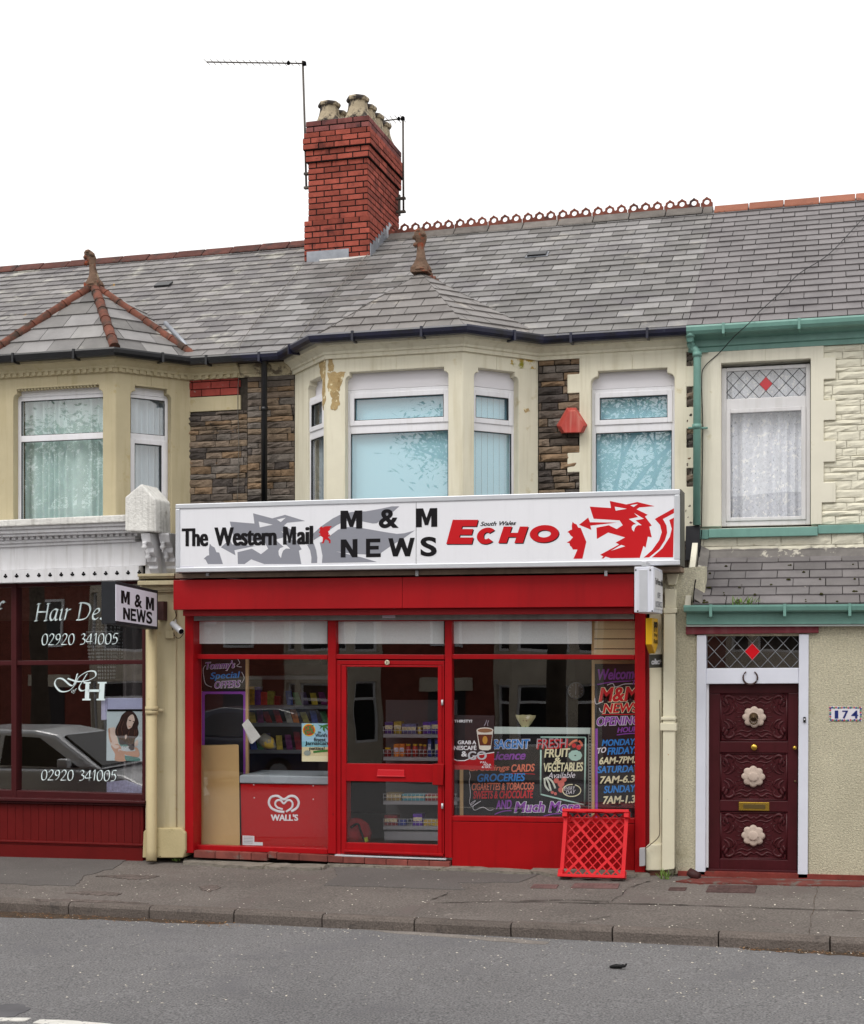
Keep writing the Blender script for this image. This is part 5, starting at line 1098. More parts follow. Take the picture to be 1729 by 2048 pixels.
mb.build('frame', m_alu, fs, bev=.008)
jx2 = X(832, FY)
MB().box(W0, sx0 + fw, jx2 - .003, -FY - .04, -FY - .012, sz0 + fw, sz1 - fw).box(W0, jx2 + .003, sx1 - fw, -FY - .04, -FY - .012, sz0 + fw, sz1 - fw).build('panel', m_sign, fs)
MB().box(W0, jx2 - .0028, jx2 + .0028, -FY - .04, -FY - .018, sz0 + fw, sz1 - fw).build('panel_joint', m_void, fs)
PY = FY + .012
RED = [(680, 135), (885, 178), (1020, 148), (1235, 200), (1045, 215), (1010, 238), (1148, 305), (1115, 328), (1198, 440), (1168, 452), (1198, 585), (1150, 575), (1122, 712), (1095, 690), (1050, 838), (690, 842), (628, 822), (600, 845), (578, 845), (600, 820), (560, 800), (795, 672), (752, 650), (868, 585), (660, 525), (520, 605), (515, 465), (668, 435), (765, 482), (840, 435), (800, 375), (480, 355), (432, 205), (695, 222)]
HOLES = [[(740, 205), (890, 232), (752, 255)], [(932, 188), (1028, 172), (975, 210)], [(978, 283), (1100, 355), (998, 375), (1075, 435), (1030, 434), (1000, 452), (986, 480), (978, 515), (955, 490), (950, 455), (968, 430), (1005, 420), (915, 358), (1030, 335)], [(695, 750), (820, 678), (872, 694)]]
TONGUE = [(300, 430), (413, 340), (435, 398), (765, 402), (440, 440), (452, 492)]
CLAW = [(220, 392), (240, 412), (270, 425), (290, 465), (320, 468), (390, 640), (342, 848), (230, 850), (280, 735), (225, 735), (205, 700), (188, 690), (182, 658), (148, 648), (190, 625), (225, 583), (195, 560), (175, 528), (155, 520), (190, 495), (213, 490), (210, 440)]
W1 = [(1235, 358), (1472, 225), (1472, 285), (1335, 358), (1380, 440), (1388, 530), (1360, 620), (1290, 730), (1165, 832), (1098, 835), (1200, 745), (1290, 620), (1322, 520), (1300, 430)]
W2 = [(1415, 370), (1472, 342), (1462, 832), (1200, 832), (1330, 720), (1420, 580), (1445, 480)]
rr = zz_(280 / 1729, 1110, 980)
mb = MB()
for k, p in enumerate((RED, TONGUE, CLAW, W1, W2)): mb.pp(rr(p), PY - .0008 - .0001 * k, .0006)
em = mb.build('dragon_emblem', m_vred, fs)
mb = MB()
for p in HOLES: mb.pp(rr(p), PY - .0018, .0006)
mb.build('emblem_highlight', m_sign, em)
gg_ = zz_(300 / 1729, 340, 1000)
def gmap(p): return [(960 + (x - 680) * 1.083, 153 + (y - 135) * 1.36) for x, y in p]
mb = MB()
for k, p in enumerate((RED, TONGUE, CLAW)):
    q = gmap(p); cl = clip(q, 0, 1, 738)
    if k == 1: cl = [(590, 545), (690, 455), (720, 512), (985, 530), (745, 578), (757, 637)]
    mb.pp(gg_(cl), PY - .0008 - .0001 * k, .0006)
gb = zz_(300 / 1729, 600, 990)
for k, p in enumerate(([(155, 445), (250, 360), (380, 270), (480, 220), (600, 195), (760, 188), (950, 155), (1060, 130), (1148, 130), (1080, 190), (990, 240), (890, 325), (840, 328), (700, 300), (520, 300), (430, 345), (300, 430), (210, 490), (160, 520)], [(85, 575), (120, 640), (135, 720), (132, 785), (200, 782), (202, 720), (190, 640), (165, 565), (150, 545)], [(360, 460), (440, 400), (540, 370), (640, 368), (800, 395), (1000, 430), (1120, 448), (1210, 440), (1325, 408), (1210, 490), (1060, 580), (940, 665), (920, 690), (640, 680), (415, 650), (720, 720), (890, 772), (255, 783), (262, 700), (245, 610), (230, 550), (290, 520)])): mb.pp(gb(p), PY - .0011 - .0001 * k, .0006)
em2 = mb.build('dragon_emblem', m_vgrey, fs)
mb = MB()
for p in HOLES[:3]: mb.pp(gg_(gmap(p)), PY - .0018, .0004)
mb.build('emblem_highlight', m_sign, em2)
MB().pp(gb([(225, 385), (245, 360), (265, 375), (290, 362), (330, 358), (372, 360), (345, 385), (350, 400), (325, 420), (335, 440), (330, 465), (345, 450), (350, 470), (325, 485), (355, 520), (355, 555), (335, 555), (338, 530), (300, 510), (285, 525), (278, 555), (248, 558), (262, 540), (268, 490), (240, 470), (220, 475), (240, 450), (218, 430), (232, 415), (235, 400)]), PY - .0022, .0006).build('small_dragon_emblem', m_vred, fs)
# heavy sign lettering
GL = {'M': [(0, 0), (0, 1), (.34, 1), (.5, .48), (.66, 1), (1, 1), (1, 0), (.72, 0), (.72, .6), (.58, .1), (.42, .1), (.28, .6), (.28, 0)],
      'N': [(0, 0), (0, 1), (.32, 1), (.71, .42), (.71, 1), (1, 1), (1, 0), (.68, 0), (.29, .58), (.29, 0)],
      'E': [(0, 0), (0, 1), (.97, 1), (.97, .8), (.28, .8), (.28, .61), (.86, .61), (.86, .41), (.28, .41), (.28, .2), (1, .2), (1, 0)],
      'W': [(0, 1), (.17, 1), (.28, .42), (.42, 1), (.58, 1), (.72, .42), (.83, 1), (1, 1), (.82, 0), (.64, 0), (.5, .52), (.36, 0), (.18, 0)]}
def glyph(ch, quad, mat, parent, th=.0008, bold=.03):
    TL, TR, BR, BL = quad; nrm = (TR - TL).cross(BL - TL).normalized() * -1
    if ch in GL:
        f = lambda u, v, l: lerp(lerp(BL, BR, u), lerp(TL, TR, u), v) + nrm * l
        pts = GL[ch]; n = len(pts); a = sum(pts[i][0] * pts[(i + 1) % n][1] - pts[(i + 1) % n][0] * pts[i][1] for i in range(n)); pts = pts if a > 0 else pts[::-1]
        return MB().add([f(u, v, th) for u, v in pts] + [f(u, v, th - .0006) for u, v in pts], [tuple(range(n))] + [(i, n + i, n + (i + 1) % n, (i + 1) % n) for i in range(n)]).build('lettering', mat, parent)
    mb = MB(); vs0, fs0 = fontmesh(ch, bold); mb.add(quadmap(vs0, quad, th), fs0); return mb.build('lettering', mat, parent)
fatn = None
def fat_text(body, quad, mat, parent, bold=.02, fat=.012, shear=0, space=1.0, th=.0008, n=3):
    vs0, f0 = fontmesh(body, bold, shear, space); allv = []; fs = []; lift = []
    for k in range(n):
        o = (k - (n - 1) / 2) * fat; b = len(allv); allv += [Vector((v.x + o, v.y, 0)) for v in vs0]; fs += [tuple(i + b for i in f) for f in f0]; lift += [k * .00012] * len(vs0)
    q = quadmap(allv, quad, th); TL, TR, BR, BL = quad; nrm = (TR - TL).cross(BL - TL).normalized() * -1
    return MB().add([v + nrm * l for v, l in zip(q, lift)], fs).build('lettering', mat, parent)
LY = PY - .0022
for ch, c in (('M', (681.5, 1021.5, 725, 1020.8, 725, 1057, 681.5, 1058)), ('&', (758, 1018.5, 798, 1018, 798, 1056, 758, 1056.5)), ('M', (832.2, 1017, 875, 1016, 875, 1053.5, 832.2, 1054.5)), ('N', (682, 1079, 715.5, 1078, 715.5, 1114.5, 682, 1115)), ('E', (732.5, 1077.5, 762, 1077, 762, 1114, 732.5, 1114.5)), ('W', (777, 1076.5, 830, 1075.5, 830, 1112.5, 777, 1113)), ('S', (841.5, 1073.5, 874, 1073.5, 874, 1112.5, 841.5, 1113))):
    glyph(ch, pq(LY, c[0:2], c[2:4], c[4:6], c[6:8]), m_vblack, fs)
fat_text('The', pq(LY, (364, 1057), (417, 1056), (417, 1092.5), (364, 1093)), m_vblack, fs, .012, .03, n=4)
fat_text('Western', pq(LY, (429, 1055), (554, 1053.5), (554, 1090.5), (429, 1092)), m_vblack, fs, .012, .03, n=4)
glyph('M', pq(LY, (566.5, 1053.5), (592.5, 1053), (592.5, 1089), (566.5, 1089.5)), m_vblack, fs); fat_text('ail', pq(LY, (594.5, 1052.3), (627, 1051.5), (627, 1088.5), (594.5, 1089)), m_vblack, fs, .012, .03, n=4)
def echo(mat, dx, dy, th):
    o = lambda c: pq(LY, *[(x + dx, y + dy) for x, y in c])
    sk = lambda ch, x0, y0, x1, y1, s_, tilt=0: glyph_sk(ch, o([(x0 + s_, y0), (x1 + s_, y0 - tilt), (x1, y1 - tilt), (x0, y1)]), mat, th)
    sk('E', 893, 1039.5, 944, 1088, 13); sk('C', 951.5, 1055, 990, 1088, 6); sk('H', 997, 1053, 1046, 1086, 11); sk('O', 1058, 1050, 1116, 1085, 4)
def glyph_sk(ch, quad, mat, th):
    TL, TR, BR, BL = quad; nrm = (TR - TL).cross(BL - TL).normalized() * -1; f = lambda u, v, l: lerp(lerp(BL, BR, u), lerp(TL, TR, u), v) + nrm * l
    if ch == 'E': pts = [GL['E']]; pts = [[(0, 0), (0, 1), (1, 1), (1, .73), (.44, .73), (.44, .62), (.9, .62), (.9, .38), (.44, .38), (.44, .27), (1, .27), (1, 0)]]
    elif ch == 'H': pts = [[(0, 0), (0, 1), (.34, 1), (.34, .62), (.66, .62), (.66, 1), (1, 1), (1, 0), (.66, 0), (.66, .36), (.34, .36), (.34, 0)]]
    else:
        pts = []; n = 28; a0, a1 = (.75, 5.55) if ch == 'C' else (0, 2 * pi)
        for i in range(n):
            t0, t1 = lerp(a0, a1, i / n), lerp(a0, a1, (i + 1) / n); e = lambda t, r: (.5 + .5 * r * cos(t), .5 + .5 * (r if r == 1 else .34 if ch == 'O' else .3) * sin(t)); w_ = .46 if ch == 'O' else .3
            pts.append([e(t0, 1), e(t1, 1), (.5 + .5 * w_ * cos(t1), .5 + .5 * .42 * sin(t1)), (.5 + .5 * w_ * cos(t0), .5 + .5 * .42 * sin(t0))])
    mb = MB()
    for p in pts:
        n = len(p); mb.add([f(u, v, th) for u, v in p], [tuple(range(n))])
    return mb.build('lettering', mat, fs)
echo(m_vblack, 1.6, 1.6, .0004); echo(m_vred, 0, 0, .001)
fat_text('South Wales', pq(LY, (962, 1043.5), (1033.5, 1041.5), (1032, 1050), (961, 1052)), m_vblack, fs, .01, .012, .25)
MB().pp([(361, 1133), (388, 1133), (388, 1138), (361, 1138)], LY, .002).build('maker_label', M('pale_label', '#c9c8d6', .5, .3), fs)
for px in (415, 834, 1212): MB().pp([(px - 3, 1141), (px + 3, 1141), (px + 3, 1152), (px - 3, 1152)], -.31, .02).build('hanger_clip', m_alu, fs, bev=.002)

# projecting sign on the ochre pier
A = [P(232, 1162, -1.2), P(316.5, 1181, -.22), P(316.5, 1259, -.22), P(232, 1247.5, -1.2)]; wv = Vector((-.165, -.02, 0))
ps = thing('projecting_sign', (A[0] + A[2]) / 2 - Vector((0, 0, .25)), 'black framed projecting sign with bold black lettering hung from the ochre pier', 'sign')
MB().hull8(A, [p + wv for p in A]).build('sign_box', M('black_sign_case', '#24262b', .5, .3, noise=(5, .15)), ps, bev=.006)
nb = (A[1] - A[0]).cross(A[3] - A[0]).normalized() * -1
ii = lambda s_, t_: lerp(lerp(A[3], A[2], s_), lerp(A[0], A[1], s_), t_)
if nb.x < 0: nb = -nb
fc = [ii(.0, .92) , ii(.965, .92), ii(.965, .07), ii(.0, .07)]
MB().hull8([p + nb * .004 for p in fc], [p - nb * .01 for p in fc]).build('panel', M('white_sign_panel', '#dcdbe8', .4, .3), ps)
pg = lambda s0, s1, t1, t0: [ii(s0, t1) + nb * .002, ii(s1, t1) + nb * .002, ii(s1, t0) + nb * .002, ii(s0, t0) + nb * .002]
for ch, a, b, t, u in (('M', .11, .31, .81, .5), ('&', .42, .6, .79, .47), ('M', .69, .89, .78, .46), ('N', .155, .315, .41, .13), ('E', .33, .46, .42, .12), ('W', .465, .69, .43, .12), ('S', .70, .845, .42, .11)): glyph(ch, pg(a, b, t, u), m_vblack, ps, .004, .03)
mb = MB(); mb.tube([P(316, 1235, -.05), P(334, 1240, -.05)], .012, 8); mb.box(W0, X(316, -.06), X(332, -.06), .12, .02, Z(324, 1240, -.06), Z(324, 1203, -.06)); mb.build('bracket', M('rusty_bracket', '#4a3230', .8, .3, noise=(8, .3)), ps)
# white box sign at the right end of the shutter
OY = -1.1; x0, x1 = X(1269, OY), X(1308, OY); z0, z1 = Z(1288, 1225, OY), Z(1288, 1133, OY); zz1 = OY + .74
os_ = thing('box_sign', ((x0 + x1) / 2, OY + .4, z0), 'white projecting box sign beside the right end of the red shutter box', 'sign')
MB().box(W0, x0, x1, -OY, -zz1, z0, z1).build('sign_box', M('white_sign_case', '#d6d9e4', .4, .35, noise=(3, .04), streak=('#9a8f80', .5)), os_, bev=.008)
mb = MB(); mb.box(W0, x0 + .05, x1 - .06, -OY + .006, -OY, z0 + .004, z1 - .03); mb.build('end_plate', m_alu, os_, bev=.003)
mb = MB(); sf_ = Fr((x1, OY, 0), (0, 1, 0)); mb.box(sf_, .03, .71, 0, .006, z0 + .04, z1 - .03); mb.build('panel', m_sign, os_)
sq_ = lambda a, b, t, u: [sf_.at(a, .007, z0 + (z1 - z0) * t), sf_.at(b, .007, z0 + (z1 - z0) * t), sf_.at(b, .007, z0 + (z1 - z0) * u), sf_.at(a, .007, z0 + (z1 - z0) * u)]
fat_text('The Western Mail', sq_(.06, .68, .76, .62), m_vblack, os_, .01, .02, th=.002); fat_text('OFF', sq_(.24, .5, .46, .33), m_vgrey, os_, .01, .02, th=.002); fat_text('LICENCE', sq_(.1, .64, .26, .13), m_vgrey, os_, .01, .02, th=.002)
mb = MB()
for px in (1272, 1301): mb.lathe([(.008, 0), (.006, .006)], P(px, 1140, OY - .001), 8, axis=(0, -1, 0)).lathe([(.008, 0), (.006, .006)], P(px + 4, 1222, OY - .001), 8, axis=(0, -1, 0))
mb.build('screw', m_void, os_); MB().box(W0, x0 + .07, x1 - .07, -OY - .0, -OY - .3, z1 + .001, z1 + .05).build('top_bracket', m_alu, os_, bev=.004)
# yellow sign and the small dark one under it
YY = -.55; x0, x1 = X(1292, YY), X(1305, YY); zt2, zb3, zm = Z(1298, 1236, YY), Z(1298, 1308, YY), Z(1298, 1289, YY)
sf2 = Fr((x1, YY, 0), (0, 1, 0)); ys = thing('payment_sign', ((x0 + x1) / 2, YY + .2, zb3), 'yellow projecting sign with pointed foot on the cream pilaster', 'sign')
MB().prism(sf2, [(0, zm), (.25, zb3), (.5, zm), (.5, zt2), (0, zt2)], -(x1 - x0), 0).build('sign_box', M('yellow_sign_plastic', '#dba915', .35, .4, noise=(3, .05)), ys, bev=.005)
q4 = lambda a, b, t, u: [sf2.at(a, .002, t), sf2.at(b, .002, t), sf2.at(b, .002, u), sf2.at(a, .002, u)]
h = zt2 - zb3; fat_text('PP', q4(.12, .42, zt2 - .1 * h, zt2 - .38 * h), m_vblack, ys, .02, .03, th=.002); fat_text('Pay', q4(.14, .4, zt2 - .42 * h, zt2 - .54 * h), m_vblack, ys, .01, .02, th=.002); fat_text('Point', q4(.12, .43, zt2 - .58 * h, zt2 - .71 * h), m_vblack, ys, .01, .02, th=.002)
MB().box(W0, x0 - .004, x0 + .02, -YY - .5, -YY - .6, zt2 - .3, zt2 - .1).build('bracket', m_void, ys)
x0 = X(1298, -.35); sf3 = Fr((x0 + .012, -.35, 0), (.25, .97, 0)); cs = thing('collection_sign', (x0, -.2, Z(1304, 1338, -.35)), 'small black projecting sign with white lettering below the yellow sign', 'sign')
zt3, zb4 = Z(1300, 1309, -.35), Z(1300, 1336, -.35); MB().box(sf3, 0, .36, -.012, 0, zb4, zt3).build('panel', M('dark_sign_panel', '#3a3936', .5, .3), cs, bev=.002)
fat_text('collect+', [sf3.at(.04, .001, lerp(zb4, zt3, .68)), sf3.at(.32, .001, lerp(zb4, zt3, .68)), sf3.at(.32, .001, lerp(zb4, zt3, .25)), sf3.at(.04, .001, lerp(zb4, zt3, .25))], m_sign, cs, .01, .012, th=.002)

# ================================================================ small things on the walls
q = [(1134, 815), (1153, 815), (1176, 850), (1168, 866), (1123, 867), (1113, 851)]; cxy = (1145, 847)
ab = MB(); bk = [P(x, y, U - .02) for x, y in q]; ft = [P(cxy[0] + (x - cxy[0]) * .72, cxy[1] + (y - cxy[1]) * .78 + (3 if y > 840 else 0), U - .14) for x, y in q]
ab.add(bk + ft, [(6, 7, 8, 9, 10, 11)] + [(i, (i + 1) % 6, 6 + (i + 1) % 6, 6 + i) for i in range(6)] + [(5, 4, 3, 2, 1, 0)])
tag(ab.build('alarm_box', M('faded_red_plastic', '#b4473f', .6, .3, noise=(4, .15), streak=('#d09a8a', .7)), bev=.006), 'faded red wedge shaped alarm box on the brown stonework', 'alarm box')
cm = thing('security_camera', P(350, 1258, -.2), 'silver bullet camera on the ochre pier beside the red post', 'camera')
a, b = P(345, 1247, -.16), P(363, 1263, -.3); d = (b - a).normalized(); MB().tube([a, a + d * .01, b - d * .015, b], [.03, .036, .036, .034], 16).build('camera_body', m_alu, cm); MB().tube([b, b + d * .004], [.03, .03], 16).build('lens', m_void, cm); MB().tube([P(352, 1240, -.03), P(352, 1246, -.12), a.lerp(b, .4)], .01, 8).build('mount', m_alu, cm)
tag(MB().tube(smoothpts([tuple(P(x, y, -.06)) for x, y in ((350, 1220), (353, 1232), (348, 1240), (344, 1248), (350, 1272), (360, 1276), (368, 1266))], 5), .004, 6).build('camera_cable', m_void), 'thin dark cable looping round the silver camera', 'cable')
MB().pp([(331, 1261), (347, 1261), (347, 1277), (331, 1277)], -.07, .05)
tag(MB().pp([(331, 1261), (347, 1261), (347, 1277), (331, 1277)], -.07, .05).build('junction_box', m_wall_ochre, bev=.006), 'square ochre painted junction box below the silver camera', 'junction box')
tag(MB().pp([(1279, 1697), (1290, 1696), (1290, 1732), (1279, 1733)], -.16, .07).build('meter_box', M('grey_plastic', '#a3a4a8', .5, .3, noise=(5, .06)), bev=.005), 'small grey plastic box at the foot of the cream pilaster', 'meter box')
tag(MB().tube(smoothpts([tuple(P(x, y, -.15)) for x, y in ((1290, 1698), (1300, 1690), (1316, 1676), (1320, 1660), (1319, 1600), (1321, 1500), (1320, 1400))], 5), .006, 6).build('pilaster_cable', M('grimy_cable', '#6f6757', .7, .2)), 'thin cable running up the cream pilaster from the grey box', 'cable')
def cable(pts, r, label, mat=m_void): tag(MB().tube(smoothpts([tuple(p) for p in pts], 6), r, 6).build('cable', mat), label, 'cable')
m_cab = M('weathered_cable', '#6a6660', .7, .2)
cable([P(770, 470, 4.2)] + [roof_px(x, y, .05) for x, y in ((762, 478), (740, 512), (700, 560), (665, 600), (628, 645), (596, 690))], .005, 'thin cable crossing the slates from the chimney foot to the bay gutter', m_cab)
cable([roof_px(x, y, .05) for x, y in ((612, 528), (590, 560), (545, 610), (500, 670), (482, 700))] + [P(x, y, U - .03) for x, y in ((479, 730), (476, 800), (478, 900), (475, 1004))], .004, 'pale thin cable trailing off the slates beside the black downpipe', m_cab)
cable([roof_px(x, y, .05) for x, y in ((1790, 380), (1729, 442), (1660, 515), (1600, 555), (1560, 595), (1520, 632))] + [P(1500, 645, .52), P(1470, 672, .6), P(1440, 705, U - .06), P(1410, 733, U - .06), P(1404, 760, U - .06), P(1406, 850, U - .06), P(1405, 960, U - .06), P(1403, 1055, U - .06)], .005, 'black cable running down the slates and wall by the teal pipe', M('black_cable', '#1e1e20', .6, .3))
cable([P(1404, 1060, U - .09), P(1398, 1125, .6), P(1390, 1170, -.1), P(1387, 1205, -.18)], .006, 'thin black wire dangling beside the lean-to roof')
cable([P(x, y, -.2) for x, y in ((360, 1160), (392, 1156), (410, 1150), (430, 1152), (470, 1158), (512, 1160))], .006, 'white wire drooping along the top of the red shutter box', m_white)
# aerials
m_aer = M('dull_aerial_metal', '#55504b', .6, .4, metal=.4, noise=(9, .3))
def aerial(name, label, ya, mast, boom, nel, el=.1, sd=1):
    t = thing(name, P(*mast[-1], ya), label, 'aerial'); MB().tube([P(x, y, ya) for x, y in mast], .016, 8).build('mast', m_aer, t)
    a, b = P(*boom[0], ya), P(*boom[1], ya); bm = MB().tube([a, b], .01, 6).build('boom', m_aer, t)
    mb = MB()
    for i in range(nel):
        p = a.lerp(b, i / (nel - 1)); mb.tube([p - Vector((.0, el, .0)), p + Vector((.0, el, 0))], .004, 5)
    mb.build('rod', m_aer, bm)
    k = b; MB().lathe([(.02, -.03), (.035, -.02), (.03, .02), (.01, .035)], k, 8).build('clamp', m_void, t); MB().lathe([(.02, -.02), (.028, 0), (.015, .03)], a.lerp(b, .84), 8).build('junction', m_void, t)
    c = P(mast[-1][0], mast[-1][1] - 8, ya); MB().box(W0, c.x - .03 * sd, c.x + .11 * sd, -ya + .03, -ya - .03, c.z - .1, c.z - .07).box(W0, c.x - .03 * sd, c.x + .11 * sd, -ya + .03, -ya - .03, c.z + .1, c.z + .13).box(W0, c.x + .05 * sd, c.x + .08 * sd, -ya + .02, -ya - .02, c.z - .14, c.z + .17).build('wall_bracket', m_aer, t)
    return t
aerial('tv_aerial', 'tall television aerial with long boom on the near left side of the chimney', 3.9, [(606, 122), (610, 250), (613, 372)], ((414, 124), (609, 127)), 16)
t2 = aerial('tv_aerial', 'short television aerial behind the far right side of the chimney', 5.1, [(806.5, 233), (807.5, 420)], ((757, 243), (806, 237)), 6, .16, -1)
# crate leaning on the red panel
m_crate = M('bright_red_crate', '#cf1d26', .42, .25, noise=(3, .05))
B0, B1 = G(1119, 1760), G(1247, 1762); B1 = Vector((B1.x, B0.y, pave_z(B1.x, B0.y))); wdt = (B1 - B0).length
uu = (B1 - B0).normalized(); vv = Vector((.02, .30, .954)); cf = Fr(B0 + Vector((0, .13, .005)), uu, vv); Hh = .70
cr = thing('crate', (B0 + B1) / 2, 'red plastic bread crate with lattice base leaning against the shopfront', 'crate')
mb = MB()
def strap(p, q, w_, d0, d1):
    dx, dz = q[0] - p[0], q[1] - p[1]; L_ = math.hypot(dx, dz); nx, nz = -dz / L_ * w_ / 2, dx / L_ * w_ / 2; mb.prism(cf, [(p[0] + nx, p[1] + nz), (q[0] + nx, q[1] + nz), (q[0] - nx, q[1] - nz), (p[0] - nx, p[1] - nz)], d0, d1)
def clipseg(x0, z0, x1, z1, W_, H_, m_=.02):
    t0, t1 = 0, 1; dx, dz = x1 - x0, z1 - z0
    for p, q in ((-dx, x0 - m_), (dx, W_ - m_ - x0), (-dz, z0 - m_), (dz, H_ - m_ - z0)):
        if abs(p) < 1e-9:
            if q < 0: return None
        else:
            r = q / p
            if p < 0: t0 = max(t0, r)
            else: t1 = min(t1, r)
    return None if t0 >= t1 else (x0 + dx * t0, z0 + dz * t0, x0 + dx * t1, z0 + dz * t1)
n = 0
for s_ in (1, -1):
    for k in range(-8, 14):
        x = k * .1; sg = clipseg(x, 0 if s_ > 0 else Hh, x + Hh * .92, Hh if s_ > 0 else 0, wdt, Hh) if True else None
        if sg and math.hypot(sg[2] - sg[0], sg[3] - sg[1]) > .04: strap((sg[0], sg[1]), (sg[2], sg[3]), .026 if k % 3 == 0 else .011, .0 + (.0007 if s_ > 0 else 0), .014 + (.0007 if s_ > 0 else 0))
mb.build('lattice_base', m_crate, cr)
mb = MB(); D = .12
mb.box(cf, 0, .018, -.0, D * .5, .0, Hh).box(cf, wdt - .018, wdt, -.0, D * .5, .0, Hh); mb.box(cf, -.012, .03, D * .5, D * .5 + .008, .03, Hh - .03); mb.box(cf, wdt - .03, wdt + .012, D * .5, D * .5 + .008, .03, Hh - .03); mb.build('side_wall', m_crate, cr, bev=.004)
for z, sg in ((0, 1), (Hh, -1)):
    mb = MB(); a = z; b = z + sg * .014; lo, hi = min(a, b), max(a, b)
    xs_ = [-.015, .11, .22, .4, .52, wdt + .015] if wdt > .55 else [-.015, .1, .2, .36, .47, wdt + .015]
    mb.box(cf, -.012, wdt + .012, 0, D * .35, lo, hi).box(cf, -.012, wdt + .012, D * .75, D, lo, hi)
    for i in (0, 2, 4): mb.box(cf, xs_[i] + .003, xs_[i + 1], D * .35, D * .75, lo, hi)
    mb.box(cf, -.02, wdt + .02, D, D + .012, lo - .008, hi + .008); mb.box(cf, -.02, .03, 0, D, lo - sg * .0 - (.06 if sg < 0 else 0), hi + (.06 if sg > 0 else 0)); mb.box(cf, wdt - .03, wdt + .02, 0, D, lo - (.06 if sg < 0 else 0), hi + (.06 if sg > 0 else 0)); mb.build('end_wall', m_crate, cr, bev=.003)
# number tile, bell, horseshoe
nt_ = thing('number_tile', P(1690, 1440, 0), 'white house number tile with flowered border on the pebbledash', 'number tile')
MB().pp([(1659, 1413), (1724, 1414), (1724, 1443), (1659, 1442)], -.006, .02).build('tile', M('glazed_white_tile', '#d8d6dd', .25, .5), nt_, bev=.003)
cl = [M('tile_red', '#b5535a', .3, .5), M('tile_blue', '#3a4a8c', .3, .5), M('tile_green', '#5f8a66', .3, .5)]; R = random.Random(4)
for ci in range(3):
    mb = MB()
    for k in range(44):
        if k % 3 != ci: continue
        t = k / 44 * (2 * 62 + 2 * 25); x, y = (1661 + t, 1415.5) if t < 61 else (1722, 1415.5 + t - 61) if t < 86 else (1722 - (t - 86), 1440.5) if t < 147 else (1661, 1440.5 - (t - 147))
        mb.lathe([(.011, 0), (.008, .002)], P(x + R.uniform(-.6, .6), y + R.uniform(-.6, .6), -.0065 - ci * .0004), 7, axis=(0, -1, 0))
    mb.build('flower_border', cl[ci], nt_)
for ch, a, b in (('1', 1670, 1677), ('7', 1685, 1697), ('4', 1703, 1717)): fat_text(ch, pq(-.007, (a, 1421), (b, 1421), (b, 1437), (a, 1437)), M('cobalt_numeral', '#23306f', .3, .4), nt_, .012, .02, th=.002)
db = thing('doorbell', P(1610, 1440, -.03), 'small black doorbell on the white right door post', 'doorbell'); MB().pp([(1607, 1434), (1612, 1434), (1612, 1445), (1607, 1445)], -.045, .02).build('bell_plate', m_black, db, bev=.002); MB().lathe([(.008, 0), (.007, .004)], P(1609.5, 1438.5, -.046), 10, axis=(0, -1, 0)).build('bell_push', m_white, db)
hs_ = [P(1501 + 14.5 * sin(a), 1355 - 14 * cos(a) + 0, -.03) for a in [radians(35 + k * 290 / 16) for k in range(17)]]
tag(MB().tube(hs_, [.006 + .004 * sin(pi * k / 16) for k in range(17)], 8).build('horseshoe', M('rusty_iron', '#3f2a26', .7, .4, noise=(14, .3))), 'rusty horseshoe nailed points up over the maroon front door', 'horseshoe')

# ================================================================ behind the newsagent's glass
IY = .12
def poster_base(name, label, pts, mat, cat='poster', Y=IY):
    c = P(sum(p[0] for p in pts) / len(pts), max(p[1] for p in pts), Y); t = thing(name, c, label, cat); MB().pp(pts, Y, .002).build('paper', mat, t); return t
# food poster
jp = poster_base('food_poster', 'bright beach coloured food poster taped inside the left shop window', [(604, 1446.5), (659, 1447), (659, 1523.5), (604.5, 1523)], M('poster_sky', '#9cc6dc', .5, .2), Y=IY)
for a, b, c in ((1483, 1494, '#7fb8c8'), (1494, 1512, '#d3c7a0'), (1512, 1523, '#e3dcb8')): MB().pp([(604.3, a), (659, a + .2), (659, b + .2), (604.3, b)], IY - .0015, .001).build('printed_band', M('print' + c, c, .5, .2), jp)
def disc(cx, cy, rx, ry, Y, mat, parent, name='printed_disc', n=24): return MB().pp([(cx + rx * cos(2 * pi * k / n), cy + ry * sin(2 * pi * k / n)) for k in range(n)], Y, .001).build(name, mat, parent)
disc(618.4, 1460, 13, 12.6, IY - .003, M('print_yellow', '#e6c02c', .5, .2), jp); disc(618.4, 1460, 11.3, 10.8, IY - .0045, M('print_red', '#c8301f', .5, .2), jp); m_pg = M('print_green', '#3f7d36', .5, .2)
fat_text('PORT', pq(IY - .006, (610, 1453), (627, 1449), (629, 1459), (612, 1462)), m_pg, jp, .03, .03, th=.001); fat_text('ROYAL', pq(IY - .006, (608.5, 1461), (628, 1457), (629, 1466), (611, 1470)), m_pg, jp, .03, .03, th=.001)
MB().pp([(636, 1449), (645, 1451), (652, 1449), (659, 1448), (659, 1453), (652, 1453), (659, 1459), (657, 1462), (650, 1455), (650, 1464), (646, 1460), (646, 1454), (640, 1458), (642, 1453)], IY - .003, .001).build('printed_palm', m_pg, jp)
for tx, a, t, b, u in (('the', 636, 1462, 643, 1466.5), ('World\'s', 631, 1466.5, 655, 1474), ('finest', 628, 1475, 652, 1483), ('Jamaican', 610.5, 1482.5, 656.5, 1492), ('patties!', 619, 1493, 650, 1502)): fat_text(tx, prect(IY - .004, a, t, b, u), m_vblack, jp, .01, .015, th=.001)
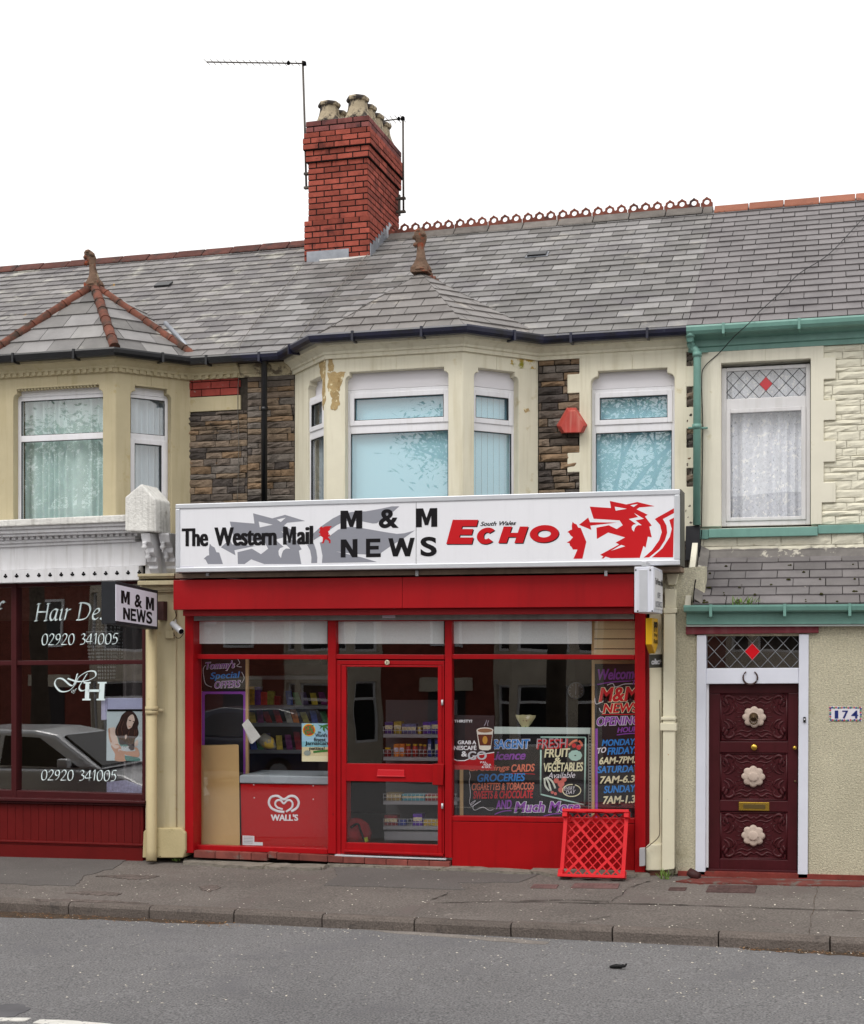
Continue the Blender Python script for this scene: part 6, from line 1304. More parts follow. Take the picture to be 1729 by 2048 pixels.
MB().pp([(627, 1502), (656, 1499), (656, 1503.5), (627, 1506)], IY - .004, .001).build('printed_ribbon', m_pg, jp); disc(615, 1506, 7, 5.5, IY - .004, M('print_grey', '#8f9a94', .5, .2), jp); text('Tasty patties here', pq(IY - .0055, (629, 1502.8), (655, 1500.2), (655, 1502.6), (629, 1505.3)), m_sign, jp, th=.001) if False else None
# coffee poster
cp = poster_base('coffee_poster', 'dark coffee poster with steaming cup inside the right shop window', [(905.5, 1430), (989, 1431), (988.5, 1540), (905.5, 1539)], M('poster_brown_black', '#2a2326', .4, .3), Y=IY)
MB().pp([(905.5, 1517), (915, 1521), (930, 1521), (942, 1516), (960, 1509), (989, 1504.5), (988.5, 1540), (905.5, 1539)], IY - .0015, .001).build('printed_red_field', M('print_deep_red', '#a3121d', .4, .3), cp)
MB().pp([(905.5, 1516.5), (915, 1520.3), (930, 1520.3), (942, 1515.3), (960, 1508.3), (989, 1503.8), (989, 1505.6), (960, 1510), (942, 1517), (930, 1522), (915, 1522), (905.5, 1518.3)], IY - .003, .001).build('printed_curve', m_sign, cp)
for tx, a, t, b, u, mt in (('THIRSTY?', 908.7, 1439.5, 945, 1445, m_sign), ('GRAB A', 916, 1481, 953, 1488.5, m_sign), ('NESCAFÉ', 908.5, 1489.5, 953.5, 1500, m_sign), ('&', 923, 1502.5, 935, 1513, m_sign), ('GO', 936, 1502.5, 974, 1519.5, M('print_silver', '#b9bcc4', .4, .3)), ('PULL,', 961, 1523, 975, 1527, m_sign), ('POUR', 968, 1527.6, 983, 1531.5, m_sign), ('& GO..', 964, 1532, 983, 1536, m_sign)): fat_text(tx, prect(IY - .0035, a, t, b, u), mt, cp, .015, .02, th=.001)
MB().pp([(953.5, 1460), (987, 1460), (982, 1498), (977, 1500.5), (965, 1500.5), (959, 1498)], IY - .0035, .001).build('printed_cup', M('print_cup_white', '#d9d4cc', .4, .3), cp); MB().pp([(956, 1469), (985, 1469), (982, 1491), (960, 1491)], IY - .005, .001).build('printed_cup_band', M('print_cup_brown', '#5a2a1e', .4, .3), cp); disc(970.5, 1460.7, 17, 5.8, IY - .005, M('print_cup_white', '#d9d4cc', .4, .3), cp); disc(970.5, 1461, 14.8, 4.2, IY - .0065, M('print_coffee', '#8a6248', .4, .3), cp); disc(970.5, 1480, 5, 8, IY - .0065, M('print_gold', '#b8873a', .4, .3), cp)
pstroke([[(969, 1452), (972, 1446), (974, 1440)], [(976, 1452), (976, 1446), (978, 1441)]], IY - .0045, .8, M('print_steam', '#9a92a0', .4, .3), cp, 'printed_steam')
# opening hours board
BY = .32; m_chalk = M('black_signboard', '#16151a', .5, .25, noise=(3, .2)); m_cream_p = M('cream_sign_paint', '#e3e0bd', .6, .2); m_purple = M('purple_sign_paint', '#8c47ac', .55, .2); m_blue = M('blue_sign_paint', '#2f86d6', .55, .2); m_redp = M('red_sign_paint', '#cc1f2a', .55, .2); m_orange = M('orange_sign_paint', '#d8775c', .55, .2); m_mint = M('mint_sign_paint', '#a9cfc6', .55, .2); m_whitep = M('white_sign_paint', '#dedce6', .6, .2)
ob = thing('opening_hours_board', P(1245, 1655, BY), 'tall black hand lettered opening hours board behind the right shop window', 'signboard')
MB().pp([(1190, 1328), (1330, 1328), (1330, 1662), (1190, 1656)], BY, .012).build('board', m_chalk, ob); MB().pp([(1184, 1320), (1189.6, 1320), (1189.6, 1656), (1184, 1656)], BY - .004, .03).build('wooden_edge', M('pale_wood', '#b89a70', .7, .2), ob); MB().pp([(1190, 1320), (1330, 1320), (1330, 1327.6), (1190, 1327.6)], BY - .004, .03).build('wooden_edge', M('pale_wood', '#b89a70', .7, .2), ob)
def brush(body, a, t, b, u, mat, parent, Y, outline=None, shear=.2, bold=.02, fat=.015, rise=1.5):
    quad = pq(Y, (a, t + rise), (b, t - rise), (b, u - rise), (a, u + rise))
    if outline is not None: fat_text(body, pq(Y, (a - .8, t + rise - .8), (b + 1.2, t - rise - .8), (b + 1.2, u - rise + 1.2), (a - .8, u + rise + 1.2)), outline, parent, bold + .02, fat + .02, shear, th=.001)
    fat_text(body, quad, mat, parent, bold, fat, shear, th=.0028)
for a in (('Welcome', 1196, 1337, 1279, 1359, m_purple, None), ('To', 1264, 1359, 1281, 1368, m_purple, None), ('M&M', 1198, 1374, 1279, 1403, m_redp, m_cream_p), ('NEWS', 1206, 1406, 1279, 1425, m_redp, m_cream_p), ('OPENING', 1194, 1433, 1280, 1450, m_purple, m_whitep), ('HOURS', 1235, 1453.5, 1283, 1464, m_purple, None), ('MONDAY.', 1204, 1478, 1272, 1491, m_blue, None), ('TO', 1195, 1495, 1213, 1506, m_whitep, None), ('FRIDAY.', 1215, 1494, 1272, 1508.5, m_blue, None), ('6AM-7PM.', 1199, 1513, 1271, 1527.5, m_cream_p, None), ('SATURDAY', 1195, 1531, 1280, 1545, m_blue, None), ('7AM-6.30', 1200, 1551, 1282, 1566, m_cream_p, None), ('SUNDAY.', 1208, 1570.5, 1273, 1585, m_blue, None), ('7AM-1.30', 1206, 1591, 1282, 1607, m_cream_p, None)): brush(a[0], a[1], a[2], a[3], a[4], a[5], ob, BY - .001, a[6])
pstroke([[(1195, 1369), (1225, 1364), (1262, 1362)]], BY, 1.2, m_purple, ob); pstroke([[(1204, 1429), (1240, 1429), (1279, 1428)]], BY, .9, m_redp, ob); pstroke([[(1190, 1396), (1193, 1408), (1208, 1402)], [(1215, 1370), (1226, 1367), (1232, 1374), (1250, 1368), (1275, 1368)], [(1199, 1416), (1203, 1424), (1212, 1420)]], BY, .7, m_whitep, ob); MB().pp([(1191, 1457), (1196, 1457), (1196, 1650), (1191, 1650)], BY - .002, .001).build('painted_bar', m_purple, ob); pstroke([[(1234, 1470), (1260, 1467), (1280, 1467)]], BY, 1, m_purple, ob)
# shop services board
NY = .45; nb_ = thing('services_board', P(1050, 1650, NY), 'wide black hand lettered board of goods behind the right shop window', 'signboard')
MB().pp([(921, 1468), (1180, 1468), (1180, 1664), (921, 1660)], NY, .012).build('board', m_chalk, nb_); MB().pp([(921, 1453), (1181, 1456), (1181, 1468), (921, 1467.6)], NY - .02, .05).build('top_rail', M('pale_mint_rail', '#c3d2cf', .5, .3), nb_); MB().pp([(920, 1468), (927, 1468), (927, 1660), (920, 1660)], NY - .01, .04).build('wooden_post', M('pale_wood', '#b89a70', .7, .2), nb_); MB().pp([(1177, 1456), (1184, 1456), (1184, 1660), (1177, 1660)], NY - .012, .04).build('slotted_upright', m_zinc, nb_)
mb = MB()
for k in range(34): mb.pp([(1179, 1459 + k * 6), (1182, 1459 + k * 6), (1182, 1462.4 + k * 6), (1179, 1462.4 + k * 6)], NY - .0135, .001)
mb.build('slot', m_void, nb_)
z8 = zz_(300 / 1729, 890, 1400)
for a in (('NEWSAGENT', 944, 1479, 1060, 1497.5, m_blue, m_whitep, .1), ('Off Licence', 944, 1502, 1052, 1520, m_purple, None, .3), ('Greetings', 938, 1530, 1020, 1545, m_orange, None, .25), ('CARDS', 1023, 1528, 1070, 1543.5, m_orange, None, .15), ('GROCERIES', 955, 1547, 1051, 1563, m_blue, None, .18), ('CIGARETTES & TOBACCOS', 944, 1565.5, 1069, 1580, m_orange, None, .18), ('SWEETS & CHOCOLATE', 947, 1581, 1067, 1597, m_redp, None, .18), ('AND', 992, 1600, 1024, 1618, m_purple, None, .15), ('Much More', 1029, 1603, 1160, 1624, m_purple, m_whitep, .22), ('FRESH', 1074, 1478, 1137, 1498, m_redp, None, .1), ('FRUIT', 1089, 1497, 1141, 1514.5, m_cream_p, None, .15), ('&', 1108, 1515, 1123, 1527, m_cream_p, None, .1), ('VEGETABLES', 1088, 1525, 1167, 1543, m_cream_p, None, .15), ('Available', 1096, 1544.5, 1151, 1556, m_whitep, None, .3), ('EVERY', 1129, 1573, 1151, 1580, m_whitep, None, .2), ('DAY', 1132, 1580.5, 1152, 1588, m_whitep, None, .2)):
    thin = a[0] in ('Available', 'EVERY', 'DAY'); brush(a[0], a[1], a[2], a[3], a[4], a[5], nb_, NY - .001, a[6], a[7], .0 if thin else .02, .004 if thin else .014, .8)
fat_text('FRESH', pq(NY - .001, (1073, 1477), (1134, 1475.5), (1134, 1495), (1073, 1496.5)), M('grey_sign_paint', '#a8a2a8', .6, .2), nb_, 0, .004, .1, th=.0045)
pstroke([z8([(1105, 425), (1625, 432), (1610, 1212), (1105, 1087), (1105, 570)])] if False else [z8([(1105, 428), (1624, 432)]), z8([(1624, 432), (1612, 1210)]), z8([(1612, 1210), (1105, 1087)]), z8([(1105, 1087), (1108, 575)])], NY, 1.6, m_mint, nb_, 'painted_border')
pstroke([z8([(285, 825), (295, 880), (283, 940), (292, 1020), (296, 1100), (285, 1180), (310, 1205), (355, 1160), (305, 1190), (315, 1225), (415, 1165), (330, 1220), (345, 1270), (440, 1235), (510, 1270), (560, 1262)])], NY, .6, m_whitep, nb_, 'painted_flourish'); pstroke([z8([(575, 1320), (660, 1285), (770, 1275)]), z8([(1140, 1340), (1240, 1315), (1345, 1310)])], NY, 1, m_purple, nb_, 'painted_flourish'); pstroke([z8([(770, 845), (900, 848), (1040, 855)])], NY, .6, m_redp, nb_, 'painted_flourish')
pstroke([[(1144 + 19 * cos(a) * .95, 1581 + 12 * sin(a)) for a in [k * pi / 12 - 1.2 for k in range(24)]]], NY, 1.0, m_cream_p, nb_, 'painted_flourish')
pstroke([z8([(1150, 900), (1160, 990), (1205, 1050)]), z8([(1165, 890), (1200, 960), (1225, 1050)]), z8([(1180, 890), (1240, 940), (1275, 1020)])], NY, 2, M('pale_leek_paint', '#cfd8cc', .6, .2), nb_, 'painted_leeks')
mb = MB(); 
for k in range(9): a = k * .7; c = (1151 + 8 * cos(a), 1511 + 6 * sin(a)); mb.pp([(c[0] + 6 * cos(t), c[1] + 5 * sin(t)) for t in [2 * pi * j / 12 for j in range(12)]], NY - .002 - k * .0002, .001)
mb.build('painted_cauliflower', m_mint, nb_)
mb = MB()
for k, (x, y, r) in enumerate(((1285, 930, 30), (1340, 965, 40), (1375, 915, 30), (1340, 1035, 32), (1275, 1080, 18), (1240, 1065, 18))): c = z8([(x, y)])[0]; mb.pp([(c[0] + r * .1735 * cos(t), c[1] + r * .1735 * sin(t)) for t in [2 * pi * j / 14 for j in range(14)]], NY - .002 - k * .0002, .001)
mb.build('painted_tomatoes', M('salmon_sign_paint', '#cf6f66', .6, .2), nb_)
mb = MB()
for k, (x, y, r) in enumerate(((1490, 525, 26), (1545, 545, 28))): c = z8([(x, y)])[0]; mb.pp([(c[0] + r * .1735 * cos(t), c[1] + r * .1735 * sin(t)) for t in [2 * pi * j / 14 for j in range(14)]], NY - .004 - k * .0002, .001)
mb.build('painted_cherries', m_redp, nb_); pstroke([z8([(1430, 525), (1480, 480), (1530, 465)]), z8([(1545, 470), (1575, 500), (1580, 535)])], NY, 2.4, m_orange, nb_, 'painted_carrots')
# left: offers board, price board, card sheet
OYb = .4; of = thing('offers_board', P(448, 1550, OYb), 'narrow black special offers board with purple border in the left window', 'signboard')
MB().pp([(404, 1317), (491, 1317), (491, 1382), (404, 1382)], OYb, .012).build('board', m_chalk, of); MB().pp([(404, 1383), (492, 1383), (492, 1560), (404, 1560)], OYb, .012).build('border', m_purple, of); MB().pp([(410, 1390), (414, 1388), (483, 1388), (487, 1390), (487, 1560), (410, 1560)], OYb - .002, .006).build('panel', m_chalk, of); MB().pp([(491.5, 1317), (497, 1317), (497, 1560), (491.5, 1560)], OYb - .005, .03).build('wooden_post', M('pale_wood', '#b89a70', .7, .2), of); MB().pp([(390, 1316), (403.6, 1316), (403.6, 1500), (390, 1500)], OYb, .03).build('side_board', m_tan, of)
for a in (("Tommy's", 412, 1323, 470, 1341, m_purple, m_whitep), ('Special', 421, 1343.5, 481, 1361, m_blue, None), ('OFFERS', 430, 1362, 481, 1375, m_purple, m_whitep)): brush(a[0], a[1], a[2], a[3], a[4], a[5], of, OYb - .001, a[6], .2, .01, .01)
pstroke([[(412, 1330), (407, 1338), (408, 1352), (412, 1368), (424, 1374)], [(476, 1318), (480, 1326), (474, 1332), (484, 1334)], [(484, 1344), (489, 1356), (484, 1366)]], OYb, .6, m_whitep, of)
tag(MB().hull8([P(394, 1492, .28), P(478, 1490, .24), P(480.5, 1692, .2), P(398, 1690, .2)], [P(394, 1489, .5), P(474, 1488, .46), P(480, 1690, .4), P(398, 1689, .4)]).build('cardboard_box', M('brown_cardboard', '#b79a6c', .9, .1, noise=(1.5, .06)), bev=.004), 'tall plain brown cardboard box standing in the left shop window', 'box')
fz = thing('ice_cream_freezer', P(570, 1696, .25), 'red chest freezer with white swirled heart emblem inside the left window', 'freezer')
fy = .24; MB().pp([(481, 1567), (668, 1570), (668, 1703), (483, 1694)], fy, .6).build('cabinet', M('freezer_red', '#aa060e', .4, .15), fz, bev=.01); MB().pp([(479, 1552), (483, 1550), (668, 1553), (668, 1569.5), (479, 1566.5)], fy - .02, .66).build('lid_rim', M('freezer_grey', '#9aa3ab', .4, .35), fz, bev=.012)
zf = zz_(330 / 1300, 360, 1220); hw_ = M('freezer_white_print', '#dfdfe6', .4, .3)
pstroke([zf([(878, 1588), (922, 1560), (938, 1515), (915, 1475), (870, 1466), (820, 1492), (772, 1466), (722, 1474), (702, 1515), (722, 1560), (770, 1584), (825, 1592)])], fy, 2.7, hw_, fz, 'heart_emblem'); pstroke([zf([(838, 1590), (880, 1560), (890, 1525), (872, 1500), (845, 1502), (820, 1525), (795, 1500), (765, 1502), (752, 1528), (770, 1556), (812, 1570)])], fy, 2.2, hw_, fz, 'heart_emblem')
fat_text("WALL'S", prect(fy - .001, 542, 1628.5, 597, 1641.5), hw_, fz, .02, .03, th=.003)
for x, y in ((508, 1566 + 3), (627, 1571), (509, 1595), (627, 1598)): MB().lathe([(.008, 0), (.006, .004)], P(x, y + .5, fy - .001), 10, axis=(0, -1, 0)).build('screw_cap', hw_, fz)
MB().pp([(485.5, 1671), (509, 1672), (509, 1684), (526, 1684.5), (526, 1691), (485.5, 1690)], fy - .003, .002).build('data_label', hw_, fz); 
mb = MB()
for k in range(5): mb.pp([(488, 1673.5 + k * 3), (506, 1674 + k * 3), (506, 1674.7 + k * 3), (488, 1674.2 + k * 3)], fy - .0045, .001)
mb.build('label_ruling', M('label_grey', '#8a8a92', .6, .2), fz)
tag(MB().hull8([P(484, 1449, .16), P(496, 1437, .16), P(522, 1473, .16), P(505, 1488, .16)], [P(487, 1452, .22), P(498, 1441, .24), P(521, 1474, .22), P(500, 1487, .2)]).build('paper_bags', M('white_paper', '#c9c9c6', .8, .1, noise=(8, .1)), bev=.004), 'white bundle of paper bags hanging in the left shop window', 'paper bags')
pk = MB(); R = random.Random(3); c = P(536, 1490, .8)
pk.tube([c + Vector((-.13, 0, .05)), c + Vector((-.06, 0, .06)), c + Vector((.03, 0, .02)), c + Vector((.1, 0, -.03))], [.03, .085, .075, .02], 10); tag(pk.build('snack_packet', M('grey_yellow_packet', '#87857a', .5, .4, noise=(6, .4), spots=[('#c9a83a', 5, .5, .05), ('#4a4b46', 9, .58, .05)])), 'crumpled grey and yellow packet lying behind the white paper bags', 'packet')
# magazine rack behind the left window
ry = 1.25; rk = thing('magazine_rack', P(580, 1560, ry), 'dark magazine rack standing deep behind the left shop window', 'rack'); m_rack = M('dark_wood_rack', '#4a352c', .7, .2, noise=(3, .2))
MB().pp([(494, 1330), (662, 1330), (662, 1640), (494, 1640)], ry + .4, .04).build('back_panel', m_rack, rk)
for y in (1352, 1411, 1446, 1500): MB().pp([(496, y), (660, y), (660, y + 7), (496, y + 7)], ry, .4).build('shelf', M('grey_shelf_edge', '#77787c', .5, .3), rk)
pal = ['#a83a3a', '#c7b04a', '#4a5aa0', '#b8b4a8', '#7a3a6a', '#4f7a50', '#c77a3a', '#8f2f2f', '#5a4a6a', '#a8a050']; R = random.Random(8)
mg = None
for k in range(26):
    row = k % 3; xx = 500 + (k // 3) * 18 + R.uniform(-3, 3); yb = (1410, 1445.5, 1499.5)[row]; h_ = (30, 26, 34)[row] * R.uniform(.8, 1.1); ln = R.uniform(2, 9)
    if row == 0 and xx < 565: continue
    o = MB().hull8([P(xx, yb, ry + .06), P(xx + 12, yb, ry + .06), P(xx + 12 - ln, yb - h_, ry + .2), P(xx - ln, yb - h_, ry + .2)], [P(xx, yb, ry + .09), P(xx + 12, yb, ry + .09), P(xx + 12 - ln, yb - h_, ry + .23), P(xx - ln, yb - h_, ry + .23)]).build('magazine', M('magazine' + pal[k % 10], pal[k % 10], .4, .3, noise=(14, .4)))
    tag(o, 'thin glossy magazine leaning in the dim rack behind the left window', 'magazine', 'magazines in the rack behind the left window')
for k, (a, b, t, c, lb) in enumerate(((498, 509, 1373, '#c8962c', 'yellow and red snack packet, leftmost on the rack shelf'), (510, 521, 1374, '#5a3a92', 'purple sweet packet next to the yellow one on the rack shelf'), (522, 534, 1384, '#b03a30', 'red and white carton in the middle of the rack shelf'), (535, 547, 1382, '#7f8a3a', 'green and yellow carton on the rack shelf'), (549, 559, 1392, '#7a1c22', 'dark red box at the right of the rack shelf'))):
    tag(MB().pp([(a, t), (b, t + .4), (b, 1410), (a, 1410)], ry + .02, .07).build('snack_packet', M('packet' + c, c, .35, .4, noise=(22, .5)), bev=.004), lb, 'packet', 'packets on the rack shelf')
# gondola shelves seen through the door
gy = .95; gd = thing('shop_shelving', P(825, 1690, gy), 'grey wire fronted shop shelving standing behind the glazed door', 'shelving'); m_gs = M('grey_shelving', '#8f8f95', .5, .35, noise=(2, .05))
MB().pp([(772, 1400), (915, 1400), (915, 1690), (772, 1690)], gy + .42, .03).build('back_panel', M('perforated_back', '#58585b', .6, .3), gd); MB().pp([(769, 1662), (915, 1664), (915, 1682), (769, 1680)], gy + .02, .42).build('plinth', m_gs, gd)
for y in (1468, 1514, 1602, 1652):
    MB().pp([(767, y), (915, y + 1), (915, y + 8), (767, y + 7)], gy, .42).build('shelf', m_gs, gd); mb = MB()
    for k in range(19): p = P(768 + k * 8, y, gy); mb.tube([p, p + Vector((0, -.01, .085))], .0022, 5)
    for dz in (.045, .085): mb.tube([P(767, y, gy) + Vector((0, -.01, dz)), P(915, y + .5, gy) + Vector((0, -.01, dz))], .003, 5)
    mb.build('wire_front', m_alu, gd)
items = [(0, 770, 786, 24, '#473a78', 'purple cereal carton, leftmost on the top shelf behind the door'), (0, 788, 803, 25, '#a08a3a', 'yellow and purple carton on the top shelf behind the door'), (0, 804, 832, 20, '#5a5f8a', 'wide pale blue carton on the top shelf behind the door'), (0, 836, 842, 14, '#c9b23a', 'narrow yellow carton on the top shelf behind the door'), (0, 846, 862, 24, '#56349a', 'deep purple bag on the top shelf behind the door'), (0, 863, 884, 26, '#4b2f86', 'purple bag at the right end of the top shelf'),
 (1, 770, 783, 16, '#7d2025', 'dark red jar, leftmost on the second shelf behind the door'), (1, 788, 798, 26, '#d07a2c', 'orange carton, left of the pair on the second shelf'), (1, 799, 809, 26, '#cf742a', 'orange carton, right of the pair on the second shelf'), (1, 812, 822, 23, '#a8322c', 'red jar with yellow lid right of the orange cartons'), (1, 826, 836, 23, '#b0382c', 'red jar with yellow lid in the middle of the second shelf'), (1, 838, 846, 23, '#6a3a3c', 'brown jar with yellow lid on the second shelf'), (1, 847, 854, 22, '#84312f', 'small brown red jar beside the tall blue packet'), (1, 856, 863, 36, '#353a80', 'tall dark blue packet on the second shelf behind the door'), (1, 870, 886, 36, '#3d4488', 'tall blue packet at the right end of the second shelf'),
 (2, 773, 803, 16, '#8f7848', 'stack of tan biscuit packs on the third shelf'), (2, 804, 850, 14, '#3a8a9c', 'long turquoise biscuit pack on the third shelf behind the door'), (2, 851, 884, 14, '#8a1c26', 'red biscuit pack at the right of the third shelf'),
 (3, 769, 795, 21, '#7a2a32', 'maroon cake box, leftmost on the bottom shelf behind the door'), (3, 797, 812, 12, '#2e3a8a', 'low blue box on the bottom shelf behind the door'), (3, 826, 845, 24, '#5a2f9a', 'bright purple box on the bottom shelf behind the door'), (3, 848, 884, 12, '#b0923a', 'row of low yellow boxes on the bottom shelf')]
for r, a, b, h_, c, lb in items:
    y = (1468, 1514, 1602, 1652)[r]; bx = MB(); jar = 'jar' in lb
    if jar: p = P((a + b) / 2, y, gy + .1); rr_ = (X(b, gy + .1) - X(a, gy + .1)) / 2; hh = h_ * .0058; bx.lathe([(rr_, 0), (rr_, hh * .75), (rr_ * .8, hh * .84), (rr_ * .8, hh)], p, 14)
    else: bx.pp([(a, y - h_), (b, y - h_ + .3), (b, y - .2), (a, y - .2)], gy + .06, .12)
    o = bx.build('jar' if jar else 'packet', M('goods' + c, c, .35, .4, noise=(20, .45)), bev=0 if jar else .004); tag(o, lb, 'jar' if jar else 'packet', 'goods on the shelves behind the door')
    if not jar and h_ > 13: MB().pp([(a + .8, y - h_ * .72), (b - .8, y - h_ * .72), (b - .8, y - h_ * .4), (a + .8, y - h_ * .4)], gy + .0575, .002).build('printed_label', M('label' + '#d8c8a0' if b - a > 12 else 'label#c94a3a', '#c9bb98' if b - a > 12 else '#b9b4c8', .4, .3, noise=(40, .5)), o)
    if jar: MB().lathe([(rr_ * .86, hh), (rr_ * .86, hh + .02)], p, 14).build('lid', M('yellow_lid', '#cda52c', .4, .3), o)
bg_ = thing('rucksack', P(716, 1684, .7), 'red rucksack with black strap lying on the floor behind the door', 'bag'); MB().lathe([(.05, 0), (.17, .04), (.19, .14), (.15, .25), (.06, .31), (.01, .32)], P(712, 1690, .7), 16).build('body', M('red_nylon', '#8c1c24', .8, .2, noise=(6, .2)), bg_); MB().tube(smoothpts([tuple(P(x, y, .5)) for x, y in ((702, 1655), (716, 1648), (722, 1662), (730, 1684))], 5), .014, 8).build('strap', m_void, bg_); MB().pp([(728, 1676), (735, 1674), (737, 1682), (731, 1685)], .47, .01).build('hang_tag', M('lime_tag', '#a8b03a', .5, .3), bg_)
# wall clock and packet on the right
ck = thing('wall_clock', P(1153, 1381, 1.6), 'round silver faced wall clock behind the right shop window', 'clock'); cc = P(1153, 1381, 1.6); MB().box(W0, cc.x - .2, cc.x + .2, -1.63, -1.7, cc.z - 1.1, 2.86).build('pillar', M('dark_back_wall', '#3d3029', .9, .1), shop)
MB().lathe([(.1, 0), (.1, .015), (.092, .025)], cc, 32, axis=(0, -1, 0)).build('case', m_alu, ck); MB().lathe([(.09, .0255), (.088, .026)], cc, 32, axis=(0, -1, 0)).build('dial', M('brown_silver_dial', '#8b8177', .35, .4), ck); mb = MB()
for k in range(12): a = k * pi / 6; d = Vector((sin(a), 0, cos(a))); mb.tube([cc + d * .068 + Vector((0, -.028, 0)), cc + d * .082 + Vector((0, -.028, 0))], .0035, 5)
mb.build('hour_mark', m_sign, ck); MB().tube([cc + Vector((0, -.031, -.03)), cc + Vector((.003, -.031, .07))], .003, 5).tube([cc + Vector((0, -.033, 0)), cc + Vector((-.004, -.033, -.05))], .004, 5).build('hand', m_sign, ck)
pb_ = MB(); c = P(1051, 1454, NY + .02); R = random.Random(2); n = 16; vs = []
for r, z in ((.04, 0), (.07, .05), (.105, .1), (.11, .13), (.07, .12)):
    for k in range(n): a = 2 * pi * k / n; vs.append(c + Vector((r * cos(a) * (1 + .15 * sin(5 * a)), r * .5 * sin(a), z + R.uniform(-.008, .008))))
tag(MB().add(vs, [(i * n + k, i * n + (k + 1) % n, (i + 1) * n + (k + 1) % n, (i + 1) * n + k) for i in range(4) for k in range(n)] + [tuple(range(n))]).build('gift_packet', M('patterned_wrap', '#b9b48c', .4, .4, noise=(5, .1), spots=[('#6a8a4a', 7, .56, .03), ('#6b3a2c', 5, .56, .03), ('#d8d4c0', 11, .6, .03)])), 'crinkled green and brown packet on the rail over the services board', 'packet')

# ================================================================ behind the hairdresser's glass
z7 = zz_(100 / 1280, 200, 1380); HYp = .13
hp = poster_base('hair_poster', 'poster of a long haired woman with crossed arm in the hairdresser window', [(214, 1419.5), (285, 1419), (285, 1522), (213.3, 1521)], M('poster_pale_blue', '#b9c8cf', .5, .2), Y=HYp)
skin = M('print_skin', '#b98f78', .5, .2); pale = M('print_pale_skin', '#cdbab0', .5, .2); hair = M('print_dark_hair', '#33201d', .5, .2, noise=(60, .3)); dress = M('print_teal_dress', '#4f7f7a', .5, .2, noise=(80, .5))
LAY = [(skin, [(280, 1400), (480, 1570), (620, 1640), (680, 1810), (400, 1810), (390, 1640), (300, 1480)]), (dress, [(640, 1680), (980, 1730), (1015, 1812), (680, 1812)]), (dress, [(420, 1180), (560, 1260), (720, 1230), (720, 1440), (560, 1450), (470, 1330)]), (pale, [(215, 1000), (260, 970), (390, 960), (400, 1060), (440, 1200), (480, 1370), (400, 1450), (280, 1380), (230, 1200)]), (skin, [(215, 1000), (255, 972), (270, 1180), (330, 1380), (280, 1380), (230, 1200)]), (pale, [(870, 1380), (965, 1270), (975, 1420), (880, 1440)]),
 (hair, [(680, 540), (560, 650), (500, 800), (430, 930), (395, 1050), (410, 1160), (470, 1220), (510, 1370), (560, 1400), (700, 1400), (760, 1530), (880, 1520), (890, 1280), (960, 1200), (995, 1100), (970, 950), (998, 850), (960, 700), (900, 600), (820, 540)]), (pale, [(730, 700), (800, 635), (860, 640), (895, 780), (860, 850), (830, 930), (790, 975), (735, 1000), (710, 960), (690, 850)]), (hair, [(740, 760), (800, 778), (795, 798), (748, 782)]), (hair, [(845, 796), (892, 800), (885, 815), (850, 815)]), (skin, [(735, 915), (805, 940), (780, 955), (745, 940)]), (pale, [(640, 1160), (690, 1140), (690, 1220), (650, 1260)]), (skin, [(330, 1440), (420, 1380), (520, 1420), (600, 1560), (900, 1560), (880, 1480), (960, 1480), (1020, 1640), (960, 1720), (640, 1650), (480, 1560), (380, 1530)]), (pale, [(270, 1330), (310, 1350), (390, 1400), (500, 1430), (470, 1480), (400, 1500), (330, 1450), (300, 1400)])]
LAY = [(m_, smoothpts(p + [p[0]], 3)[:-1] if m_ is not skin or len(p) > 6 else p) for m_, p in LAY]
for k, (m_, p) in enumerate(LAY): MB().pp(z7(p), HYp - .0012 - k * .0003, .0008).build('printed_figure', m_, hp)
pstroke([z7([(560, 760), (500, 900), (450, 1030), (480, 1160)]), z7([(620, 800), (560, 960), (580, 1120), (540, 1280)]), z7([(900, 1020), (880, 1200), (820, 1400)]), z7([(760, 1040), (730, 1200), (780, 1420)]), z7([(960, 1000), (930, 1120), (940, 1180)])], HYp - .0035, .55, M('print_brown_hair', '#6b4536', .5, .2), hp, 'printed_hair_strands')
MB().pp([(215, 1419), (285, 1418.6), (285, 1422.4), (215, 1422.6)], HYp - .006, .004).build('hanging_bar', m_void, hp)
fat_text('TOP', prect(HYp - .006, 244, 1492, 258.5, 1497), m_sign, hp, 0, .01, th=.001); fat_text('MODEL', prect(HYp - .006, 238, 1497.6, 263, 1502), m_sign, hp, 0, .01, th=.001)
tag(MB().pp([(215.5, 1396), (285, 1396), (285, 1418.3), (215.5, 1418.5)], HYp, .002).build('paper_notice', M('lavender_paper', '#a9aecd', .7, .1, noise=(4, .06))), 'blank lavender sheet above the poster in the hairdresser window', 'notice')
tag(MB().pp([(203, 1397), (215, 1396.5), (215, 1439), (203, 1440)], HYp + .001, .002).build('paper_notice', M('lavender_paper2', '#a6a6c4', .7, .1)), 'narrow lavender sheet left of the poster in the hairdresser window', 'notice')
tag(MB().pp([(214, 1564), (252, 1560), (284, 1572), (284, 1586), (214, 1584)], HYp + .05, .002).build('paper_notice', M('lilac_leaflet', '#8f90ae', .7, .1, noise=(30, .4))), 'creased lilac leaflet on the sill of the hairdresser window', 'notice')
ch_ = thing('chandelier', P(216, 1250, 1.2), 'crystal bead chandelier hanging inside the hairdresser window', 'chandelier'); ct = P(214, 1215, 1.2); MB().tube([ct + Vector((0, 0, 1.0)), ct], .006, 6).build('chain', m_alu, ch_); mb = MB(); R = random.Random(6); m_cry = M('crystal_beads', '#b8bcc0', .1, .9)
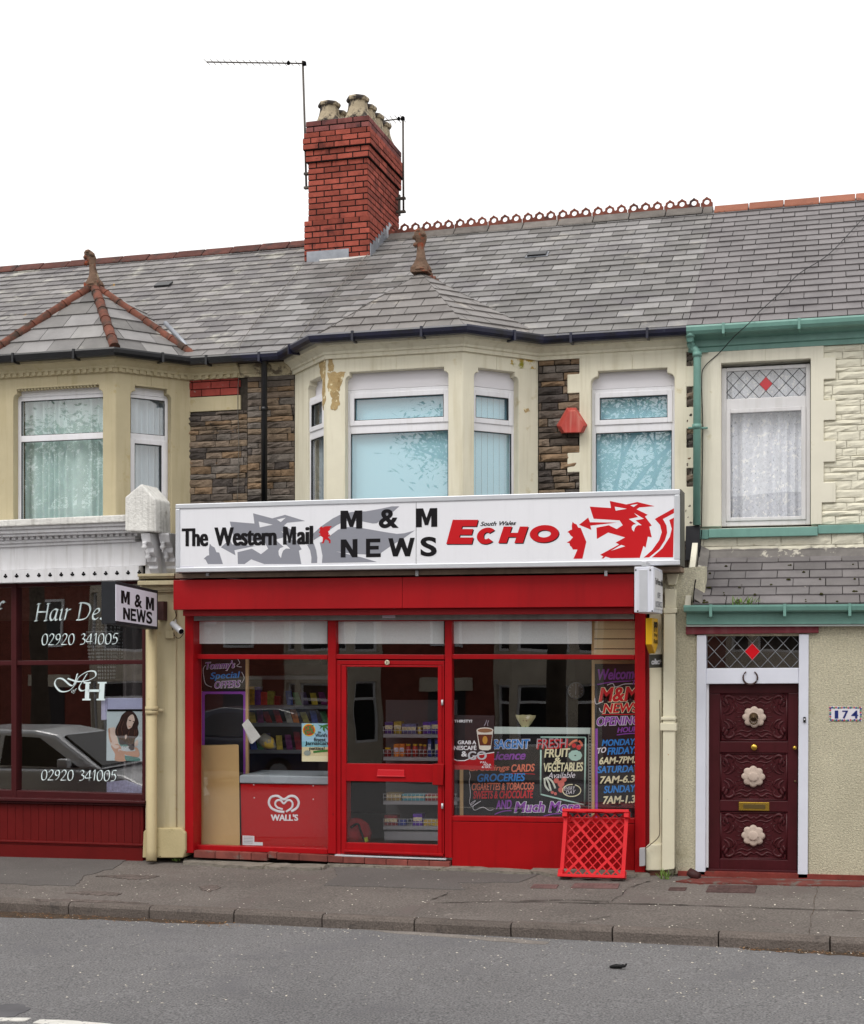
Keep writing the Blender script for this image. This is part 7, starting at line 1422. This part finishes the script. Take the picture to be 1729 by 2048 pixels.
for tier, (rad, zt3_, ln_) in enumerate(((.17, -.12, .34), (.25, -.32, .42), (.12, -.45, .5))):
    for k in range(18):
        a = 2 * pi * k / 18 + tier; p = ct + Vector((rad * cos(a), rad * sin(a), zt3_))
        for j in range(int(ln_ / .045)):
            q_ = p - Vector((rad * .02 * cos(a) * j, 0, j * .045)); mb.lathe([(.002, -.014), (.011, 0), (.002, .014)], q_, 5, smooth=False)
mb.build('crystal_strings', m_cry, ch_); mb = MB()
for rad, z in ((.17, -.11), (.25, -.31), (.12, -.44)): mb.tube([ct + Vector((rad * cos(2 * pi * k / 24), rad * sin(2 * pi * k / 24), z)) for k in range(24)], .006, 6, closed=True)
mb.build('ring', m_alu, ch_)
fl2 = Fr((0, .7, 0)); scn = folds(fl2, X(243, .7), X(292, .7), -.0, 3.2, 0, M('sheer_grey_curtain', '#5f5a5c', .9, .1), None, per=.14, amp=.03, seed=8, name='sheer_curtain'); tag(scn, 'sheer grey curtain at the right of the hairdresser window', 'curtain')

# ================================================================ on the pavement and road
m_iron = M('rusty_cast_iron', '#6b5250', .8, .3, noise=(12, .25), bump=(60, .6, 3, .01)); m_iron_d = M('dark_cast_iron', '#54403e', .8, .3, noise=(12, .3), bump=(60, .6, 3, .01))
def cover(pts, mat, label):
    q = [G(x, y) for x, y in pts]; up_ = Vector((0, 0, .006)); mb = MB().hull8([p + up_ for p in q], [p - Vector((0, 0, .01)) for p in q]); o = tag(mb.build('access_cover', mat, bev=.002), label, 'manhole cover')
    mb = MB()
    for k in range(1, 9):
        for j in range(1, 4):
            a = lerp(lerp(q[0], q[1], k / 9), lerp(q[3], q[2], k / 9), j / 4) + Vector((0, 0, .007)); mb.lathe([(.012, -.002), (.01, .002)], a, 6)
    mb.build('raised_studs', mat, o)
cover([(1068, 1769), (1118, 1770), (1113, 1777), (1061, 1776)], m_iron, 'small rusty cover in the pavement left of the red crate'); cover([(1150, 1767), (1240, 1768), (1236, 1777), (1142, 1776)], m_iron, 'rusty oblong cover in the pavement in front of the red crate'); cover([(1340, 1775), (1374, 1775.5), (1371, 1781), (1337, 1780.5)], m_iron_d, 'little dark cover in the pavement beside the square cream pipe'); cover([(1419, 1771), (1515, 1772), (1510, 1786), (1412, 1784)], m_iron_d, 'dark ribbed cover in the pavement before the maroon door')
b0 = G(1225, 1938, True); rb = MB(); rb.tube([b0 + Vector((-.02, 0, .015)), b0 + Vector((.03, .02, .02)), b0 + Vector((.07, .01, .022)), b0 + Vector((.09, .02, .035))], [.01, .019, .016, .008], 8).tube([b0 + Vector((.06, 0, .02)), b0 + Vector((.1, -.01, .03)), b0 + Vector((.115, .0, .05))], [.009, .011, .007], 7); tag(rb.build('rubber_scrap', m_black), 'black twisted scrap of rubber lying on the road', 'litter')
b1 = G(1388, 1758); tag(MB().tube([b1 + Vector((-.05, .02, .07)), b1 + Vector((-.0, 0, .045)), b1 + Vector((.06, -.02, .03))], [.045, .05, .04], 12).build('pipe_stub', M('dark_red_clay', '#3d2020', .6, .3, noise=(9, .3))), 'dark broken pipe end beside the white door frame', 'pipe')
b2 = G(219, 1820, True); tag(MB().add([b2 + Vector(p) for p in ((-.03, 0, 0), (.03, .01, .01), (.02, .04, .03), (-.02, .03, .045), (0, .015, .06))], [(0, 1, 4), (1, 2, 4), (2, 3, 4), (3, 0, 4)]).build('crumpled_paper', m_white), 'white scrap of crumpled paper against the kerb', 'litter')
R = random.Random(12); mb = MB()
for i in range(1100):
    zone = R.random(); px = R.uniform(-40, 1770)
    if zone < .3: py = 1815 + px * .0485 + abs(R.gauss(0, 10)) + 4; rd = True
    elif zone < .62: py = R.uniform(1835 + px * .047, 2010) ; rd = True
    else: py = R.uniform(1735 + px * .02, 1800 + px * .044); rd = False
    if zone < .3 and R.random() < .5: py = 1824 + px * .0455 + R.uniform(0, 12)
    p = G(px, py, rd) + Vector((0, 0, .005)); s_ = R.uniform(.004, .012); a = R.uniform(0, pi); e1 = Vector((cos(a), sin(a), R.uniform(-.2, .2))) * s_; e2 = Vector((-sin(a), cos(a), R.uniform(-.2, .2))) * s_ * .6
    mb.add([p - e1 - e2, p + e1 - e2 * .5, p + e1 + e2, p - e1 * .6 + e2], [(0, 1, 2, 3)])
tag(mb.build('petal_litter', M('fallen_petals', '#d2cabd', .8, .2, island=.25)), 'pale fallen petals scattered over the road and pavement', 'litter', kind='stuff')
mb = MB()
for i in range(420):
    px = R.choice((R.uniform(-30, 480), R.uniform(1480, 1760))); p = G(px, 1822 + px * .0455 + R.uniform(2, 13), True) + Vector((0, 0, R.uniform(.006, .02))); s_ = R.uniform(.006, .016); a = R.uniform(0, pi); e1 = Vector((cos(a), sin(a), R.uniform(-.5, .5))) * s_; e2 = Vector((-sin(a), cos(a), .2)) * s_ * .4; mb.add([p - e1, p + e2, p + e1, p - e2], [(0, 1, 2, 3)])
tag(mb.build('leaf_litter', M('brown_leaf_litter', '#8a6a4a', .9, .1, island=.4)), 'brown leaf litter gathered along the kerb', 'litter', kind='stuff')
m_weed = M('weed_green', '#6f8a45', .7, .2, island=.3)
def weed(p, n, h_, spread, label, seed):
    R = random.Random(seed); mb = MB()
    for k in range(n):
        a = R.uniform(0, 2 * pi); l = h_ * R.uniform(.5, 1); d = Vector((cos(a) * spread * R.random(), sin(a) * spread * R.random() * .5, l)); w_ = Vector((-sin(a), cos(a), 0)) * h_ * .035
        b_ = p + Vector((R.uniform(-.5, .5) * spread, R.uniform(-.1, .1) * spread, 0)); mb.add([b_ - w_, b_ + w_, b_ + d * .6 + w_ * 1.4, b_ + d, b_ + d * .6 - w_ * 1.4], [(0, 1, 2, 3, 4)])
    tag(mb.build('weed', m_weed), label, 'weed')
weed(P(1486, 1214, -.17), 34, .13, .2, 'feathery green weed sprouting from the teal lower gutter', 1); weed(G(1330, 1760) + Vector((0, .05, 0)), 26, .12, .09, 'tuft of grass at the foot of the square cream pipe', 2)
weed(P(352, 1722, -.05), 20, .06, .1, 'small weed under the plinth of the ochre pier', 3)

# ================================================================ the other side of the street (seen in the glass)
m_obrick = M('opposite_red_brick', '#7d443a', .85, .2, noise=(6, .2), bump=(40, .3)); m_ostone = M('opposite_pale_stone', '#c4baab', .85, .2, noise=(3, .12))
GB = -1.0
def opp_house(x):
    t = thing('red_brick_house', (x, -21.5, GB), 'red brick terraced house with pale stone bay across the street', 'building', 'brick houses across the street'); OY_ = -20.6
    B = Fr((x + 3, OY_, 0), (-1, 0, 0)); zw = GB + 5.4
    MB().box(B, 0, 6, -7, -.02, GB, zw).build('wall', m_obrick, t)
    k = MB(); a = [(OY_ + .25, zw - .05), (OY_ - 3.5, zw + 2.3), (OY_ - 7.3, zw - .05)]; k.add([(x - 3, y, z) for y, z in a] + [(x + 3, y, z) for y, z in a], [(0, 1, 2), (5, 4, 3), (0, 3, 4, 1), (1, 4, 5, 2), (0, 2, 5, 3)]); k.build('roof', M('opposite_slate', '#55524f', .7, .3, noise=(3, .15)), t)
    plan = [(x + 2.4, OY_), (x + 1.75, OY_ + .7), (x + .15, OY_ + .7), (x - .5, OY_)]
    for z0, z1 in ((GB, GB + .75), (GB + 2.35, GB + 3.2), (GB + 4.85, GB + 5.45)): MB().sweep(plan, [(-.3, z0), (0, z0), (0, z1), (-.3, z1)]).build('bay_band', m_ostone, t)
    for i in range(3):
        f, L_ = facet(plan[i], plan[i + 1])
        for z0, z1 in ((GB + .75, GB + 2.35), (GB + 3.2, GB + 4.85)):
            MB().box(f, 0, .14, -.3, 0, z0, z1).box(f, L_ - .14, L_, -.3, 0, z0, z1).build('bay_pier', m_ostone, t); c = MB(); a, b = .14, L_ - .14; zt = z1 - .5
            c.box(f, a, a + .06, -.16, -.08, z0, z1).box(f, b - .06, b, -.16, -.08, z0, z1).box(f, a + .06, b - .06, -.16, -.08, z0, z0 + .06).box(f, a + .06, b - .06, -.16, -.08, z1 - .06, z1).box(f, a + .06, b - .06, -.16, -.08, zt, zt + .07); wd_ = c.build('window', m_white, t); MB().box(f, a + .05, b - .05, -.14, -.13, z0 + .05, z1 - .05).build('pane', M('dark_window_pane', '#1a1c1e', .1, .5), wd_)
    MB().box(B, 4.3, 5.3, -.05, .0, GB, GB + 2.15).build('door', M('dark_door', '#2c2a2c', .5, .3), t); MB().box(B, 4.1, 5.5, -.05, .06, GB + 2.15, GB + 2.5).build('door_lintel', m_ostone, t)
    mb = MB().box(B, 4.35, 5.25, -.05, .04, GB + 3.3, GB + 4.7); w3 = mb.build('window', m_white, t); MB().box(B, 4.42, 5.18, .041, .046, GB + 3.37, GB + 4.63).build('pane', M('dark_window_pane', '#1a1c1e', .1, .5), w3)
    return t
oh = opp_house(-7.9)
for i, dx in enumerate((-6, -12, -18, -24, 6, 12, 18)):
    c = copy_tree(oh); c.location = oh.location + Vector((dx, 0, 0))
def tree(x, y):
    R = random.Random(17); t = thing('street_tree', (x, y, gz(x) - .1), 'leafy street tree on the far pavement', 'tree', 'street trees on the far pavement'); b = Vector((x, y, gz(x) - .1)); wood = MB(); tips = []
    def grow(p, d, l, r, n):
        q = p + d * l; wood.tube([p, p.lerp(q, .5) + Vector((R.uniform(-1, 1), R.uniform(-1, 1), 0)) * l * .04, q], [r, r * .85, r * .7], 7)
        if n == 0: tips.append((q, d)); return
        if n <= 2: tips.append((p.lerp(q, .6), d))
        for _ in range(R.randint(2, 3) + (n > 3)):
            e = (d + Vector((R.uniform(-1, 1), R.uniform(-1, 1), R.uniform(-.25, .6))) * .8).normalized(); grow(q, e, l * R.uniform(.62, .82), r * .62, n - 1)
    grow(b, Vector((.03, .02, 1)), 3.6, .2, 0) if False else None
    wood.tube([b, b + Vector((.02, 0, 2.0)), b + Vector((.08, .05, 4.3))], [.24, .19, .16], 10); top = b + Vector((.08, .05, 4.3))
    for k in range(5): a = k * 1.257; grow(top, Vector((cos(a) * .6, sin(a) * .6, .8)).normalized(), 1.35, .1, 3)
    wood.build('trunk', M('grey_bark', '#4c443c', .9, .1, noise=(5, .3), bump=(20, .8, 4, .03)), t); lv = MB()
    for p, d in tips:
        for _ in range(56):
            c = p + Vector((R.gauss(0, .3), R.gauss(0, .3), R.gauss(-.06, .26))); a = R.uniform(0, 2 * pi); u_ = Vector((cos(a), sin(a), R.uniform(-.9, .1))).normalized() * R.uniform(.05, .095); v_ = u_.cross(Vector((R.uniform(-1, 1), R.uniform(-1, 1), 1))).normalized() * .026; lv.add([c - u_, c + v_, c + u_ * 1.2, c - v_], [(0, 1, 2, 3)])
    lv.build('crown', M('street_leaves', '#5f7d42', .6, .3, island=.4), t); return t
tr = tree(-5.1, -11.9)
for x, y, rz in ((-16.4, -11.6, 2.5), (-23, -11.4, 4.1)):
    c = copy_tree(tr); c.location = (x, y, gz(x) - .1); c.rotation_euler = (0, 0, rz)
def car(x, y, mat, label, flip=1, hatch=True):
    z = road_z(x, y); t = thing('parked_car', (x, y, z), label, 'car'); f = Fr((x, y, z), (flip, 0, 0)); W2_ = .86
    prof = [(-2.05, .3), (-2.1, .55), (-2.05, .85), (-1.85, .95), (.75, .98), (1.5, .9), (1.95, .72), (2.08, .5), (2.05, .3)]
    MB().prism(f, prof, -W2_, W2_).build('body', mat, t, bev=.07, segs=3)
    cab = [(-1.85, .95), (-1.55, 1.42), (-1.2, 1.5), (.0, 1.5), (.35, 1.44), (1.15, .97)]; mb = MB(); n = len(cab)
    vs = [f.at(u, s_ * (W2_ - .03 - (v - .95) * .32), v) for s_ in (1, -1) for u, v in cab]; mb.add(vs, [tuple(range(n)), tuple(range(2 * n - 1, n - 1, -1))] + [(i, n + i, n + (i + 1) % n, (i + 1) % n) for i in range(n)]); mb.build('cabin', mat, t, bev=.05)
    for s_ in (1, -1):
        for pts in ([(-1.6, 1.0), (-1.35, 1.38), (-.55, 1.42), (-.55, 1.0)], [(-.47, 1.0), (-.47, 1.42), (.1, 1.4), (.8, 1.0)]):
            vs = [f.at(u, s_ * (W2_ - .022 - (v - .95) * .32), v) for u, v in pts]; MB().add(vs + [v - f.n * s_ * .02 for v in vs], [(0, 1, 2, 3), (7, 6, 5, 4), (0, 4, 5, 1), (1, 5, 6, 2), (2, 6, 7, 3), (3, 7, 4, 0)]).build('side_window', M('car_glass', '#0b0d0f', .05, .6), t)
    vs = [f.at(.42, .56, 1.41), f.at(.42, -.56, 1.41), f.at(1.1, -.74, 1.01), f.at(1.1, .74, 1.01)]; MB().add([v + f.at(.02, 0, .02) - f.o for v in vs] + [v - f.at(.02, 0, .02) + f.o for v in vs], [(0, 1, 2, 3), (7, 6, 5, 4), (0, 4, 5, 1), (1, 5, 6, 2), (2, 6, 7, 3), (3, 7, 4, 0)]).build('windscreen', M('car_glass', '#0b0d0f', .05, .6), t)
    for ux in (-1.3, 1.32):
        for s_ in (1, -1):
            c = f.at(ux, s_ * (W2_ - .1), .31); wl = MB().lathe([(.2, -.1), (.31, -.1), (.32, 0), (.31, .1), (.2, .1)], c, 24, axis=tuple(f.n)).build('wheel', M('tyre', '#151515', .9, .2), t); MB().lathe([(.2, -.11), (.19, .0), (.2, .11)], c, 24, axis=tuple(f.n)).build('rim', M('wheel_rim', '#9a9da2', .35, .5, metal=.6), wl)
    for s_ in (1, -1): MB().box(f, 1.9, 2.07, s_ * .5, s_ * .78, .62, .76).build('headlight', M('lamp_glass', '#c9cdd2', .1, .6), t, bev=.03); MB().box(f, .55, .72, s_ * .86, s_ * 1.0, 1.0, 1.13).build('door_mirror', mat, t, bev=.03)
    return t
car(-10.9, -3.25, M('silver_car_paint', '#e0e2e6', .3, .5, metal=.25, coat=.5), 'silver hatchback parked at the near kerb left of the view')
car(-11.2, -10.2, M('dark_blue_car_paint', '#1c2740', .25, .5, coat=.6), 'dark blue hatchback parked along the far kerb', -1)
